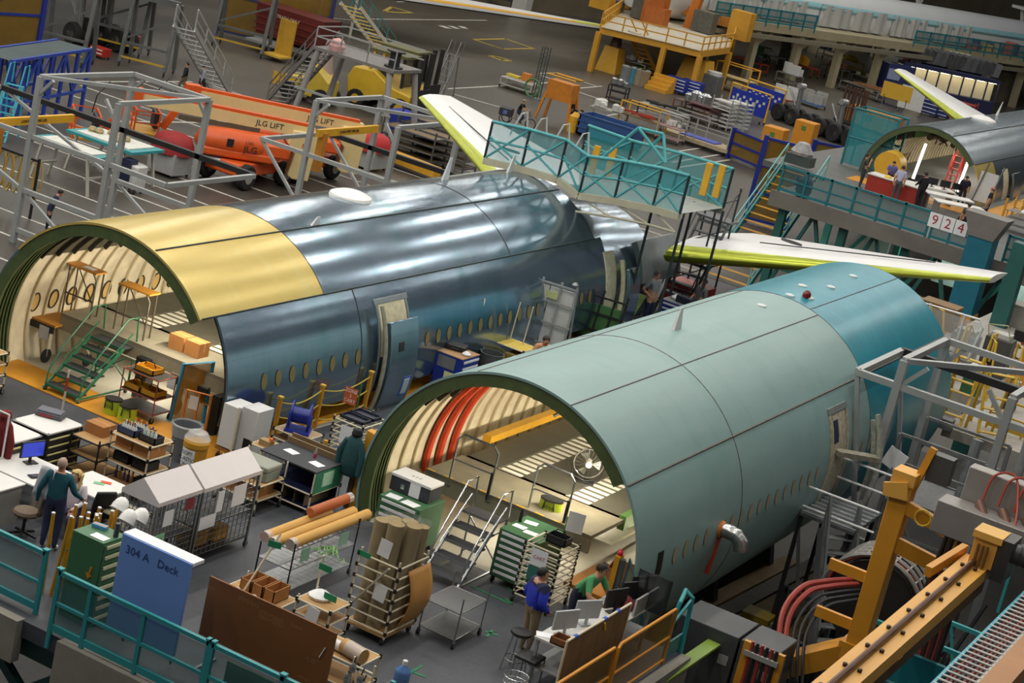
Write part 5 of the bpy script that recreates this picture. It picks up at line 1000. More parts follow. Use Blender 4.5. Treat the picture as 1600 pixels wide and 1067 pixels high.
person('man in green t-shirt leaning over the computer desk in safety glasses',(-12.85,33.2,DK),(.97,-.2),1.8,'#4f9a63','#1f2740',hair='#1c1714',pose=dict(bend=(R(38),R(-28)),elL=(-.30,-.42,1.06),wrL=(-.14,-.62,1.0),elR=(.30,-.42,1.06),wrR=(.14,-.62,1.0),turn=(R(12),)),glasses=True)
tm=person('balding man in a dark teal shirt seen from behind at the white desks',(-20.9,27.7,DK),(-.35,.95),1.8,'#135463','#2a3152',hair='#8a7a6c',shoe='#d8d8d4',sleeve='long',hairstyle='bald',pose=dict(elL=(-.30,-.02,1.16),wrL=(-.38,-.22,1.02),elR=(.30,.08,1.14),wrR=(.34,.0,.88)))
tag(M().sheet(lambda u,v:(-21.35+.12*v+.32*u,27.55+.06*math.sin(3*u),DK+.95+.62*v),6,6).o('paper_sheet',m('#e4e3ea',.7,0,.02)),'large white drawing held by the man in the teal shirt','paper').modifiers.new('thick','SOLIDIFY').thickness=.003
wo=person('blonde woman in a white top seated at the pale table',(-21.3,28.72,DK-.46),(.35,-.9),1.66,'#d9d0da','#4b4870',skin='#d0a288',hair='#d2b678',sleeve='long',hairstyle='long',pose=dict(SITP,elL=(-.25,-.08,1.16),wrL=(-.14,-.3,1.08),elR=(.25,-.08,1.16),wrR=(.14,-.3,1.08),turn=(R(-25),)))
person('man in a white sleeveless shirt working behind the primed barrel',(-20.6,46.2,DK),(.75,-.65),1.76,'#d8d3d4','#39404f',skin='#b5805f',hair='#241b15',sleeve='none',tank=True,pose=dict(bend=(R(22),R(-8)),elL=(-.27,-.2,1.12),wrL=(-.2,-.45,1.1),elR=(.27,-.2,1.12),wrR=(.2,-.45,1.1)))
person('man in a light grey t-shirt with hands on hips between the barrels',(-22.0,56.6,DK),(.9,-.25),1.83,'#7f8386','#1f2740',skin='#bd8d72',hair='#5c5049',pose=dict(elL=(-.36,.12,1.18),wrL=(-.19,-.03,1.02),elR=(.36,.12,1.18),wrR=(.19,-.03,1.02)),glasses=True)
person('man in a darker grey t-shirt turned towards the light grey one',(-20.95,57.9,DK),(-.55,-.8),1.78,'#55565a','#2b2f3c',skin='#b07f63',hair='#1d1814',pose=dict(elL=(-.27,-.03,1.14),wrL=(-.2,-.25,1.0),turn=(R(25),)))
WALK=dict(hiL=(-.09,0,.91),knL=(-.1,-.2,.54),anL=(-.1,-.22,.12),toL=(-.1,-.38,.09),knR=(.1,.05,.5),anR=(.1,.32,.16),toR=(.1,.24,.03),elL=(-.24,.12,1.15),wrL=(-.23,.12,.9),elR=(.24,-.05,1.15),wrR=(.23,-.2,.95))
p_=at(284,147,0); person('man in a dark vest and khaki trousers walking by the grey stairs',(p_.x,p_.y,0),(-.7,-.7),1.76,'#1b1d22','#6d6552',hair='#241d18',sleeve='long',pose=WALK)
p_=at(311,150,0); person('man in a white shirt walking at the foot of the grey stairs',(p_.x,p_.y,0),(.5,.8),1.76,'#c9cbd6','#2d2d33',hair='#1f1a17',sleeve='long',pose=WALK)
p_=at(72,362,0); person('person in a navy overall bending inside the white jig',(p_.x,p_.y,0),(.6,.5),1.76,'#1e2747','#171b2d',hair='#15110f',sleeve='long',pose=dict(bend=(R(25),)))
# ---------------------------------------------------------------- aluminium access jigs beyond the barrels
galv=m('#a3a6a6',.45,.35,.12,1.5)
def XZ(q,y): p=aty(q[0],q[1],y); return (p.x,p.z)
def jig(label,x0,x1,y0,y1,H,zp,px0,px1,hoist=None):
    t=T('access_jig',label,'jig',((x0+x1)/2,(y0+y1)/2,0)); ox,oy=(x0+x1)/2,(y0+y1)/2
    B=lambda nm,*seg,w=.16,mt=galv:[M().bar((a[0]-ox,a[1]-oy,a[2]),(b[0]-ox,b[1]-oy,b[2]),w).o(nm,mt,t) for a,b in seg]
    P=[(x0,y0),(x0,y1),(x1,y1),(x1,y0)]
    B('post',*[((x,y,0),(x,y,H)) for x,y in P],w=.2)
    B('top_beam',((x0,y0,H),(x0,y1,H)),((x1,y0,H),(x1,y1,H)),((x0,y1,H),(x1,y1,H)))
    B('top_brace',((x0,y0,H),(x1,y1,H)),w=.13)
    for y in (y0,y1): B('cross_beam',((px0,y,zp),(px1,y,zp)),((x0,y,zp*.5),(x1,y,zp*.5)),((x0,y,.5),(x1,y,.5)))
    B('side_beam',((px0,y0,zp),(px0,y1,zp)),((px1,y0,zp),(px1,y1,zp)))
    B('rail_beam',((px0,y1,zp),(px1,y1,zp)),w=.2,mt=m('#2a2a2b',.5,.3))
    for y in (y0,y1): B('brace',((x0,y,zp*.5),(x1,y,0.1)),((px0 if px0<x0-.5 else px1,y,zp),(x0 if px0<x0-.5 else x1,y,zp*.5)),((x0,y,H-.7),(x0+.6,y,H)),((x1,y,H-.7),(x1-.6,y,H)),w=.11)
    if hoist:
        a,b=hoist; M().bar((a[0]-ox,a[1]-oy,a[2]),(b[0]-ox,b[1]-oy,b[2]),.16,.3).o('hoist_beam',yel,t); c=((a[0]+b[0])/2+.09-ox,(a[1]+b[1])/2-oy,a[2]); text('LOAD LIMIT 400 LBS',.16,black,t,c,(R(90),0,R(90)))
        M().bar((a[0]-ox,a[1]-oy+.5,a[2]-1.6),(a[0]-ox,a[1]-oy+.5,a[2]),.3,.3).o('hoist_motor',m('#b87a25',.5,0,.2),t)
    return t
jig('tall aluminium access jig near the open yellow-crowned barrel end',-46.8,-43.2,56.8,62.1,6.2,4.0,-53,-40.6,((-48.9,57.0,3.9),(-48.9,61.6,3.9)))
jig('tall aluminium access jig behind the middle of the bare metal barrel',-42.4,-38.5,68.2,73.2,6.2,4.0,-44.6,-35.6,((-42.2,68.4,4.9),(-42.2,73,4.9)))
# orange boom lifts
def lift(label,loc,rz,tr):
    t=T('boom_lift',label,'boom lift',loc,rz); og=m('#d2571f',.4,0,.1); crm=m('#d6c08a',.45,0,.06)
    M().box(-2.0,-.95,.55,2.0,.95,1.15).o('chassis',og,t,bev=.08)
    for x in (-1.5,1.5):
        for y in (-1.05,1.05): w=M().lathe([(.2,-.2),(.52,-.2),(.58,-.13),(.58,.13),(.52,.2),(.2,.2)],22,ax='y').mv(x,y,.58).o('wheel',tyre,t); M().lathe([(.28,-.21),(.28,.21)],16,ax='y').mv(x,y,.58).o('hub',m('#a8a49c',.4,.4),w)
    X=Matrix.Rotation(tr,4,'Z')
    o=M().lathe([(.02,-1.5),(.5,-1.45),(.78,-1.1),(.85,-.3),(.82,.9),(.7,1.1)],16,ax='x').xf(Matrix.Diagonal((1.15,.75,.72,1))).mv(-.9,-.75,1.85).xf(X).o('hood',og,t,smooth=60)
    M().box(-2.4,-1.3,1.2,.9,1.2,1.6).box(.2,-1.25,1.5,1.6,1.1,2.1).xf(X).o('turntable',og,t,bev=.1)
    for s,sz,x,z in (('JLG',.42,-.25,1.75),('1342',.2,-.35,2.05)): o=text(s,sz,black,t,X@V((x,-1.42,z)),(R(84),0,tr))
    M().box(-1.35,-1.4,1.75,-1.05,-1.36,2.1).xf(X).o('control_panel',black,t); M().tube((-2.2,-1.2,1.0),(-1.2,-1.2,1.0),.16,n=12).xf(X).o('silencer',m('#9fa2a3',.3,.8,.1),t)
    M().prism([(1.5,2.2),(1.9,1.8),(1.75,.75),(2.0,.6),(2.75,.6),(2.85,2.85),(1.7,2.8)],'y',-.75,.35).xf(X).o('counterweight',crm,t,bev=.04); text('86',.3,m('#c8501f',.5),t,X@V((2.3,-.76,2.2)),(R(90),0,tr))
    M().bar((2.7,-.2,2.75),(-5.2,-.2,3.0),.42,.5).xf(X).o('boom_main',crm,t); M().bar((2.5,-.2,3.07),(-5.6,-.2,3.32),.3,.16).xf(X).o('boom_top',og,t); text('JLG LIFT',.36,black,t,X@V((.6,-.42,2.83)),(R(90),R(1.8),tr))
    M().bar((.2,-.35,2.5),(-3.5,-.4,2.5),.12,.2).xf(X).o('cable_carrier',m('#57503f',.6),t)
    M().box(-5.9,-.5,2.7,-5.2,.1,3.45).bar((-5.6,-.2,3.1),(-6.6,-.2,1.2),.3,.3).xf(X).o('jib',og,t)
    M().box(-8.0,-1.1,.9,-6.9,.9,1.0).xf(X).o('basket_floor',m('#b98a2e',.5),t)
    for z in (1.45,2.0): M().path([(-8.0,-1.1,z),(-6.9,-1.1,z),(-6.9,.9,z),(-8.0,.9,z)],.05,6,True).xf(X).o('basket_rail',og,t)
    for x in (-8.0,-6.9):
        for y in (-1.1,-.1,.9): M().tube((x,y,.9),(x,y,2.0),.045).xf(X).o('basket_post',og,t)
    M().box(-7.1,-.7,1.2,-6.85,.4,1.95).xf(X).o('basket_console',m('#26262a',.5),t)
    M().path([(-6.7,-.2,3.5),(-7.2,-.6,2.9),(-7.3,-.6,2.1)],.03,5).xf(X).o('hose',black,t)
    return t
q0=V((-51.3,77.6,0))+at(450,293,0)-at(450,280,0); l1=lift('orange boom lift with cream counterweight closest to the bare metal barrel',q0,R(90),R(-45)); sh=at(530,270,0)-at(455,280,0)
dup(l1,q0+V((sh.x,sh.y,0)),R(90),'orange boom lift behind the closest one, partly hidden by the aluminium jig')
def tarp(label,x,y,w,d,h,c='#8f1d1f'):
    t=T('covered_machine',label,'machine',(x,y,0)); M().lathe([(.62,.55*h),(.6,.75*h),(.5,.93*h),(.3,h),(.01,h)],12).xf(Matrix.Diagonal((w,d,1,1))).o('red_cover',m(c,.7,0,.2,3,bump=.4),t,smooth=60); M().cb(0,0,.15,w*.9,d*.9,.5*h).o('machine_body',m('#9a9c9b',.5,0,.1),t)
    for sx in (-1,1):
        for sy in (-1,1): caster(t,sx*w*.38,sy*d*.38,0,.09)
    return t
p=at(262,272,0); tarp('machine under a dark red cover beside the near jig post',p.x,p.y,1.6,1.5,1.9)
p=at(572,262,0); tarp('machine under a bright red cover beyond the second boom lift',p.x,p.y,1.7,1.7,1.8,'#b01f24')
t=T('white_cart','white and navy service cart standing inside the near jig','cart',at(205,300,0)); M().cb(0,0,.2,.8,.7,1.0).o('cart_body',m('#c5c6c4',.5),t,bev=.05); M().cb(-.2,-.2,.5,.5,.5,.9).o('navy_box',m('#20253f',.5),t)
for sx in (-1,1):
    for sy in (-1,1): caster(t,sx*.3,sy*.25,0,.1)
def trestle(label,x,y,w,d,h,top,cloth=None):
    t=T('trestle_table',label,'table',(x,y,0)); M().box(-w/2,-d/2,h-.12,w/2,d/2,h).o('tabletop',top,t)
    for sx in (-1,1):
        for sy in (-1,1): M().bar((sx*w*.35,sy*d*.45,h-.1),(sx*w*.45,sy*d*.45,0),.1).o('leg',m('#b4b0a6',.5,0,.1),t)
        M().bar((sx*w*.36,-d*.45,h*.4),(sx*w*.36,d*.45,h*.4),.08).o('stretcher',m('#b4b0a6',.5),t)
    if cloth: M().box(-w*.4,-d*.4,h,w*.4,d*.4,h+.05).o('white_sheet',m('#cfcfc8',.6,0,.15,5,bump=.3),t)
    return t
p=at(105,290,0); trestle('teal-edged trestle table under the yellow hoist beam',p.x,p.y,3.4,1.2,1.7,teal,1); p=at(170,278,0); trestle('teal-edged trestle table heaped with tan parts',p.x,p.y,3.6,2.2,1.7,teal,1)
rn=random.Random(12)
for k in range(7): tag(M().lathe([(.16,0),(.2,.08),(.12,.2),(.02,.22)],8).mv(p.x+rn.uniform(-1.2,1.2),p.y+rn.uniform(-.6,.6),1.76).o('tan_part',m('#a5946c',.7,0,.3,9)),'tan formed part heaped on the teal trestle table','part','tan parts on the teal table')
t=T('hose_rack','rack hung with looped yellow hoses at the frame edge','rack',at(12,330,0))
for x in (-1.1,1.1): M().bar((x,0,0),(x,0,2.4),.08).o('post',black,t)
M().bar((-1.1,0,2.3),(1.1,0,2.3),.08).o('top_bar',black,t)
for k in range(9): x=-1+k*.25; M().path([(x+.22*math.cos(a*.7),.1*(k%3),1.5+.75*math.sin(a*.7)) for a in range(9)],.035,5,True).o('hose',m('#b79b4a',.6,0,.15),t)
# blue truss stand and teal ladder stand at the frame edge
def truss(label,a,b,z0,z1,w,mt,n=6):
    a,b=V(a),V(b); t=T('truss_stand',label,'stand',(a.x,a.y,0)); d=b-a; nrm=V((-d.y,d.x,0)).normalized()*w
    for s in (0,1):
        for k in range(n+1): p=d*(k/n)+nrm*s; M().bar((p.x,p.y,0),(p.x,p.y,z1),.14).o('post',mt,t)
        for z in (z0,z1): M().bar((nrm.x*s,nrm.y*s,z),(d.x+nrm.x*s,d.y+nrm.y*s,z),.14).o('beam',mt,t)
        for k in range(n): p,q=d*(k/n)+nrm*s,d*((k+1)/n)+nrm*s; M().bar((p.x,p.y,z0 if k%2 else z1),(q.x,q.y,z1 if k%2 else z0),.1).o('brace',mt,t)
    M().add([(0,0,z1+.02),(d.x,d.y,z1+.02),(d.x+nrm.x,d.y+nrm.y,z1+.02),(nrm.x,nrm.y,z1+.02)],[(0,1,2,3)]).o('deck_sheet',m('#3b4a4c',.6,0,.3,1),t)
    return t
a=at(0,205,0); b=at(125,178,0); truss('blue steel truss stand with a teal deck behind the near jig',(a.x,a.y,0),(b.x,b.y,0),1.2,3.2,1.8,m('#24409c',.45,0,.12))
def ladder_stand(label,loc,rz,mt,h=2.6,n=8,w=.7):
    t=T('ladder_stand',label,'ladder',loc,rz)
    for s in (-1,1): M().bar((s*w/2,-h*.45,0),(s*w/2,0,h),.08).o('stringer',mt,t); M().bar((s*w/2,.5,0),(s*w/2,0.1,h),.07).o('rear_leg',mt,t); M().path([(s*w/2,-h*.3,h*.35+.5),(s*w/2,0,h+.9),(s*w/2,.5,h+.9),(s*w/2,.5,h)],.035,6).o('handrail',mt,t)
    for k in range(n): f=(k+1)/n; M().box(-w/2,-h*.45*(1-f)-.1,h*f-.03,w/2,-h*.45*(1-f)+.12,h*f).o('tread',mt,t)
    return t
ladder_stand('bright teal ladder stand in front of the blue truss',at(10,215,0),R(20),m('#3aa3b5',.45,0,.1),2.4)
# grey stairs where the two men walk, and the wheeled trestles behind
def stairs(label,a,b,w,n,mt,tread,rail=1.0,railm=None,side=1,name='stairs'):
    a,b=V(a),V(b); t=T(name,label,'stairs',(a.x,a.y,a.z)); d=b-a; h=V((d.x,d.y,0)).normalized(); s=V((-h.y,h.x,0))*w/2
    for k in range(n): p=d*((k+.5)/n); M().hexa([p-s-h*.14-V((0,0,.03)),p+s-h*.14-V((0,0,.03)),p+s+h*.14-V((0,0,.03)),p-s+h*.14-V((0,0,.03)),p-s-h*.14,p+s-h*.14,p+s+h*.14,p-s+h*.14]).o('tread',tread,t)
    for q in (-1,1):
        M().bar(s*q,d+s*q,.08,.28).o('stringer',mt,t); M().bar(s*q+V((0,0,rail)),d+s*q+V((0,0,rail)),.06).o('handrail',railm or mt,t); M().bar(s*q+V((0,0,rail*.5)),d+s*q+V((0,0,rail*.5)),.045).o('mid_handrail',railm or mt,t)
        for k in range(5): p=d*(k/4)+s*q; M().bar(p,p+V((0,0,rail)),.05).o('baluster',railm or mt,t)
    return t
a=at(345,143,0); b=at(288,42,4.6); stairs('grey aluminium stairs with white handrails above the two walking men',(a.x,a.y,0),(b.x,b.y,4.6),1.1,13,galv,m('#8c8f90',.5,.3),1.0,m('#c3c6c6',.35,.5))
def aframe(label,loc,w,h,mt,rz=0):
    t=T('wheeled_trestle',label,'trestle',loc,rz)
    for x in (-w/2,w/2):
        for y in (-1,1): M().bar((x+y*.0,y*.9,.3),(x,y*.25,h),.2).o('leg',mt,t); caster(t,x,y*.9,0,.16)
    M().bar((-w/2,0,h),(w/2,0,h),.34).o('top_beam',mt,t); M().bar((-w/2,-.75,h*.35),(w/2,-.75,h*.35),.14).o('tie_beam',mt,t); M().bar((-w/2,-.6,h*.4),(w/2,-.4,h*.8),.12).o('brace',mt,t); M().bar((-w/2,-.9,.6),(w/2,-.9,.6),.1).o('yellow_bar',m('#b9962f',.5),t)
    return t
gy=m('#5c5f5e',.55,.2,.2)
for q,w,h,l in (((100,95),2.6,4.0,'grey wheeled trestle nearest the blue frame'),((185,80),3.0,4.0,'grey wheeled trestle straddling the big tyres'),((228,110),2.6,4.0,'grey wheeled trestle nearest the aluminium stairs'),((375,80),3.2,4.0,'grey wheeled trestle beyond the aluminium stairs')): aframe(l,at(q[0],q[1],0),w,h,gy,R(20))
def wheels(label,loc,rz,n,r,group=None,strut=True,wh='#b9b5a8'):
    t=T('landing_gear',label,'landing gear',loc,rz,group)
    for k in range(n):
        for s in (-1,1): w=M().lathe([(r*.45,-.2),(r*.9,-.22),(r,-.12),(r,.12),(r*.9,.22),(r*.45,.2)],20,ax='x').mv(s*.45,(k-(n-1)/2)*r*2.15,r).o('wheel',tyre,t); M().lathe([(r*.5,-.2),(r*.5,.2)],16,ax='x').mv(s*.45,(k-(n-1)/2)*r*2.15,r).o('hub',m(wh,.4,.3,.1),w)
    M().tube((0,-(n-1)*r*1.1,r),(0,(n-1)*r*1.1,r),.16).o('bogie_beam',m('#6d7072',.4,.5,.1),t)
    if strut: M().tube((0,0,r),(0,.2,3.0),.2).o('strut',m('#8b8e90',.3,.6,.1),t); M().tube((0,.1,1.2),(0,1.2,2.6),.09).o('drag_brace',m('#8b8e90',.3,.6,.1),t); M().tube((-.3,.2,3.0),(.3,.2,3.0),.24,n=12).o('trunnion',m('#b8babb',.3,.6,.1),t); M().tube((.15,0,r+.3),(.15,.2,2.5),.05).o('hydraulic_line',black,t)
    return t
wheels('big aircraft tyres with white hubs inside the grey trestle',at(165,72,0),R(80),3,.66,strut=True,wh='#cfcabb')
wheels('aircraft tyre pair close to the blue frame',at(120,70,0),R(80),1,.66,wh='#cfcabb')
t=T('aircraft_belly','dark aircraft belly with lit underside strips above the grey trestles','aircraft',at(210,95,0)); M().box(-14,-2.5,4.0,.8,3,4.6).o('belly_panel',m('#2f4a4c',.4,.1,.3,.5),t); 
for k in range(5): M().box(-13+k*2.6,-2.3+.5*(k%3),3.95,-12+k*2.6,-2.05+.5*(k%3),3.99).o('strip_light',m('#fff6e0',.5,0,0,emit=4),t)
M().box(-2.5,-2.7,3.7,.8,-2.5,4.6).o('teal_fascia',m('#4d9aa0',.5,0,.15),t)
for x,c_,l in ((250,'#b02b20','red chest under the big aircraft tyres'),(300,'#b02b20','red chest on the floor beyond the grey trestles')): P=at(x-95,90 if x==250 else 70,0); cabinet(l,P.x,P.y,1.0,.7,.6,2,m(c_,.5),z=0)
# blue gated frame at the frame corner
def panel_gate(label,a,b,h,fr,sheet,rows=3,name='safety_gate',z=0):
    a,b=V((a[0],a[1],z)),V((b[0],b[1],z)); L=(b-a).length; t=T(name,label,'gate',a,math.atan2(b.y-a.y,b.x-a.x))
    for x in (0,L): M().bar((x,0,0),(x,0,h),.26).o('post',fr,t)
    for k in range(rows+1): M().bar((0,0,.25+(h-.4)*k/rows),(L,0,.25+(h-.4)*k/rows),.14).o('rail',fr,t)
    for k in range(rows): M().box(.15,-.012,.3+(h-.4)*k/rows,L-.15,.012,.2+(h-.4)*(k+1)/rows).o('panel',sheet,t)
    return t
ambr=m('#7d6122',.3,0,.25,1,alpha=.72); bluf=m('#1c2c86',.45,0,.12)
a=at(-40,105,0); b=at(52,108,0); g=panel_gate('blue framed gate with amber panels at the frame corner',(a.x,a.y),(b.x,b.y),5.6,bluf,ambr,2); M().bar((0,0,3),((b-a).length,0,5.5),.14).o('brace',bluf,g); caster(g,(b-a).length,0,0,.3)
a=at(395,70,0); b=at(445,85,0); panel_gate('amber panelled enclosure behind the maroon bin',(a.x-3,a.y),(b.x+1,b.y+3),7.5,m('#26305c',.5),ambr,3)
t=T('skip_bin','maroon steel bin on a low trailer','bin',at(455,88,0)); M().prism([(-2.3,1.0),(2.3,1.0),(2.6,2.9),(-2.6,2.9)],'y',-1.1,1.1).o('bin_body',m('#5e1f1b',.5,0,.2),t)
for k in range(4): M().box(-2.55,-1.16,1.2+k*.42,2.55,-1.1,1.3+k*.42).o('rib',m('#6a2620',.5),t)
M().box(-2.4,-1,.5,2.4,1,.8).o('trailer',m('#9a9c9c',.5,.2),t); text('TRASH ONLY',.3,m('#d8c0b0',.6),t,(0,-1.18,2.4),(R(90),0,0))
for x in (-1.8,1.8): caster(t,x,-.8,0,.22); caster(t,x,.8,0,.22)
t=T('fold_platform','yellow-edged fold-down platform step','platform',at(440,95,0)); M().box(-.6,-.1,.4,.6,.05,2.6).o('yellow_frame',m('#b9902e',.5,0,.15),t); M().box(-.7,-1.3,.3,.7,0,.42).o('step_deck',m('#c9a23a',.5,0,.15),t); M().box(-3,0,.6,-.6,1.5,.75).o('grey_deck',galv,t)
t=T('column_post','steel hall column with yellow base guard','column',at(452,45,0)); M().box(-.6,-.5,0,.6,.5,12).o('column_shaft',m('#8b8a84',.5,.2,.15),t); M().box(-.75,-.65,0,.75,.65,2.2).o('base_guard',m('#c79c2e',.5,0,.1),t)
# stairs and grey work platform mid floor
a=at(600,78,0); b=at(547,8,4.4); stairs('pale stairs with yellow treads and teal handrails',(a.x,a.y,0),(b.x,b.y,4.4),1.3,11,m('#c9c5b2',.5),m('#c7a23c',.5,0,.15),1.0,m('#3a8f93',.45)); 
t=T('dock_platform','white railed dock platform at the top of the pale stairs','platform',at(560,60,0)); M().box(-6,-1,3.2,0,1.5,3.4).o('deck',m('#a7a598',.5),t)
for x in (-5.8,-3,-.2): M().bar((x,-.9,0),(x,-.9,4.5),.14).o('post',m('#b9b7ac',.5),t)
for z in (3.95,4.5): M().bar((-5.8,-.9,z),(-.2,-.9,z),.08).o('rail',m('#c6c4ba',.5),t)
a=at(432,160,0); b=at(508,75,4.3); pk=m('#7d7a78',.55,.2,.15)
stairs('long grey access stairs rising to the cluttered work platform',(a.x,a.y,0),(b.x,b.y,4.3),1.2,14,pk,pk,1.0)
t=T('work_stand','grey round-legged work platform with railings above the forklifts','platform',(b.x+2.2,b.y+.6,0)); M().box(-2.4,-1.4,4.2,2.6,1.6,4.36).o('deck',pk,t)
for x,y in ((-2.2,-1.2),(2.3,-1.2),(-2.2,1.4),(2.3,1.4)): M().tube((x*1.35,y*1.2,0),(x,y,4.2),.17,n=10).o('leg',m('#9a9896',.5,.2),t)
for z in (4.9,5.4):
    for y in (-1.35,1.55): M().bar((-2.4,y,z),(2.6,y,z),.06).o('rail',galv,t)
    M().bar((-2.4,-1.35,z),(-2.4,1.55,z),.06).o('rail',galv,t)
for x in (-2.4,-.8,.9,2.6): M().bar((x,-1.35,4.3),(x,-1.35,5.4),.06).o('baluster',galv,t)
M().bar((-3,-1.5,2.0),(3,-1.4,2.0),.12).o('tie_bar',galv,t)
q=T('plastic_bag','pink plastic bag on the grey work platform','bag',(b.x+.9,b.y-.3,4.37)); M().lathe([(.35,0),(.45,.3),(.3,.6),(.05,.7)],10).o('bag_body',m('#d9a7a5',.6,0,.15),q)
q=T('reel','black cable reel on the grey work platform rail','reel',(b.x+4.2,b.y+.2,4.37)); M().lathe([(.5,0),(.5,.08),(.3,.1),(.3,.8),(.5,.82),(.5,.9)],14).o('reel_body',m('#222428',.5),q)
# forklifts
def forklift(label,loc,rz,s=1):
    t=T('forklift',label,'forklift',loc,rz); yb=m('#c9a52a',.45,0,.12); t.scale=(s,s,s)
    M().prism([(-1.6,.5),(1.1,.5),(1.1,1.0),(.2,1.15),(-.6,1.6),(-1.5,1.55),(-1.7,1.1)],'y',-.65,.65).o('body',yb,t,bev=.06)
    for x,r in ((-1.15,.36),(.75,.42)):
        for y in (-.6,.6): w=M().lathe([(.12,-.14),(r,-.14),(r,.14),(.12,.14)],16,ax='y').mv(x,y,r).o('wheel',tyre,t); M().lathe([(r*.5,-.15),(r*.5,.15)],12,ax='y').mv(x,y,r).o('hub',yb,w)
    for x,y in ((-.9,-.55),(-.9,.55),(.6,-.55),(.6,.55)): M().bar((x,y,1.2),(x*.85,y,2.35),.09).o('cab_pillar',yb if x<0 else black,t)
    M().box(-1.0,-.62,2.32,.65,.62,2.42).o('cab_roof',m('#5b5a35',.5,0,.1),t); M().box(.5,-.5,1.2,.55,.5,2.3).o('windscreen',m('#22282a',.1,alpha=.6),t); M().box(-.7,-.3,1.1,-.2,.3,1.7).o('seat',black,t,bev=.05)
    for y in (-.35,.35): M().bar((1.2,y,.15),(1.2,y,2.7),.14).o('mast_rail',black,t); M().box(1.3,y-.06,.1,2.4,y+.06,.16).o('fork',black,t)
    M().box(1.25,-.6,.2,1.32,.6,1.3).o('carriage',black,t)
    return t
f1=forklift('yellow forklift with dark mast nearest the white wing tip',at(605,178,0),R(5),1.5); dup(f1,at(578,172,0)+V((0,3.2,0)),R(5),'yellow forklift parked behind the nearest one',sc=(1.5,)*3)
t=T('tow_tractor','small yellow tow tractor behind the pale cone','tractor',at(482,158,0),R(10)); M().prism([(-1.4,.4),(1.4,.4),(1.3,1.4),(.2,2.3),(-.2,1.4),(-1.4,1.3)],'y',-.8,.8).o('body',m('#c2a73a',.45,0,.12),t,bev=.05)
for x in (-1,1):
    for y in (-.8,.8): M().lathe([(.1,-.18),(.5,-.18),(.5,.18),(.1,.18)],16,ax='y').mv(x,y,.5).o('wheel',tyre,t)
t=T('cover_cone','tall pale pink cone-shaped cover beside the tow tractor','cover',at(497,160,0)); M().lathe([(.75,0),(.2,3.6),(.05,3.7)],16).o('cone_body',m('#a8938f',.7,0,.1),t)
p=at(435,150,0); sgn=T('sign','small yellow sign on the foot of the grey access stairs','sign',(p.x,p.y-.4,.4)); M().box(-.35,-.02,.3,.35,.02,1.0).o('sign_board',m('#c99a2e',.5,0,.1),sgn); M().bar((0,0,-.4),(0,0,.5),.06).o('sign_post',steel,sgn)
ladder_stand('slim grey rolling ladder behind the white wing tip',at(695,148,0),R(0),m('#7d8080',.4,.4),2.6,6,.7)
# pallets of brown-covered racks beyond the second jig
for k,(q,l) in enumerate((((640,252),'brown slatted rack nearest the second jig'),((668,235),'brown slatted rack between the jig and the white wing'),((690,262),'dark rack of stacked frames under the white wing'))): rack('storage_rack',l,'rack',at(q[0],q[1],0).x-1.6,at(q[0],q[1],0).x+1.6,at(q[0],q[1],0).y-.7,at(q[0],q[1],0).y+.7,[.4,.8,1.2,1.6],2.0,z=0,post=m('#4a4a48',.5),r=.05,wheels=.12,shelf=m('#7a6748',.7,0,.3,3),jnt=False)
for q,s,l in (((640,280),1,'yellow flat beam lying beyond the second jig'),): tag(M().bar(at(590,250,0)+V((0,0,.5)),at(680,285,0)+V((0,0,.5)),.6,.5).o('yellow_beam',m('#cf9a2b',.5,0,.12)),l,'beam')
t=T('blue_bin','blue tote bin beside the white wing tip','bin',at(632,205,0)); M().box(-.9,-.7,0,.9,.7,1.1).o('bin_body',m('#2436a0',.5,0,.1),t,bev=.06)
# ---------------------------------------------------------------- teal scaffold over the tail
scm=m('#3f979c',.4,0,.12); net=m('#2f8f97',.6,0,.1,1,alpha=.6); bm_=m('#b3ad95',.6,0,.15)
t=T('tail_scaffold','teal netted scaffold walkway arching over the barrel tail','scaffold',(-24,54,0))
def bay(par,pts,y,h,nm):
    pts=[V((p[0]+24,y-54,p[1])) for p in pts]
    for i in range(len(pts)-1):
        a,b=pts[i],pts[i+1]; u=V((0,0,h))
        M().add([a,b,b+u,a+u],[(0,1,2,3)]).o('net_panel',net,par)
        M().tube(a+u,b+u,.05).o('top_tube',scm,par); M().tube(a+u*.5,b+u*.5,.035).o('mid_tube',scm,par)
        M().tube(a,a+u,.04).o('standard',m('#1d2a2c',.5),par); M().tube(a,b+u,.035).o('diagonal',scm,par); M().tube(b,a+u*.6,.035).o('diagonal',scm,par)
        M().bar(a-V((0,0,.08)),b-V((0,0,.08)),.14,.2).o('base_beam',bm_,par)
    M().tube(pts[-1],pts[-1]+V((0,0,h)),.045).o('standard',m('#1d2a2c',.5),par)
F1=[XZ(q,53) for q in ((757,247),(815,260),(872,277),(905,302),(960,310),(1020,322),(1062,334))]; F2=[XZ(q,58.3) for q in ((905,255),(975,280),(1050,300),(1130,325))]
bay(t,F1,53,1.12,'front'); bay(t,F2,58.3,1.25,'back')
for i in (3,4,5):
    a=V((F1[i][0]+24,-1,F1[i][1]-.1)); b=V((F1[min(i+1,6)][0]+24,-1,F1[min(i+1,6)][1]-.1)); M().tube(a-V((0,0,.45)),b-V((0,0,.45)),.035).o('truss_chord',bm_,t); M().tube(a,b-V((0,0,.45)),.03).o('truss_web',bm_,t)
M().add([(F1[3][0]+24,-1,F1[3][1]),(F1[6][0]+24,-1,F1[6][1]),(F2[3][0]+24,4.3,F2[3][1]),(F2[0][0]+24,4.3,F2[0][1])],[(0,1,2,3)]).o('walk_deck',m('#8f9490',.6,.1,.15),t)
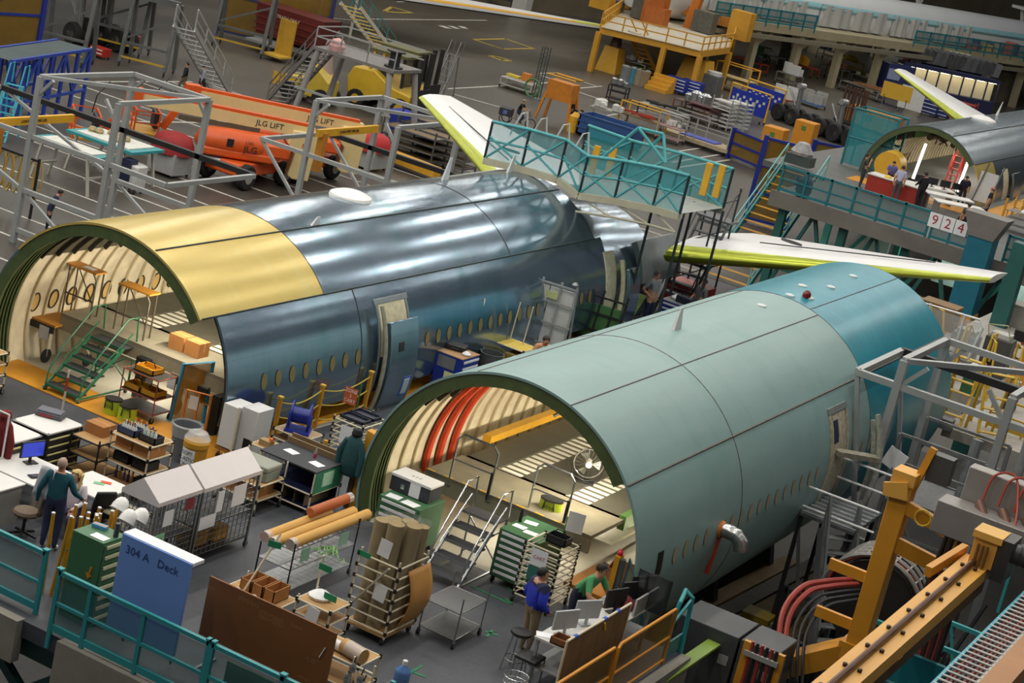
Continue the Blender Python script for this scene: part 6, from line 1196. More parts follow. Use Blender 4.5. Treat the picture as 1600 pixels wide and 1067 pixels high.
a,b,c_=[V((XZ(q,55.5)[0]+24,1.5,XZ(q,55.5)[1])) for q in ((940,247),(998,200),(1040,255))]; d_=b+V((.7,.3,0)); 
for p,q in ((a,b),(b,d_),(d_,c_),(a+V((.8,.5,-.1)),d_),(b,c_)): M().tube(p,q,.05).o('apex_tube',scm,t)
for k,x in enumerate((925,950,1100,1120)): p=V((XZ((x,262+.16*(x-925)),57)[0]+24,3,XZ((x,262+.16*(x-925)),57)[1]-.3)); M().box(p.x-.1,p.y,p.z,p.x+.1,p.y+.1,p.z+1.0).o('yellow_gate',yel,t)
for k,(x,y) in enumerate(((800,196),(830,205),(865,214),(895,228))): p=V((XZ((x,y),56.5)[0]+24,2.5,XZ((x,y),56.5)[1]-.3)); M().path([p,p+V((.25,0,.75)),p+V((.42,0,.85)),p+V((.5,.2,.1))],.03,6).o('white_hoop',m('#d3d5d5',.35,.3),t)
for x in (-21.9,-20.9):
    for y in (54.6,57.8): M().tube((x+24,y-54,5),(x+24,y-54,9),.045).o('leg',m('#3c4245',.5,.3),t)
# ---------------------------------------------------------------- second dock with its barrel (far side)
CX,CZ=-25.906,5.44
SK_C=skin_mat('far barrel skin','#8796a0',.85,.26,'#5f7a78',.3,.06)
fc=fuselage('fuselage','far bare metal barrel with lit white interior on the upper dock',CX,CZ,97.82,125,
  (('skin_section',-130,52,97.82,125,SK_C),('yellow_panel',52,110,97.82,101.2,SK_YE),('skin_section',52,110,101.2,125,SK_C),('skin_section',-130,-129,97.82,125,SK_C)),120,5.6,99.5,124,0,0,[100+.62*k for k in range(10)],-83)
b=M()
for a in (19,52): b.bar(arc(CX,CZ,3.106,a,97.9),arc(CX,CZ,3.106,a,125),.05,.04)
b.o('lap_joint',seam_m,fc); curved(fc,'door',CX+.2,CZ,3.2,66,108,103.6,105.2,SK_C,.12); curved(fc,'door_opening',CX,CZ,3.115,62,100,102.6,103.6,dc,.03)
p=arc(CX,CZ,3.1,-2,107.5); M().lathe([(.7,-.03),(.66,.05),(.3,.18),(.01,.2)],16).mv(*p).o('satellite_fairing',m('#e4e4e0',.45),fc); p=arc(CX,CZ,3.1,-8,111.5); M().tube(p,p+V((.1,.1,.8)),.08,.02).o('blade_antenna',whitep,fc)
M().box(CX-2.9,98.6,4.5,CX+2.9,124,4.6).o('cabin_floor',m('#8a806e',.6,0,.2,1),fc)
stab(fc,'stabiliser',(CX-2.7,118),(CX-10.5,124.5),8,2.4,6.4,8.1,white,tipg,lime)
CN=V((-26.62,100.5,5.04)); seat(fc,(CX,97.82,CZ),CN,SB)
for y in (104,110,116): lamp((CN.x,y,CN.z+2),1.2,110,(1,.9,.75),3)  # far barrel interior brightened by added fill lights, no fixtures
for x,l in ((-27.6,'upright work light tube in the far barrel, beside the yellow drum'),(-25.2,'upright work light tube in the far barrel, beside the red ladder')):
    t=T('work_light',l,'work light',(x,103,4.9)); M().tube((0,0,.2),(.15,0,2.1),.07,n=8).o('tube',m('#fff6e2',.5,0,0,emit=7),t); M().cb(0,0,0,.4,.4,.2).o('base',black,t)
t=ladder_stand('red step ladder inside the far barrel',(-25.7,103.6,4.9),0,m('#a8281b',.5),1.9,6,.5)
S('floor_deck_far',M().box(-29.5,87.45,DK-.3,-6,118,DK).box(-33,95,DK-.3,-29.5,118,DK),m('#5b5c5a',.6,0,.2,1.5))
S('trim_walkway_far',M().box(-29.3,97.0,DK+.004,-22,98.8,DK+.02).box(-22.9,98.8,DK+.004,-21.8,116,DK+.02),orange)
S('trim_deck_edge_far',M().box(-29.6,87.3,DK-.7,-6,87.45,DK+.02),m('#6f6c66',.8,0,.2,1))
railing('guard_rail','dark teal guard rail along the far dock edge, beside the yellow stairs',(-29.3,87.4),(-22.2,87.4),DK,1.25,7,tealw,caps=False,w=.1); railing('guard_rail','dark teal guard rail of the far dock with the red numbers on it',(-22.0,87.4),(-20.3,87.4),DK,1.15,3,tealw,caps=False,w=.09); railing('guard_rail','dark teal guard rail beyond the teal tower, at the frame edge',(-18.6,87.4),(-14,87.4),DK,1.25,4,tealw,caps=False,w=.1)
t=T('number_sign','white number plates reading 924 in red on the far dock rail','sign',(-21.33,87.33,DK+.88)); 
for k,ch in enumerate('924'): o=M().box(-.28,-.02,-.32,.28,.02,.32).mv((k-1)*.6,0,0).o('number_plate',paper,t); text(ch,.62,m('#a3243c',.6),o,((k-1)*.6,-.025,0),(R(90),0,0),ext=.003)
dg2=m('#1f5a55',.5,0,.2,1.5); aq=m('#5fc4b4',.5,0,.15,2)
t=T('steel_trestle','dark green braced steelwork carrying the far dock','frame',(-20,88,0))
for x in (-9,-6,-3,0,3,6,9):
    M().box(x-.18,-.18,0,x+.18,.18,DK-.3).o('column',dg2,t)
    if x<9: M().bar((x,0,.2),(x+1.5,0,DK-.6),.16).o('brace',dg2,t); M().bar((x+3,0,.2),(x+1.5,0,DK-.6),.16).o('brace',dg2,t)
for z in (1.6,DK-.5): M().box(-9.4,-.15,z-.15,9.4,.15,z+.15).o('beam',dg2,t)
for x in (-8,-4.5,-1,2.5,6): M().box(x-.15,4,0,x+.15,4.3,DK-.3).o('column',aq,t); M().bar((x,4,.5),(x+2.5,4,DK-.6),.18).o('brace',aq,t)
for x in (-7,-3,1,5): M().box(x,6,2,x+1.6,6.2,3.2).o('lit_panel',m('#cfe0d4',.5,0,.2,3),t)
lamp((-20,93,4.4),6,160,(.85,1,.95),3)
t=T('yellow_equipment','long yellow equipment beam under the far dock','beam',(-24.2,89.5,1.8)); M().bar((-2.2,0,.4),(2.2,0,-.3),.5,.9).o('beam_body',m('#b97f2a',.5,0,.2),t)
t=T('hoist_tower','square teal tower with yellow base standing against the far dock','tower',(-19.4,86.2,0)); M().box(-.55,-.55,2.6,.55,.55,6.0).o('tower_shaft',m('#1c6a80',.45,0,.12),t); M().box(-.6,-.6,0,.6,.6,2.6).o('yellow_base',m('#cf942c',.5,0,.12),t); sign(t,.4,.5,(0,-.62,1.6),paper); M().prism([(-.55,6.0),(.55,6.0),(.95,7.0),(-.95,7.0)],'y',-.6,.6).o('grey_hopper',m('#77746f',.5,0,.1),t)
t=T('warning_cone','small red warning light on the far dock rail beyond the tower','light',(-18.2,87.35,DK+.2)); M().lathe([(.14,0),(.09,.4),(.03,.6)],10).o('cone',m('#b3271f',.5),t)
a=V((-30.9,88.2,0)); stairs('teal railed stairs with bright yellow treads up to the far dock',(a.x,a.y,0),(-30.9,95.2,DK),2.2,15,m('#3a8a8c',.5),m('#c9952e',.5,0,.2),1.1,m('#6fb0b0',.45))
# people and furniture on the far dock
t=T('red_table','red-sided table with papers where the group stands','table',(-26.3,95.4,DK)); M().cb(0,0,0,2.6,1.0,.85).o('red_cabinet',m('#9c2b1d',.5,0,.1),t); M().cb(0,0,.85,2.7,1.1,.05).o('white_top',m('#d5d2cb',.5),t)
t=T('yellow_helmet','yellow hard hat lying on the red table','hard hat',(-26.7,95.2,DK+.9)); M().lathe([(.2,0),(.18,.06),(.1,.12),(.01,.14)],12).o('shell',m('#d9b936',.4),t)
person('person in an olive shirt with hand at the chin at the red table end',(-27.9,95.0,DK),(.8,.3),1.78,'#3d4031','#33343a',pose=dict(elL=(-.25,-.14,1.16),wrL=(-.06,-.2,1.45)))
person('person in a violet shirt leaning on the far side of the red table',(-27.0,96.6,DK),(.3,-1),1.7,'#6a6ba8','#2d2f3a',pose=dict(bend=(R(30),),elL=(-.25,-.2,1.1),wrL=(-.2,-.4,1.0)))
person('heavy-set person in a pale lilac shirt leaning on the red table, back turned',(-25.9,94.4,DK),(-.2,1),1.8,'#a7a8c4','#4a4c52',hair='#2a211c',pose=dict(bend=(R(18),)))
person('person in a black jacket standing at the corner of the red table',(-24.8,94.6,DK),(-.7,.6),1.8,'#17181d','#1b1d24',sleeve='long',pose=dict(elR=(.27,-.02,1.14),wrR=(.2,-.25,1.05)))
person('person in a dark shirt and pale red cap by the rope barrier',(-22.0,96.6,DK),(-1,-.2),1.75,'#22232a','#25272e',cap='#b98378')
person('person in a dark grey shirt seated at the far dock desks',(-21.9,92.6,DK-.44),(-.6,.8),1.72,'#4a4744','#2b2c33',hair='#3a2d22',pose=SITP)
person('person in navy leaning over the desks under the white board',(-23.9,99.0,DK),(.2,-1),1.75,'#1d2142','#23252e',pose=dict(bend=(R(35),)))
for k,(x,y,l) in enumerate(((-25.2,97.6,'white desk with monitors nearest the red table'),(-23.9,96.4,'white desk with papers behind the dock rail'),(-22.9,94.8,'white desk in front of the seated person'))):
    t=T('desk',l,'desk',(x,y,DK),R(35)); M().cb(0,0,.7,2.4,.9,.05).o('desktop',wt,t)
    for sx in (-1,1): M().cb(sx*1.1,0,0,.06,.8,.7).o('side_panel',m('#77746f',.6),t)
for k in range(4): monitor(-25.7+.55*k,97.3+.32*k,DK+.755,R(30),'black monitor in the row on the desk nearest the red table',group='monitors on the far dock')
t=T('white_board','tall white notice board leaning beside the far desks','board',(-23.0,99.2,DK)); M().box(-.45,-.02,.5,.45,.02,2.0).xf(Matrix.Rotation(R(-12),4,'X')).o('board_panel',m('#b9bab8',.7),t)
for x in (-.5,.3): M().bar((x,0,0),(x+.3,.4,2.4),.06).o('board_leg',steel,t)
for k in range(2): tag(M().lathe([(.18,0),(.17,.06),(.1,.13),(.01,.15)],12).mv(-20.2+.45*k,96.5,DK+1.0).o('hard_hat',m(('#e2e4e2','#cfd86a')[k],.4)),('white hard hat on the parts stand by the far rope barrier','lime hard hat on the parts stand by the far rope barrier')[k],'hard hat')
rack('parts_stand','parts stand under the hard hats at the far rope barrier','stand',-20.9,-19.3,96.1,97.0,[.3,.65,.98],z=DK,post=steel,shelf=m('#6e655a',.6,0,.3,9),jnt=False)
t=T('chain_barrier','yellow post and rope barrier along the far barrel','barrier',(-21.7,99,DK))
for k in range(4): M().bar((.1*k,k*1.5,0),(.1*k,k*1.5,1.1),.1).o('post',m('#cc922a',.5),t)
for k in range(3):
    for h in (1.0,.6): M().path([(.1*k+.01*i,k*1.5+.15*i,h-.16*math.sin(math.pi*i/10)) for i in range(11)],.02,5).o('rope',ropem,t)
t=T('yellow_drum','big yellow drum standing at the far barrel mouth','drum',(-28.0,99.6,DK+.9)); M().lathe([(.7,-.5),(.75,.4),(.72,.45),(.66,.4),(.66,-.4)],20,ax='y').o('drum_body',m('#cfa52e',.5,0,.12),t); M().cb(0,0,-.9,.9,.9,.3).o('drum_cradle',black,t)
p=at(1322,264,5); t=T('teal_cage','tall teal netted cage beside the far barrel mouth','cage',(p.x+.5,p.y+2,DK))
for x in (-1.2,1.2):
    for y in (-.8,.8): M().bar((x,y,0),(x,y,3.0),.1).o('post',tealw,t)
for z in (1.5,3.0): M().path([(-1.2,-.8,z),(1.2,-.8,z),(1.2,.8,z),(-1.2,.8,z)],.06,5,True).o('rail',tealw,t)
M().box(-1.15,-.82,.1,1.15,-.8,2.9).o('net_panel',net,t)
p=at(1285,265,5); t=T('covered_cart','cart heaped with white and dark parts at the head of the yellow stairs','cart',(p.x-.6,p.y-2,DK)); M().cb(0,0,.2,1.3,.9,.5).o('cart_body',m('#3d4a4a',.5,0,.2),t); M().lathe([(.55,.7),(.6,.85),(.42,1.1),(.3,1.3),(.1,1.35)],9).o('sheeted_load',m('#9a9a9c',.6,0,.5,4,bump=.5),t)
t=T('bag','navy bag hung on the dock rail near the stairs','bag',(-28.3,87.9,DK)); M().lathe([(.25,0),(.4,.3),(.35,.8),(.1,1.0)],10).o('bag_body',m('#1e2546',.7),t)
# ---------------------------------------------------------------- blue and amber gates, orange cabinets
a=at(1163,346,0); b=at(1225,362,0); panel_gate('tall blue framed gate with amber panels beside the yellow stairs',(a.x,a.y),(b.x,b.y),4.9,bluf,ambr,3)
a=at(1136,246,0); b=at(1188,268,0); panel_gate('low blue framed barrier with amber panels next to the orange cabinet',(a.x,a.y),(b.x,b.y),2.0,bluf,ambr,2)
a=at(1188,268,0); b=at(1262,262,0); 
for q,l in (((1198,262),'orange cabinet behind the tall blue gate'),((1247,250),'orange cabinet with a green mark beside the wheel bogies')): t=T('control_cabinet',l,'cabinet',at(q[0],q[1],0)); M().cb(0,0,0,1.4,1.2,2.7).o('cabinet_body',m('#d08a22',.45,0,.1),t,bev=.04); M().box(-.15,-.62,2.1,.15,-.6,2.4).o('green_mark',m('#4f7f35',.5),t)
a=at(1140,262,0); b=at(1262,300,0); t=panel_gate('clear railed panel in front of the orange cabinets',(a.x+2,a.y+8),(b.x,b.y+8),1.5,steel,m('#8a8578',.2,alpha=.35),1)
a=at(1255,290,0); b=at(1330,305,0); panel_gate('blue and amber machine guard below the wheel bogies',(a.x,a.y),(b.x,b.y),3.0,bluf,ambr,2)
wheels('six-wheel landing gear bogie nearest the blue notice carts',at(1240,196,0),R(70),3,.66,wh='#8d8a84'); wheels('six-wheel landing gear bogie nearest the orange crate',at(1305,222,0),R(70),3,.7,wh='#8d8a84')
# ---------------------------------------------------------------- mid-floor equipment
t=T('lattice_post','tall grey lattice post with a looped green hose','post',at(836,155,0))
for s in (-.22,.22):
    for y in (-.2,.2): M().bar((s,y,0),(s,y,3.6),.06).o('chord',m('#4f5352',.5,.2),t)
for k in range(12): M().bar((-.22,-.2,.3*k),(.22,-.2,.3*k+.3),.035).o('lattice_bar',m('#4f5352',.5,.2),t)
M().path([(-.2+.55*math.cos(a*.5),-.4,.75+.6*math.sin(a*.5)) for a in range(13)],.06,6,True).o('green_hose',m('#3f7a4a',.5),t); M().cb(0,0,0,.9,.9,.1).o('base',steel,t)
t=rack('flat_cart','grey flat cart with boxes behind the lattice post','cart',at(810,142,0).x-1.2,at(810,142,0).x+1.2,at(810,142,0).y-.6,at(810,142,0).y+.6,[.25,.7],z=0,post=m('#a9a89f',.5),r=.05,wheels=.1,shelf=m('#8f8c80',.6,0,.2),jnt=False)
p=at(805,138,0); carton(p.x+.7,p.y,.72,.6,.5,.5,'orange box on the flat cart by the lattice post',mt=m('#c87a2e',.6)); carton(p.x-.3,p.y,.72,1.0,.5,.15,'flat yellow box on the flat cart by the lattice post',mt=m('#c9b63a',.6))
# tricycle and rider
p=at(806,197,0); t=T('tricycle','grey cargo tricycle with a dark box ridden past the scaffold','tricycle',p,R(15))
for x,y in ((-.75,-.35),(-.75,.35),(.85,0)): M().path([(x+.32*math.cos(a*.45),y,.33+.32*math.sin(a*.45)) for a in range(14)],.035,5,True).o('wheel',tyre,t)
M().bar((-.75,0,.45),(.2,0,.4),.06).o('frame_tube',steel,t); M().bar((.2,0,.4),(.75,0,.9),.06).o('frame_tube',steel,t); M().bar((.85,0,.33),(.72,0,1.05),.06).o('fork',steel,t); M().bar((.62,-.3,1.1),(.62,.3,1.1),.05).o('handlebar',steel,t); M().bar((-.1,0,.4),(-.15,0,.85),.05).o('seat_post',steel,t)
M().box(-1.15,-.4,.5,-.4,.4,.95).o('cargo_box',m('#2d3136',.6),t); M().box(-.9,-.41,.6,-.65,-.405,.85).o('blue_label',m('#5f6fc0',.5),t)
person('cyclist in a black shirt and tan cap riding the cargo tricycle',(p.x-.05,p.y,-.02),(.97,.25),1.76,'#16171b','#1f2740',cap='#8f8468',pose=dict(hiL=(-.1,-.03,.91),knL=(-.12,-.38,.72),anL=(-.12,-.25,.35),toL=(-.12,-.4,.3),hiR=(.1,-.03,.91),knR=(.12,-.36,.68),anR=(.12,-.15,.3),toR=(.12,-.3,.25),bend=(R(20),R(-12)),elL=(-.27,-.35,1.2),wrL=(-.25,-.6,1.1),elR=(.27,-.35,1.2),wrR=(.25,-.6,1.1)))
og2=m('#c47a24',.5,0,.2)
t=T('orange_fixture','orange framed fixture on splayed legs behind the scaffold hoops','fixture',at(868,190,0)); 
for x in (-.9,.9):
    for y in (-.5,.5): M().bar((x*1.3,y*1.3,0),(x*.8,y*.8,2.6),.14).o('leg',og2,t)
M().box(-.9,-.55,1.4,.9,.5,2.6).o('box_frame',og2,t); M().path([(-1,-.6,2.9),(1,-.6,2.9),(1,.6,2.9),(-1,.6,2.9)],.06,5,True).o('top_rail',yel,t)
p=at(892,190,0); person('person in black working behind the orange fixture',(p.x,p.y,0),(-1,.2),1.76,'#15161a','#1a1b20',sleeve='long',pose=dict(bend=(R(20),)))
blub=m('#2c4f86',.5,0,.15)
t=T('blue_bin','open blue steel bin behind the teal scaffold','bin',at(950,222,0)); M().box(-1.9,-.9,.1,1.9,.9,.2).box(-1.9,-.9,.1,-1.8,.9,1.4).box(1.8,-.9,.1,1.9,.9,1.4).box(-1.9,-.9,.1,1.9,-.8,1.4).box(-1.9,.8,.1,1.9,.9,1.4).o('bin_body',blub,t)
for z in (.5,.9,1.3): M().box(-1.95,-.95,z,1.95,-.9,z+.1).o('rib',blub,t)
for k,x in enumerate((893,902)): t=T('jerry_can',('yellow jerry can nearest the orange fixture','yellow jerry can nearest the blue steel bin')[k],'can',at(x,206,0)); M().lathe([(.35,0),(.35,1.0),(.2,1.15),(.1,1.3)],10).o('can_body',yel,t); M().lathe([(.11,1.3),(.11,1.42)],8).o('cap',black,t)
LB={'panels on the red cart': 'white panel standing upright on the red-based cart', 'panels on the blue cart': 'grey panel standing upright on the blue-based cart', 'parts on the red trolley': 'black part lying on the red trolley', 'canisters on the orange trolley': 'yellow canister strapped on the orange-red trolley', 'green parts': 'green part heaped on the cart near the columns', 'white boxes on the grey table': 'white box tilted on the grey table by the columns', 'green boxes': 'green box piled on the green skip cart', 'brown tubes': 'brown tube standing on the grey tube cart', 'copper tubes': 'copper tube lying on the long cart before the benches', 'cream parts': 'cream part lying on the long cart near the bins', 'dark parts': 'dark part on the mixed cart below the balcony', 'yellow parts': 'yellow part on the yellow-sided cart', 'white panels behind the notices': 'white panel on the grey stand behind the notices', 'pale boxes': 'pale box on the cart next to the white board'}
def cart(label,q,w,d,hs,fr,sh,rz=0,load=(),name='equipment_cart',top=None):
    p=at(q[0],q[1],0); t=T(name,label,'cart',(p.x,p.y,0),rz); H=top or max(hs)
    for sx in (-1,1):
        for sy in (-1,1): M().bar((sx*w/2,sy*d/2,.2),(sx*w/2,sy*d/2,H),.09).o('post',fr,t); caster(t,sx*w/2,sy*d/2,0,.11)
    for h in hs: M().box(-w/2,-d/2,h-.05,w/2,d/2,h+.02).o('shelf',sh,t)
    if H>max(hs): M().path([(-w/2,-d/2,H),(w/2,-d/2,H),(w/2,d/2,H),(-w/2,d/2,H)],.05,5,True).o('top_rail',fr,t)
    for (nm,lb,grp,n,mt,s,h0) in load:
        rn=random.Random(len(lb))
        for k in range(n):
            x=rn.uniform(-w*.4,w*.4); y=rn.uniform(-d*.35,d*.35); c,sn=math.cos(rz),math.sin(rz); r=s*rn.uniform(.6,1.1)
            b=M()
            if nm in('cylinder_part','canister'): b.lathe([(r*.7,0),(r,.1*r),(r,1.6*r),(r*.4,2*r)],10)
            elif nm in('panel_part','sheet_part'): b.box(-r,-.05,0,r,.05,2.2*r).xf(Matrix.Rotation(rn.uniform(-.4,.4),4,'Z'))
            elif nm in('strut_part','bar_part'): b.bar((-r*2,0,r*.3),(r*2,rn.uniform(-.3,.3),r*.6),r*.5)
            else: b.box(-r,-r*.7,0,r,r*.7,r*1.2).xf(Matrix.Rotation(rn.uniform(-.5,.5),4,'Z'))
            o=b.o(nm,mt); o.location=(p.x+x*c-y*sn,p.y+x*sn+y*c,h0); tag(o,lb,'part',grp if n>1 else None)
    return t
dk=m('#2c2e30',.5,.2,.2); lg=m('#a5a6a2',.45,.3,.15); wpar=m('#c9cac8',.4,0,.1); redf=m('#a3372a',.5,0,.15)
cart('black trolley topped with chrome fittings, alone on the open floor',(962,160),1.3,1.0,(.3,.8,1.2),dk,dk,.2,(('cylinder_part','chrome fitting heaped on the lone black trolley','fittings on the lone trolley',9,chrome,.22,1.25),))
cart('cart of white and chrome castings behind the blue steel bin',(948,190),2.4,1.1,(.3,.8),lg,lg,.2,(('cylinder_part','white casting on the cart behind the blue bin','castings on the cart',9,wpar,.28,.85),))
cart('long cart of dark struts behind the scaffold peak',(1035,190),3.6,1.2,(.3,.9),dk,lg,-.1,(('strut_part','dark strut on the long strut cart','struts on the long cart',8,dk,.35,.95),))
cart('cart with red and yellow framed tools beside the blue steel bin',(1000,205),3.0,1.2,(.3,.9),yel,m('#6d5a3a',.6,0,.3),-.1,(('bar_part','red bar on the yellow framed tool cart','red bars on the tool cart',6,redf,.3,.95),),top=1.7)
cart('cart of tall silver cylinders in front of the blue benches',(1080,178),2.6,1.3,(.3,.8),m('#7d4d33',.5),m('#5c4836',.6),-.1,(('canister','silver cylinder on the cart before the blue benches','silver cylinders',5,chrome,.42,.85),))
cart('dark cart with maroon panels beyond the silver cylinders',(1098,192),2.8,1.1,(.3,1.0,1.2),dk,m('#4a1f22',.6),-.1,())
cart('clear-sided trolley with a red tag behind the scaffold',(1045,222),1.6,1.0,(.3,1.0),lg,m('#9a7a74',.6),0,(('box_part','white box on the clear-sided trolley','boxes on the clear trolley',3,wpar,.25,1.05),),top=1.8)
t=T('cage_pallet','wheeled cage pallet with a plank floor on the marked floor','pallet',at(1090,228,0),R(-5)); M().box(-2.6,-.9,.25,2.6,.9,.5).o('plank_floor',m('#a8987a',.7,0,.15),t); M().box(-1.2,-.5,.5,1.4,.5,.58).o('blue_sheet',m('#4a58b8',.5),t)
for x in (-2.5,0,2.5): M().bar((x,-.85,.5),(x,-.85,1.9),.08).o('cage_post',lg,t); M().bar((x,.85,.5),(x,.85,1.9),.08).o('cage_post',lg,t)
for z in (1.2,1.9):
    for y in (-.85,.85): M().bar((-2.5,y,z),(2.5,y,z),.06).o('cage_rail',lg,t)
for x in (-2.3,2.3): caster(t,x,-.7,0,.12)
for q,c_,l in (((975,128),'#7f8688','grey drum in front of the yellow tower'),((985,130),'#4f8fa3','teal blue drum in front of the yellow tower'),((996,133),'#a3917b','tan drum in front of the yellow tower, beside the teal one'),((1003,135),'#97866f','tan drum in front of the yellow tower, furthest along')): t=T('drum',l,'drum',at(q[0],q[1],0)); M().lathe([(.4,0),(.42,.05),(.42,1.15),(.45,1.2),(.4,1.22)],14).o('drum_body',m(c_,.5,0,.15),t); M().lathe([(.43,1.2),(.43,1.26)],14).o('lid',lg,t)
cart('grey parts bench behind the row of drums',(985,115),2.6,1.0,(.4,1.0),lg,lg,0,(('cylinder_part','grey part on the bench behind the drums','parts behind the drums',6,wpar,.25,1.05),))
t=T('green_tote','green tote bin at the foot of the yellow tower stairs','bin',at(1005,118,0)); M().box(-.6,-.5,0,.6,.5,1.2).o('bin_body',m('#3f8a3f',.5),t,bev=.05)
for q,l in (((1055,145),'blue drawer bench in front of the yellow tower, nearest its steps'),((1078,150),'blue drawer bench in front of the yellow tower, nearest the grey machine')): p=at(q[0],q[1],0); cabinet(l,p.x,p.y,1.7,.8,1.2,4,blu,z=0)
t=T('grey_machine','tall grey machine cabinet beside the blue drawer benches','machine',at(1108,150,0)); M().cb(0,0,0,1.3,1.2,1.7).o('machine_body',m('#6d6f70',.4,.3,.25),t,bev=.05); M().lathe([(.6,1.7),(.6,1.95),(.1,2.0)],12).o('machine_cap',wpar,t)
cart('yellow railed cage cart with pale crates beside the blue notice carts',(1145,142),3.2,1.6,(.4,1.1),yel,m('#b9a46a',.6,0,.2),-.1,(('box_part','pale crate in the yellow railed cage cart','crates in the yellow cart',6,m('#c2b48f',.6),.4,.45),),top=2.1)
for k,(q,l) in enumerate((((1163,186),'blue notice board cart with yellow frame, in front'),((1188,178),'blue notice board cart with yellow frame, behind'))):
    p=at(q[0],q[1],0); t=T('notice_cart',l,'cart',p,R(-15)); M().box(-1.7,-.05,.5,1.7,.05,2.0).o('blue_board',m('#1d33a0',.45,0,.1),t); M().path([(-1.8,0,.2),(-1.8,0,2.3),(1.8,0,2.3),(1.8,0,.2)],.08,6).o('yellow_frame',yel,t)
    for j in range(10): M().box(-1.5+j*.31,-.07,1.2+.25*(j%2),-1.3+j*.31,-.05,1.4+.25*(j%2)).o('hung_tool',wpar,t)
    for x in (-1.6,1.6): caster(t,x,-.3,0,.12); caster(t,x,.3,0,.12)
for q,l in (((1125,200),'white louvred shelf unit behind the cage pallet'),((1148,202),'white slotted shelf unit next to the clear panels')): p=at(q[0],q[1],0); t=T('shelf_unit',l,'shelf',p,R(-10)); [M().box(-.8,-.5,.2+k*.28,.8,.5,.28+k*.28).o('shelf',wpar,t) for k in range(7)]; [M().bar((x,y,0),(x,y,2.2),.07).o('post',lg,t) for x in(-.8,.8) for y in(-.5,.5)]
for (q,w,hs,c1,lab,grp,n,lm,nm,s) in (((1218,160),2.2,(.4,),'#7d2a24','cart of upright white panels with a red base behind the first bogie','panels on the red cart',6,wpar,'panel_part',.5),((1262,165),2.6,(.3,),'#3c62a0','blue-based cart of grey upright panels between the bogies','panels on the blue cart',7,lg,'panel_part',.5),((1170,112),3.0,(.4,1.0),'#a3372a','red trolley of black and silver parts beyond the yellow tower','parts on the red trolley',7,dk,'cylinder_part',.3),((1255,118),2.4,(.9,),'#b5482c','orange-red trolley carrying a yellow and black canister','canisters on the orange trolley',3,yel,'canister',.4),((1242,100),2.2,(.5,),'#4a4c4a','cart of green and grey parts near the far columns','green parts',5,m('#3f9a45',.5),'box_part',.35),((1205,100),2.0,(.8,),'#8f8f8a','grey table with tilted white box near the far columns','white boxes on the grey table',2,wpar,'box_part',.5),((1185,92),1.8,(.3,),'#2a6a42','green skip cart beyond the yellow tower','green boxes',2,m('#2a6a42',.5),'box_part',.8),((1300,125),2.6,(.5,1.2),'#5d6060','grey cart of brown tubes near the dark vertical rack','brown tubes',6,m('#6a4434',.6),'canister',.3),((1345,150),4.2,(.4,.9),'#6d6d68','long cart of tan and copper tubes in front of the navy benches','copper tubes',9,m('#9a6a4a',.4,.3),'strut_part',.4),((1360,138),4.0,(.4,.9),'#7a7a72','long cart of cream parts near the grey angled bins','cream parts',9,m('#b9ad8d',.6),'box_part',.3),((1295,95),2.5,(.5,1.0),'#55585a','cart of mixed dark parts below the draped balcony','dark parts',6,dk,'box_part',.35),((1325,110),2.5,(.4,1.0),'#b9a032','yellow-sided cart below the draped balcony','yellow parts',5,m('#b9a53a',.5),'box_part',.35),((1230,135),2.0,(.5,1.1),'#6f6f6c','grey stand with white panels behind the blue notice carts','white panels behind the notices',4,wpar,'panel_part',.4),((1390,165),2.2,(.8,),'#7d8080','pale cart next to the white board on wheels','pale boxes',4,wpar,'box_part',.3)):
    cart(lab,q,w,1.2,hs,m(c1,.5,0,.15),m(c1,.5,0,.15),R(-15),((nm,LB[grp],grp,n,lm,s,max(hs)+.05),))
t=T('vertical_rack','dark rack of upright brown tubes behind the second bogie','rack',at(1325,195,0)); 
for k in range(7): M().tube((-.9+k*.3,.1*(k%3),.2),(-.9+k*.3,.1*(k%3),3.0),.11,n=8).o('brown_tube',m('#4a3028',.5,0,.2),t)
M().box(-1.2,-.4,.1,1.2,.5,.3).o('base',dk,t); M().path([(-1.2,-.4,1.4),(1.2,-.4,1.4),(1.2,.5,1.4),(-1.2,.5,1.4)],.05,5,True).o('retaining_rail',dk,t)
t=T('wooden_crate','orange-brown plywood crate behind the bogies','crate',at(1360,204,0),R(-12)); M().box(-2.2,-.8,.2,2.2,.8,1.6).o('crate_body',m('#a9793f',.7,0,.12),t); M().box(-.3,-.82,.7,.3,-.8,1.2).o('label_plate',m('#4a5560',.5),t)
for x in (-1.8,0,1.8): M().box(x-.08,-.84,.2,x+.08,-.8,1.6).o('batten',m('#8f6433',.7),t)
p=at(1372,190,0); t=T('yellow_sign','yellow sign board standing above the plywood crate','sign',(p.x,p.y+3,0)); M().box(-1.3,-.03,1.8,1.3,.03,3.1).o('sign_board',m('#c9a02c',.5,0,.05),t); M().bar((-1,0,0),(-1,0,2),.06).o('sign_leg',steel,t); M().bar((1,0,0),(1,0,2),.06).o('sign_leg',steel,t)
t=T('whiteboard','white board on a wheeled grey stand','board',at(1418,178,0)); M().box(-1.1,-.05,.4,1.1,.05,2.4).o('board_panel',wpar,t); [M().bar((x,-.4,.05),(x,.4,.05),.08).o('foot_bar',steel,t) for x in(-1,1)]; [M().bar((x,0,0),(x,0,2.4),.08).o('post',steel,t) for x in(-1,1)]
for q,l in (((1450,180),'blue drawer cabinet beside the far wing, nearest the white board'),((1467,184),'blue drawer cabinet beside the far wing, nearest the red shelves')): p=at(q[0],q[1],0); cabinet(l,p.x,p.y,1.6,1.0,1.9,5,m('#22306e',.45),z=0)
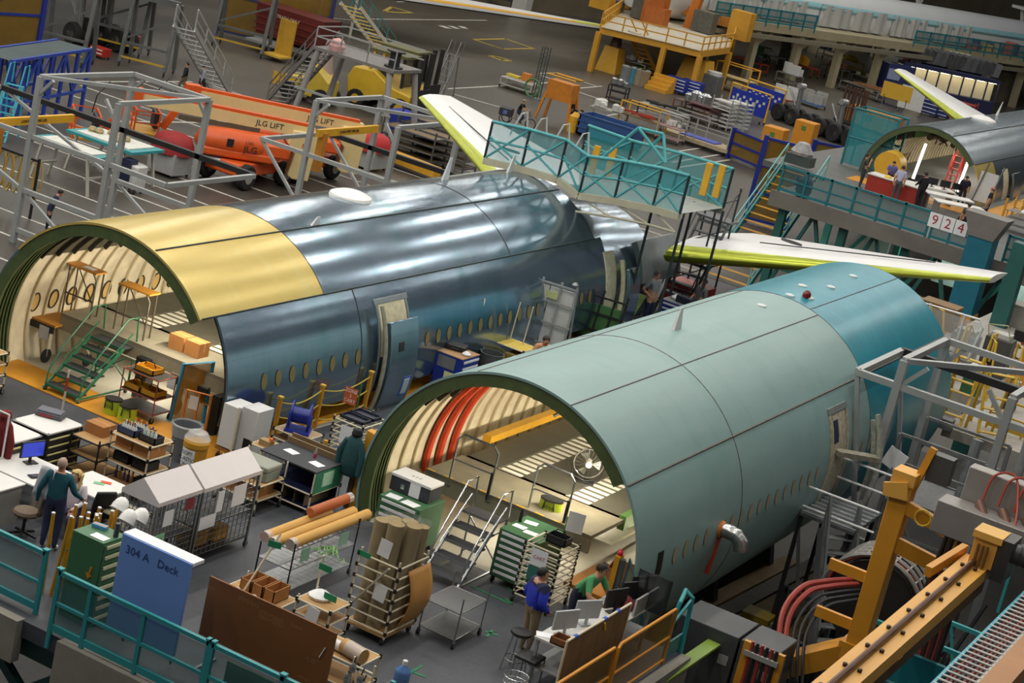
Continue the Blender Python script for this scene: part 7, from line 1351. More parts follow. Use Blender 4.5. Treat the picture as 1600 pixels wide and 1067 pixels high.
p=at(1490,190,0); t=T('red_shelves','red shelving frame under the far wing','shelf',p); [M().box(-1.6,-.5,.3+k*.5,1.6,.5,.38+k*.5).o('shelf',redf,t) for k in range(4)]; [M().bar((x,y,0),(x,y,2.1),.08).o('post',redf,t) for x in(-1.6,1.6) for y in(-.5,.5)]
# ---------------------------------------------------------------- yellow jack tower
yt=m('#c8932b',.45,0,.12,1); TZ=3.5
t=T('jack_tower','yellow railed work tower standing over two jacks','tower',(-60,140,0)); O=V((60,-140,0))
PP=[at(*q,TZ)+O for q in ((938,42),(1040,66),(1096,80),(1142,74),(1150,46),(986,8))]
M().prism([(p.x,p.y) for p in PP],'z',TZ-.5,TZ).o('deck_frame',yt,t); M().prism([(p.x*.97,p.y*.97) for p in PP],'z',TZ,TZ+.03).o('deck_plate',m('#b9b3a2',.6,0,.15),t)
for i in range(6):
    a,b=PP[i],PP[(i+1)%6]; L=(b-a).length; n=max(2,int(L/1.6))
    for z in (.55,1.1): M().bar(a+V((0,0,z)),b+V((0,0,z)),.09).o('rail',yt,t)
    for k in range(n): M().bar(a+(b-a)*(k/n),a+(b-a)*(k/n)+V((0,0,1.1)),.09).o('baluster',yt,t)
    if i!=5: M().bar((a.x,a.y,0),(a.x,a.y,TZ-.4),.38).o('leg',yt,t)
def trap(par,q,w0,w1,h,nm='jack_base'):
    p=at(q[0],q[1],0)+O; M().hexa([p+V((-w0,-w0,0)),p+V((w0,-w0,0)),p+V((w0,w0,0)),p+V((-w0,w0,0)),p+V((-w1,-w1,h)),p+V((w1,-w1,h)),p+V((w1,w1,h)),p+V((-w1,w1,h))]).o(nm,m('#cf9d2e',.45,0,.1),par); M().tube(p+V((0,0,h)),p+V((0,0,h+1.1)),.5,.3,n=10).o('jack_ram',m('#4a2f20',.5,0,.2),par)
trap(t,(952,112),.9,.6,2.0); trap(t,(1082,138),1.3,.9,2.4)
a=at(990,52,TZ)+O; b=at(1022,122,0)+O
for s in (-.5,.5): M().bar(a+V((s,0,0)),b+V((s,0,0)),.1,.3).o('stair_stringer',yt,t); M().bar(a+V((s,0,1)),b+V((s,0,1)),.08).o('stair_rail',yt,t)
for k in range(9): p=a+(b-a)*(k/9); M().box(p.x-.5,p.y-.15,p.z-.03,p.x+.5,p.y+.15,p.z+.03).o('tread',yt,t)
p=at(1030,142,0)+O
for k in range(4): M().box(p.x-.9,p.y+.4*k-.9,0,p.x+.9,p.y+.4*k-.5,.3*(k+1)).o('step_block',yt,t)
rn=random.Random(21); c0=at(1010,30,TZ)+O
for k in range(9): x,y=rn.uniform(-6,7),rn.uniform(-3,6); q=c0+V((x,y,0)); M().box(q.x-.9,q.y-.6,TZ+.1,q.x+.9,q.y+.6,TZ+.9+rn.random()*1.8).o('machinery',(m('#c8932b',.45,0,.2,1),m('#a85c1f',.5,0,.2),m('#57564e',.5,0,.3))[k%3],t)
M().bar(c0+V((-7,2,1.6)),c0+V((6,4,1.2)),.8,.8).o('orange_beam',m('#b8741f',.5,0,.2),t); M().bar(c0+V((3,2,0)),c0+V((3.6,2,5)),.7).o('orange_mast',m('#b86a20',.5),t)
# wing tip of another aircraft across the open floor
wz=3.0; p0,p1=at(560,-8,wz),at(1010,57,wz)
t=T('aircraft_wing','long white and yellow wing tip reaching across the open floor','wing',(p0.x,p0.y,wz)); d=p1-p0; n_=V((-d.y,d.x,0)).normalized()
def wseg(f0,f1,w0,w1,s0,s1,z,mt,nm): a,b=d*f0,d*f1; M().hexa([a-n_*s0,b-n_*s1,b+n_*w1,a+n_*w0,a-n_*s0+V((0,0,z)),b-n_*s1+V((0,0,z)),b+n_*w1+V((0,0,z)),a+n_*w0+V((0,0,z))]).o(nm,mt,t)
wseg(-.05,1,7,.3,0,0,.28,white,'wing_skin'); wseg(-.05,.74,1.6,.5,-.1,-.05,.34,m('#d3a02c',.5,0,.05),'yellow_protection'); wseg(.74,.88,.9,.7,-.02,-.02,.33,m('#b4be2f',.4),'lime_fitting'); wseg(-.05,.95,.1,.05,.05,.05,.1,m('#22221f',.5),'edge_seal')
# ---------------------------------------------------------------- draped balcony line along the far side
bo=V((-60.9,166.3,0)); rzb=math.atan2(.944,.33)
t=T('draped_fuselage','long white aircraft behind hung dust sheets on the far balcony','aircraft',bo,rzb)
M().lathe([(1.8,-12),(2.25,-8),(2.3,30),(2.2,60),(1.9,75)],28,ax='x').mv(0,4.6,6.0).o('fuselage_skin',m('#cfd2d4',.3,.1,.05,.5),t); M().lathe([(2.33,-8),(2.33,60)],28,ax='x',cap=False).xf(Matrix.Scale(.3,4,V((0,0,1)))).mv(0,4.57,6.75).o('blue_highlight',m('#8fc0c8',.3,.2,.1),t)  # second shell paints a teal-blue highlight along the fuselage
dr=m('#a9a9a6',.8,0,.08,1.2,bump=.3)
for x0,x1 in ((-5,1.5),(2,8),(10,20),(21,26.5),(28,34)):
    M().sheet(lambda u,v:(x0+(x1-x0)*u,2.2+.12*math.sin(u*40)+.1*math.sin(u*17),5.15+1.95*v-.3*math.sin(math.pi*u)*v*.4),60,3).o('dust_sheet',dr,t)
t2=T('balcony','cream steel balcony on columns under the draped aircraft','balcony',bo,rzb); crs=m('#9c9377',.6,0,.15,1)
M().box(-7,0,4.3,80,12,5.0).o('deck_beam',crs,t2)
for x in range(-6,80,6): M().box(x-.3,.2,0,x+.3,.8,4.2).o('column',crs,t2); M().bar((x,.5,3.0),(x+2,.5,4.2),.3).o('knee_brace',crs,t2)
M().bar((-7,-.3,3.9),(80,-.3,3.9),.35).o('service_pipe',m('#857f6c',.5,.2),t2)
for k in range(7): M().box(-12+k*6.5,3,4.1,-9+k*6.5,3.5,4.18).o('strip_light',m('#fff4dc',.5,0,0,emit=4),t2)
railing('guard_rail','teal netted rail of the far balcony in front of the first dust sheets',(bo.x-.33*6.5,bo.y-.944*6.5),(bo.x+.33*7,bo.y+.944*7),5.0,1.3,9,tealw,caps=False,w=.12); railing('guard_rail','teal netted rail of the far balcony beyond the dust sheets',(bo.x+.33*22,bo.y+.944*22),(bo.x+.33*55,bo.y+.944*55),5.0,1.3,15,tealw,caps=False,w=.12)
rn=random.Random(31)
def bp(x,y,z): return V((bo.x+.33*x-.944*y,bo.y+.944*x+.33*y,z))
for k in range(16):
    c_=('#a8482c','#3f4a78','#c9a03a','#4a4a4a','#b9b4a6')[k%5]; tag(M().box(-.5,-.4,0,.5,.4,.6+rn.random()).mv(*bp(34+k*1.3,1.4+rn.random()*1.5,5.0)).o('stored_part',m(c_,.6,0,.2)),'coloured part stored along the open end of the far balcony','part','parts on the far balcony')
for x,l in ((13,'white scissor stand on the balcony between the dust sheets'),(33,'white scissor stand on the balcony beyond the last dust sheet'),(52,'white scissor stand at the far balcony end')):
    p=bp(x,8.5,8); q=T('access_stand',l,'stand',(p.x,p.y,5.0),rzb); M().box(-1.2,-1,4.0,1.2,1,4.3).o('basket_floor',wpar,q); [M().bar((s*1.2,0,0),(-s*.6,0,4.0),.3).o('scissor_arm',wpar,q) for s in(-1,1)]; [M().bar((s*1.2,-1,4.3),(s*1.8,-1,5.6),.12).o('rail_post',lg,q) for s in(-1,1)]; M().bar((-1.8,-1,5.5),(1.8,-1,5.5),.12).o('rail',lg,q)
S('wall_far_side',M().box(-40,24,0,90,25,24).xf(Matrix.Translation(bo)@Matrix.Rotation(rzb,4,'Z')),m('#6a604e',.8,0,.25,.4))
t=T('teal_mezzanine','teal mezzanine structure behind the draped aircraft','mezzanine',bo,rzb); M().box(-7,14,8.5,26,15.5,10.5).o('fascia',m('#2f6a68',.5,0,.3,.6),t); M().box(-7,14,11.5,60,15.5,12.2).o('upper_beam',m('#4d5a50',.5,0,.3),t)
# lit bench, angled bins, pipes and posts under the balcony
a,b=at(1398,150,0),at(1548,180,0); d=(b-a); rz=math.atan2(d.y,d.x); L=d.length
t=T('lit_bench','long navy bench with a brightly lit cream back','bench',a,rz); M().box(0,0,0,L,1.2,1.2).o('bench_base',m('#23284a',.5,0,.15),t); M().box(0,1.0,1.2,L,1.1,3.0).o('cream_back',m('#e8dcb8',.6,0,.05),t); M().box(0,-.2,3.0,L,1.3,3.3).o('bench_canopy',m('#23284a',.5,0,.15),t)
for k in range(8): M().box(L*(k+.1)/8,.3,2.93,L*(k+.9)/8,.5,2.98).o('strip_light',m('#fff3d2',.5,0,0,emit=9),t)
for k in range(9): M().bar((L*k/8,0,1.2),(L*k/8,0,3.0),.12).o('divider',m('#2b2f4c',.5),t)
for k in range(16): M().prism([(0,3.4),(1.3,3.4),(1.5,4.6),(.2,4.9)],'y',.2,1.2).mv(L*(k)/16,1.6,0).o('angled_bin',m('#6f7274',.45,.2,.15),t)
for q,l in (((1392,150),'navy cabinet at the near end of the lit bench'),): p=at(q[0],q[1],0); t=T('navy_cabinet',l,'cabinet',p,rz); M().cb(0,0,0,2.8,1.5,3.0).o('cabinet_body',m('#242c5a',.5,0,.15),t); M().box(-1.3,-.77,1.6,0,-.75,2.6).o('label_panel',m('#8791b5',.5),t)
p=at(1480,140,0); t=T('navy_partition','navy blue partition wall under the balcony','partition',(p.x,p.y,0),rz); M().box(-4,-.1,.5,8,.1,3.6).o('partition_panel',m('#1d2a4f',.6,0,.12,.6),t); [M().bar((x,0,0),(x,0,3.6),.2).o('post',dk,t) for x in(-4,0,4,8)]
for q,l in (((1404,140),'orange wrapped post under the balcony, nearer the lit bench end'),((1473,130),'orange wrapped post under the balcony, beside the navy partition')): p=at(q[0],q[1],0); t=T('orange_post',l,'post',(p.x,p.y,0)); M().tube((0,0,0),(0,0,4.2),.18,n=10).o('post_shaft',lg,t); M().tube((0,0,2.4),(0,0,4.0),.45,n=12).o('orange_wrap',m('#c8562a',.5,0,.1),t)
p=[at(1368,92,2.6),at(1372,68,4.2),at(1385,62,4.6),at(1515,90,4.6)]; t=T('air_pipe','fat cream pipe bending along below the balcony','pipe',(p[0].x,p[0].y,0)); M().path([V((q.x-p[0].x,q.y-p[0].y,q.z)) for q in p],.32,8).o('pipe_run',m('#a39d88',.5,.1,.1),t)
t=T('air_pipe','dark curved duct near the far columns','pipe',at(1210,95,0)); M().path([(-1.5,0,4.2),(-.5,0,4.0),(.5,0,3.2),(.8,0,1.5),(.8,0,0)],.5,10).o('duct_run',m('#5a5850',.5,.2,.15),t)
for q,w,h,c_,l in (((1280,85),4,3.6,'#a39a80','cream cupboards standing between the far columns'),((1240,78),3,3.4,'#4a4438','dark brown boards leaning between the far columns'),((1390,95),4,2.8,'#b5b4ac','pale machine cabinet under the balcony pipe'),((1430,110),3.5,3,'#9fa09a','grey panel leaning under the balcony pipe'),((1555,160),4,3.2,'#57503f','dark cupboards at the balcony end')): p=at(q[0],q[1],0); t=T('cupboard',l,'cupboard',(p.x,p.y,0),rz); M().box(-w/2,0,0,w/2,1,h).o('cupboard_body',m(c_,.6,0,.2,1),t); M().box(-w/2+.1,-.04,.2,-.05,0,h-.1).o('door',m(c_,.6,0,.2,1),t); M().box(.05,-.04,.2,w/2-.1,0,h-.1).o('door',m(c_,.6,0,.2,1),t)
# bicycles and carts on the far edge of the open floor
for q,l in (((905,20),'bicycle parked by the far carts, nearest the yellow tower'),((925,25),'bicycle parked at the tower corner of the open floor')):
    t=T('bicycle',l,'bicycle',at(q[0],q[1],0),R(20)); [M().path([(x+.33*math.cos(a*.5),0,.34+.33*math.sin(a*.5)) for a in range(13)],.035,5,True).o('wheel',tyre,t) for x in(-.55,.55)]; M().path([(-.55,0,.34),(-.1,0,.4),(.35,0,.9),(-.2,0,.85),(-.55,0,.34)],.03,5).o('frame',lg,t); M().bar((.4,-.25,1.0),(.4,.25,1.0),.04).o('handlebar',dk,t); M().bar((.55,0,.34),(.4,0,1.0),.04).o('fork',lg,t)
for q,l,c_ in (((888,18),'dark ladder cart on the far edge of the open floor','#4a4c4c'),((780,15),'dark tool cart on the far edge above the wing','#3c3e40'),((800,8),'pale tool cart on the far edge above the wing','#8a8a86')): cart(l,q,2.2,1.0,(.4,1.0,1.5),m(c_,.5,0,.2),m(c_,.5,0,.2),.2)
t=T('blue_tote','dark blue tote beside the far ladder cart','bin',at(868,12,0)); M().cb(0,0,0,1.6,1.2,1.4).o('bin_body',m('#1f2d66',.5),t,bev=.05)
t=T('white_column','pale hall column standing past the end of the wing','column',at(812,25,0)); M().box(-.7,-.6,0,.7,.6,12).o('column_shaft',m('#b5b5b0',.5,0,.06),t)
def smooth(pts,k=6):
    pts=[V(p) for p in pts]; out=[]
    for i in range(len(pts)-1):
        a,b,c,d=pts[max(i-1,0)],pts[i],pts[i+1],pts[min(i+2,len(pts)-1)]
        for j in range(k): t=j/k; out.append(.5*((2*b)+(c-a)*t+(2*a-5*b+4*c-d)*t*t+(3*b-a-3*c+d)*t**3))
    return out+[pts[-1]]
# ---------------------------------------------------------------- access jig beside the primed barrel's far door
jig('tall aluminium access jig standing at the far door of the primed barrel',-11.7,-8.95,47.6,51.3,8.8,8.15,-12.75,-7.6)
t=T('service_stand','grey meshed service stand with ladder inside the far aluminium jig','stand',(-10.3,49.3,0)); mg=m('#77797a',.5,.3,.2)
for x in (-1.1,1.1):
    for y in (-1.2,1.2): M().bar((x,y,0),(x,y,6.9),.1).o('post',mg,t)
for z in (2.6,4.4,5.3,6.2,6.9):
    for y in (-1.2,1.2): M().bar((-1.1,y,z),(1.1,y,z),.07).o('rail',mg,t)
for z in (2.6,5.3): M().box(-1.1,-1.2,z-.05,1.1,1.2,z).o('deck_grate',m('#6b6d6e',.5,.3,.3,12),t)
M().bar((-1.1,-1.2,.3),(1.1,1.2,2.6),.08).o('brace',mg,t); M().bar((1.1,-1.2,2.7),(-1.1,-1.2,5.2),.08).o('brace',mg,t)
M().box(-1.05,-1.22,3.2,1.05,-1.2,5.2).o('mesh_panel',m('#8f9192',.4,.6,.3,20,alpha=.45),t)
M().tube((.6,-.6,5.3),(.6,-.4,7.2),.14,n=10).o('tall_cylinder',m('#9fa3a5',.3,.6,.1),t)
t=T('qr_placard','tilted white placard on the meshed stand beside the gantry head','sign',aty(1398,718,48.05)); M().box(-.26,-.01,-.26,.26,.01,.26).xf(Matrix.Rotation(R(18),4,'Y')).o('placard',paper,t); M().bar((0,0,-.4),(0,0,-.2),.03).o('clip',steel,t)
# door access platform
t=T('door_platform','ribbed grey door platform with white rails under the far barrel door','platform',(-11.75,45.8,0))
M().box(-.75,-1.1,5.1,.75,1.1,5.18).o('deck',m('#6d7173',.4,.4,.2),t)
for k in range(7): M().box(-.75,-1.05+k*.32,5.18,.75,-.95+k*.32,5.22).o('deck_rib',m('#a1a5a7',.35,.5,.1),t)
for z in (5.35,5.85): M().tube((-.72,-1.1,z),(1.2,-1.1,z),.03).o('white_rail',m('#d9dbda',.4),t); M().tube((-.72,1.1,z+.3),(1.2,1.1,z+.3),.03).o('white_rail',m('#d9dbda',.4),t)
for y in (-1.1,1.1): q=M().box(-.76,y-.03,5.2,-.68,y+.03,5.95).o('striped_post',m('#c9b32c',.5),t); [M().box(-.765,y-.035,5.25+k*.16,-.675,y+.035,5.33+k*.16).o('black_stripe',black,q) for k in range(4)]
for x in (-.6,.6):
    for y in (-1,1): M().bar((x,y,0),(x,y,5.1),.09).o('leg',dk,t)
M().bar((-.6,-1,.4),(.6,-1,4.8),.07).o('brace',mg,t); M().bar((.6,-1,.4),(-.6,-1,4.8),.07).o('brace',mg,t)
a=(-11.0,44.2,3.3); stairs('grey metal steps descending from the ribbed door platform',(-10.6,43.9,2.2),(-11.4,44.7,5.1),.8,9,mg,m('#8f9395',.4,.4),.8)
# ---------------------------------------------------------------- yellow drilling gantry
gy_=m('#c98a26',.4,0,.14,1.2); gyl=m('#d7a048',.45,0,.1,1.2)
t=T('gantry_column','tall yellow machine column with bracket arms beside the primed barrel','column',(-8.6,37.8,0))
M().box(-.2,-.2,5.3,.2,.25,8.85).o('column_body',gy_,t,bev=.02); M().box(-.3,-.28,5.0,.25,.3,5.35).o('base_flange',gy_,t); M().box(-.25,-.22,8.8,.22,.28,9.05).o('head_block',gyl,t); M().prism([(-.3,8.5),(.2,8.55),(.1,8.9),(-.35,8.75)],'y',-.3,-.22).o('head_plate',gyl,t)
for z in (6.68,5.64): M().box(-1.0,-.05,z-.1,-.18,.05,z+.12).o('bracket_arm',gy_,t)
M().bar((-.1,0,5.15),(-1.55,-.6,4.25),.42,.42).o('lower_arm',gy_,t); M().bar((.1,-.1,8.4),(1.1,.2,8.1),.2,.25).o('cross_arm',gy_,t); M().bar((.1,-.1,7.6),(1.0,.3,7.35),.16,.3).o('cross_arm',gy_,t)
M().bar((.15,.1,8.7),(.3,.2,9.6),.14).o('upright',gy_,t); M().box(.3,.15,8.95,.75,.45,9.5).o('motor_box',m('#4a4846',.4,0,.1),t); M().bar((1.0,.3,7.2),(1.15,.35,9.0),.13).o('upright',gy_,t)
M().lathe([(.07,-.04),(.09,0),(.07,.04)],12).mv(1.05,.2,8.45).o('green_lamp',m('#2fd39a',.3,emit=2),t); M().path([(.55+.16*math.cos(a*.55),-.15,8.3+.16*math.sin(a*.55)) for a in range(12)],.02,5,True).o('yellow_cable_coil',m('#cfae3a',.5),t)
t=T('gantry_beam','long pale yellow rail beam running out of the corner','beam',(-6.17,30.2,0)); M().box(-.27,-7,8.75,.24,4.15,9.0).o('beam_body',gyl,t); M().box(-.22,-7,8.45,.2,4.1,8.75).o('beam_web',m('#5a3d1c',.5,0,.2),t); M().tube((-.02,-7,9.06),(-.02,4.1,9.06),.05,n=8).o('guide_rail',m('#6a4a3a',.35,.5,.2),t)
for k in range(9):
    for s in (-.13,.1): M().lathe([(.035,0),(.04,.05),(.02,.06)],8).mv(s,-5+k*1.05,9.0).o('bolt',m('#3a2c22',.5,.3),t)
M().box(-.12,3.7,9.0,.32,4.15,9.5).o('end_block',gyl,t,bev=.01); M().box(-.16,3.65,9.5,.36,4.2,9.62).o('end_cap',m('#d9a850',.45,0,.08),t)
for x in (0,.08,.16): M().tube((x,3.6,9.02),(x,3.6,9.42),.03).o('roller',m('#7a5a30',.4,.3),t)
M().box(.3,3.7,8.85,.55,4.3,9.6).o('gearbox',m('#3a3a3c',.4,.2,.15),t); M().tube((.5,4.0,9.35),(1.6,4.15,9.35),.18,n=14).o('motor',m('#4b4c4e',.4,.3,.15),t)
for k in range(7): M().tube((.62+k*.1,4.02+k*.014,9.35),(.66+k*.1,4.03+k*.014,9.35),.2,n=14).o('cooling_fin',m('#3a3b3d',.4,.3),t)
M().bar((-.5,2.6,8.95),(-.33,4.2,9.05),.12,.18).o('side_plate',gy_,t); M().prism([(-.1,8.0),(.25,8.75),(-.1,8.75)],'y',-1.2,-1.0).o('gusset',gy_,t)
t=T('second_beam','brown-orange beam crossing the bottom corner beyond the cable tray','beam',(-4.45,30,0)); M().box(-.2,-7,8.7,.18,6,9.0).o('beam_body',m('#a8713a',.45,0,.15,1.5),t)
t=T('cable_tray','white-runged cable tray of red cables along the corner beam','tray',(-4.95,31,0))
for s in (-.28,.22): M().bar((s,-7,8.8),(s,5,8.8),.05,.08).o('side_rail',m('#3b9bb0',.4) if s<0 else lg,t)
for k in range(34): M().tube((-.28,-3+k*.22,8.84),(.22,-3+k*.22,8.84),.02,n=6).o('rung',m('#c7c7c2',.4,.3),t)
for k in range(6): M().path([(-.2+.07*k,-7+i*1.0,8.72+.03*math.sin(i*1.3+k)) for i in range(13)],.035,6).o('cable',m(('#7a2a22','#5a2420','#2b2626')[k%3],.5,0,.2),t)
t=T('teal_trough','dark teal trough under the pale yellow beam','trough',(-6.0,30.6,7.2)); M().box(-.9,-1.0,0,1.3,-.9,.9).box(-.9,-1.0,0,1.3,.6,.1).box(-.9,.5,0,1.3,.6,.9).o('trough_body',tealw,t)
t=T('control_housing','large grey control housing with red hoses behind the gantry beam','housing',(-6.8,36.6,8.6)); M().box(-.75,-.5,0,2.6,.1,.62).o('housing_front',m('#8b8783',.4,.2,.1),t,bev=.02); M().box(-.5,.15,.1,2.8,.5,1.25).o('housing_back',m('#94908b',.4,.2,.1),t,bev=.02)
for x in (-.1,.35,.8): M().tube((x,-.05,.72),(x+.25,-.3,.5),.09,n=10).o('socket',m('#6a4a3c',.5,.2),t)
for k in range(3): M().path(smooth([(-.05+.3*k,-.05,.75),(.0+.3*k,.1,1.25),(.35+.25*k,.2,1.35),(.6+.2*k,-.1,.9),(.7+.2*k,-.35,.6)]),.025,5).o('red_hose',m('#a8442f',.5),t)
for k in range(5): M().path(smooth([(1.2+.12*k,-.1,.6),(1.25+.14*k,0,1.0),(1.5+.15*k,.1,1.05)]),.03,5).o('yellow_cable',m('#c9a24a',.5),t)
t=T('bracket_stand','yellow bracket frame at the frame edge above the housing','frame',(-5.6,37.2,9.2)); M().bar((0,0,0),(.3,.2,1.0),.14).o('upright',gy_,t); M().bar((-.4,0,.3),(.7,0,.4),.1).o('crossbar',gy_,t)
# hoses, cable drum, pipes
t=T('cable_drum','big slatted cable carrier drum behind the yellow machine column','drum',(-9.3,41.5,5.0))
for k in range(5): M().path([(1.15*math.cos(a*.2),-.6+.3*k,1.15*math.sin(a*.2)) for a in range(0,16)],.05,6).o('drum_hoop',m('#8a8884',.4,.3,.15),t)
for k in range(12): a=k*.27; M().bar((1.15*math.cos(a),-.6,1.15*math.sin(a)),(1.15*math.cos(a),.6,1.15*math.sin(a)),.05).o('drum_slat',m('#77746f',.4,.3),t)
M().lathe([(1.0,-.5),(1.0,.5)],24,ax='y').o('drum_core',m('#1f1d1c',.6,0,.2),t)
for k in range(3): M().path([(1.08*math.cos(a*.2),-.35+.1*k,1.08*math.sin(a*.2)) for a in range(0,16)],.05,6).o('red_hose',m('#93352a',.5),t)
for i,(c_,off) in enumerate((('#9c3a30',0),('#9c3a30',.14),('#222326',.3),('#222326',.42),('#222326',.54))):
    p0,p1,p2,p3,p4=[V((XZ(q,y)[0],y,XZ(q,y)[1])) for q,y in (((1215,1040+0),36.5),((1222,960),37.2),((1250,925),38),((1290,908),39),((1330,905),40.5))]
    o_=V((off,off*.3,-off*.5)); tag(M().path(smooth([p0+o_,p1+o_,p2+o_+V((0,0,.1)),p3+o_,p4+o_]),.06 if i<2 else .035,7).o('hose',m(c_,.45,0,.15)),('red hose looping from the clamp rack, outer one','red hose looping from the clamp rack, inner one','black hose looping beneath the red hoses, uppermost','black hose looping beneath the red hoses, middle one','black hose looping beneath the red hoses, lowest one')[i],'hose')
t=T('clamp_rack','yellow clamp rack holding upright red and black hoses','rack',(-9.7,35.3,4.15))
for x in (-.35,.35): M().box(x-.07,-.05,0,x+.07,.05,1.35).o('yellow_upright',gy_,t)
for k in range(6): M().tube((-.24+k*.1,-.06,0),(-.24+k*.1,-.06,1.4),.035,n=8).o('hose_end',m(('#9c3a30','#222326')[k%2],.45),t)
for z in (.15,1.15): M().bar((-.35,-.1,z),(.35,-.1,z),.06,.1).o('clamp_bar',lg,t)
t=T('hose_bundle','bundle of dark and ochre hoses hanging from the gantry head','hoses',(-7.3,37.4,6.4))
for k in range(7): M().path(smooth([(.09*k-.3,.05*(k%2),0),(.06*k-.2,.05*(k%2),1.2),(.05*k-.1,0,2.2),(.05*k+.05,.1,2.7)]),.05,7).o('hose',m(('#2a2522','#8a6a2c','#3a2c24')[k%3],.5,0,.2),t)
for z in (.1,2.0): M().bar((-.4,-.1,z),(.4,-.1,z+.05),.07,.12).o('clamp_bar',lg,t)
t=T('hose_bundle','dark red and black hoses dropping below the pale yellow beam','hoses',(-7.0,34.6,5.5))
for k in range(6): M().path(smooth([(.08*k,0,3.0),(.1+.09*k,.1,2.4),(.25+.06*k,.1,1.4),(.2+.05*k,0,0)]),.05,7).o('hose',m(('#6d2a24','#26211f')[k%2],.5,0,.2),t)
# grey control boxes and yellow cradle under the near barrel
gbx=m('#45484b',.45,.1,.1)
t=T('machine_frame','yellow cradle frame carrying grey boxes below the deck corner','frame',(-10.6,36.2,0)); M().bar((-1.6,-.6,3.6),(1.6,-.6,3.6),.3,.3).o('yellow_beam',gy_,t); M().bar((.9,-.6,3.6),(1.3,-.6,4.5),.3).o('yellow_lug',gy_,t)
for x in (-1.4,0,1.4): M().box(x-.12,-.7,0,x+.12,-.5,3.5).o('leg',dk,t)
M().lathe([(.14,-.05),(.14,.05)],14,ax='y').mv(1.25,-.78,4.05).o('pivot_disc',lg,t)
M().box(-1.6,-.5,3.72,1.8,1.1,3.78).o('deck_plate',dk,t)
for x,w,l in ((-11.0,1.3,'large grey control box below the deck corner'),(-9.9,.8,'smaller grey control box beside the clamp rack')): t=T('control_box',l,'box',(x,36.2,3.78)); M().cb(0,0,0,w,1.1,1.55).o('box_body',gbx,t,bev=.02); M().box(w/2-.3,-.56,.9,w/2-.1,-.55,1.1).o('label_plate',lg,t)
tag(M().bar(at(1008,1078,4.75),at(1116,1004,5.05),.28,.05).o('lime_ramp',m('#7f9c3a',.45,0,.15,2,alpha=.9)),'lime green sloping guard strip at the deck corner','guard')
t=T('cradle','dark and yellow wooden cradle timbers beneath the primed barrel','cradle',(-13.6,43,0))
for k in range(5): M().bar((-1.2+.7*k,-6,1.6+.2*k),(-.4+.7*k,8,1.6+.2*k),.45,.3).o('timber',m(('#6b531d','#3a3426')[k%2],.7,0,.3,2),t)
for y in (-5,-1,3,7): M().box(-1.6,y-.25,0,2.4,y+.25,1.5).o('support_block',m('#2a2824',.7,0,.2),t); M().prism([(-2.6,0),(-.2,0),(-.8,2.6),(-1.6,2.9)],'y',y-.15,y+.15).o('cradle_arm',m('#232522',.6,0,.2),t)
for x,y,z,l in ((-12.2,40.5,2.2,'yellow pump block under the primed barrel, nearest the grey boxes'),(-12.6,44.5,2.0,'yellow-green valve block under the primed barrel, below the door platform')): t=T('pump_block',l,'pump',(x,y,0)); M().cb(0,0,0,.9,.8,z).o('pump_plinth',dk,t); M().cb(0,0,z,.7,.6,.5).o('pump_body',m('#8a7420',.5,0,.2),t); M().tube((-.4,0,z+.3),(.5,0,z+.3),.1).o('pipe_stub',m('#6b7a2c',.5),t)
S('floor_shade_slab',M().box(-19,34.7,.005,4,72,.03),m('#2a2826',.6,0,.25,1))  # thin slab coloured dark to paint the shade under the barrel
t=T('filler_lattice','dark steel lattice stands added to darken the bay behind the machine column','stand',(-10.5,43,0))  # lattice added as dark filler for the shaded bay
for x in (-1.5,0,1.5):
    for y in (-2,1,4): M().bar((x,y,0),(x,y,3.6),.12).o('post',dk,t); M().bar((x,y,.3),(x+.75,y+1.5,3.4),.08).o('brace',dk,t)
for y in (-2,1,4): M().bar((-1.5,y,3.5),(1.5,y,3.5),.12).o('beam',m('#3f4247',.5,.2),t)
# teal truss and yellow decks under the corner, notice board
t=T('teal_truss','slim teal truss with yellow deck boards behind the pale beam','truss',(-7.4,40.5,3.0))
for y in (-.8,.8):
    for z in (0,2.2): M().bar((-1.6,y,z),(2.6,y,z),.09).o('chord',teal,t)
    for k in range(6): M().bar((-1.6+.7*k,y,0 if k%2 else 2.2),(-.9+.7*k,y,2.2 if k%2 else 0),.06).o('web',teal,t)
for k in range(3): M().box(-1.5+1.3*k,-.8,.3+.5*k,-.5+1.3*k,.8,.36+.5*k).o('yellow_board',yel,t)
t=T('notice_board','navy and yellow production notice board at the frame edge','sign',(-6.1,41.5,6.9)); M().box(-.75,-.03,0,.75,.03,1.0).o('board_panel',m('#26306e',.5,0,.1),t); M().box(-.75,-.04,.82,.75,-.03,1.0).o('yellow_band',m('#c9b45a',.5),t); M().box(-.75,-.04,0,.75,-.03,.14).o('yellow_band',m('#c9b45a',.5),t); text('PRODUCTION ALERT',.12,black,t,(0,-.045,.91),(R(90),0,0)); text('CRITICAL TO QUALITY',.1,black,t,(0,-.045,.07),(R(90),0,0))
for k in range(4): M().box(-.6,-.036,.28+k*.13,.5-.1*(k%2),-.032,.31+k*.13).o('text_line',m('#aab0d0',.5),t)
M().bar((-.7,.1,-1.2),(-.7,.1,1.0),.06).o('post',teal,t); M().bar((.7,.1,-1.2),(.7,.1,1.0),.06).o('post',teal,t); M().bar((-.9,.1,1.1),(1.2,.1,1.05),.06).o('top_rail',teal,t)
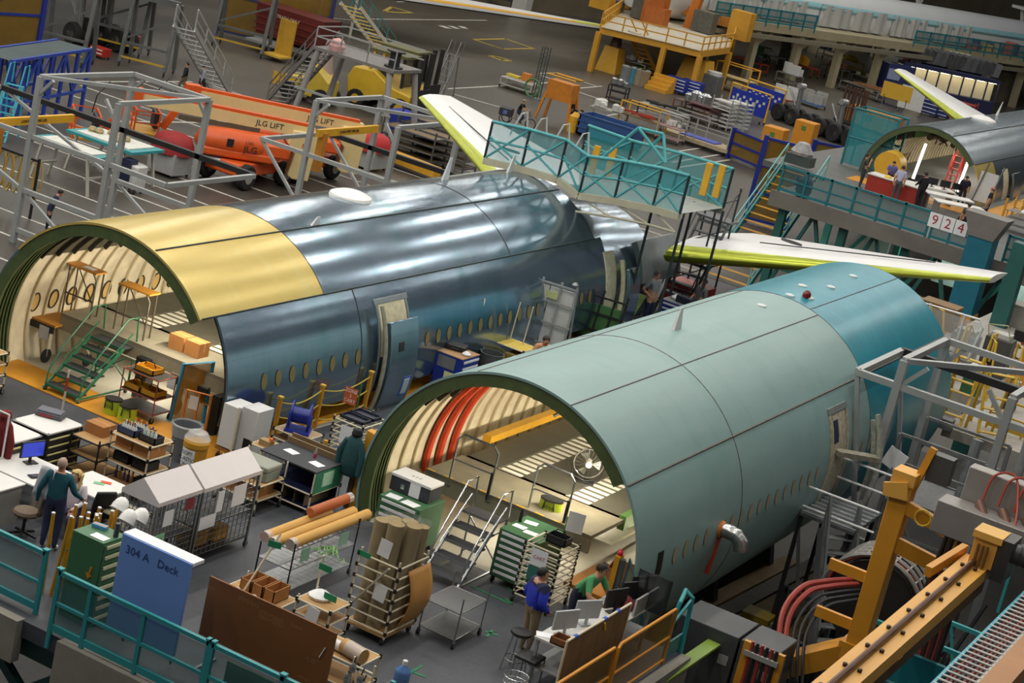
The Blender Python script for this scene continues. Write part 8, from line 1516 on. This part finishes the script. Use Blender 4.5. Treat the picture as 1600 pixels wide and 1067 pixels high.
# ---------------------------------------------------------------- deck beyond the teal end
S('floor_deck_side',M().box(-12.5,57.5,DK-.3,-6,76,DK).box(-16,62,DK-.3,-12.5,76,DK),m('#a09c94',.6,0,.2,1.5))
t=T('clear_railing','white railed clear panel screen at the end of the teal barrel','railing',(-14.3,57.2,DK)); M().path([(0,0,0),(0,0,3.35),(2.0,0,3.4),(2.15,0,3.2),(2.0,0,2.2)],.04,7).o('white_frame',m('#d7d9d8',.4),t); M().tube((0,0,2.4),(2.0,0,2.45),.035).o('mid_rail',m('#d7d9d8',.4),t); M().tube((1.5,0,0),(1.55,0,3.4),.035).o('post',m('#d7d9d8',.4),t); M().tube((.45,0,0),(.5,0,3.4),.035).o('post',m('#d7d9d8',.4),t); M().box(.05,-.005,2.45,2.05,.005,3.3).o('clear_panel',clear,t); M().box(.0,-.1,0,2.1,.3,.3).o('base_box',m('#777a7a',.5),t); M().box(.2,.0,1.4,1.6,.05,2.2).o('white_sheet',m('#c9cac8',.6,0,.2,4),t)
for k,(q,c_,w,h,l) in enumerate((((1500,560),'#b9bcbb',.9,.9,'clear bags of white parts behind the clear railing'),((1548,585),'#4a4b48',.9,1.3,'dark grey cabinet on the side deck'),((1470,590),'#6d6a62',.7,1.0,'cluttered grey stand between the teal barrel and the yellow frames'),((1575,640),'#1f2023',.4,.8,'black stool on the pale side deck'),((1515,615),'#39633f',.6,.8,'green hose stand among the yellow frames'))):
    p=at(q[0],q[1],DK); t=T('side_equipment',l,'equipment',(p.x,p.y,DK)); M().cb(0,0,0,w,w*.8,h).o('equipment_body',m(c_,.5,0,.3,5),t,bev=.04); M().cb(0,0,h,w*.7,w*.6,.15).o('top_load',m('#c9c9c4',.5,0,.3,9),t); M().path([(-w*.4,-w*.4,h),(-w*.5,-w*.5,h*1.3),(w*.2,-w*.5,h*1.4),(w*.4,-w*.3,h)],.025,5).o('cable_loop',m('#b5b48f',.5),t)
for k,(q,l) in enumerate((((1490,655),'yellow framed ladder stand nearest the teal barrel end'),((1535,680),'yellow framed ladder stand between the jig posts'),((1420,620),'yellow framed stand glimpsed past the teal barrel'))): p=at(q[0],q[1],DK); ladder_stand(l,(p.x,p.y,DK),R(30*k),m('#c9a52e',.45,0,.12),1.9,6,.8)
for q,l in (((1590,610),'orange machine upright at the frame edge'),): p=at(q[0],q[1],DK); t=T('orange_post',l,'post',(p.x,p.y,DK)); M().prism([(-.5,0),(.4,0),(.15,1.6),(-.05,1.8)],'y',-.1,.1).o('post_body',gy_,t)
railing('yellow_rail','yellow hand rail along the pale side deck',(-11.6,59.0),(-8.4,59.0),DK,1.0,4,m('#c9a52e',.45),infill=None,caps=False,w=.06)
for q,rz_,l,c_ in (((1580,560),0,'office chair with a tan seat at the frame edge beyond the jig','#7d6a55'),((1540,600),40,'black office chair near the dark grey cabinet','#1c1d20')):
    p=at(q[0],q[1],DK); t=T('office_chair',l,'chair',(p.x,p.y,DK),R(rz_)); M().lathe([(.23,.44),(.25,.48),(.22,.53),(.02,.54)],14).o('seat',m(c_,.8),t); M().box(-.2,.2,.6,.2,.26,1.0).o('backrest',black,t,bev=.03); M().tube((0,0,.08),(0,0,.45),.03).o('gas_post',black,t)
    for k in range(5): a=k*1.257; M().bar((0,0,.1),(.28*math.cos(a),.28*math.sin(a),.05),.04).o('base_spoke',black,t)
t=T('green_tower','dark green jib tower at the frame edge beyond the wing tip','tower',(-15.2,74,0)); M().box(-.3,-.3,0,.3,.3,8.2).o('tower_post',dg2,t); M().bar((.2,0,4.0),(3.4,0,6.2),.4,.5).o('jib_arm',dg2,t); M().bar((-.2,0,7.6),(4,0,7.0),.3,.35).o('top_arm',dg2,t); M().bar((3,0,1),(3,0,7),.25).o('rear_post',aq,t)
for k,(x,y,l,c_) in enumerate(((-16.6,70.5,'brown crate under the white wing tip','#7d5f38'),(-13.2,72.5,'red tool chest beside the dark green tower','#8a2a22'),(-15.0,75,'grey sloped bench under the stabiliser tip','#8c8a84'))): t=T('crate',l,'crate',(x,y,DK)); M().cb(0,0,0,1.3,.9,.8).o('crate_body',m(c_,.6,0,.2,3),t,bev=.02); M().cb(0,0,.8,1.35,.95,.06).o('lid',m(c_,.6,0,.2,3),t)
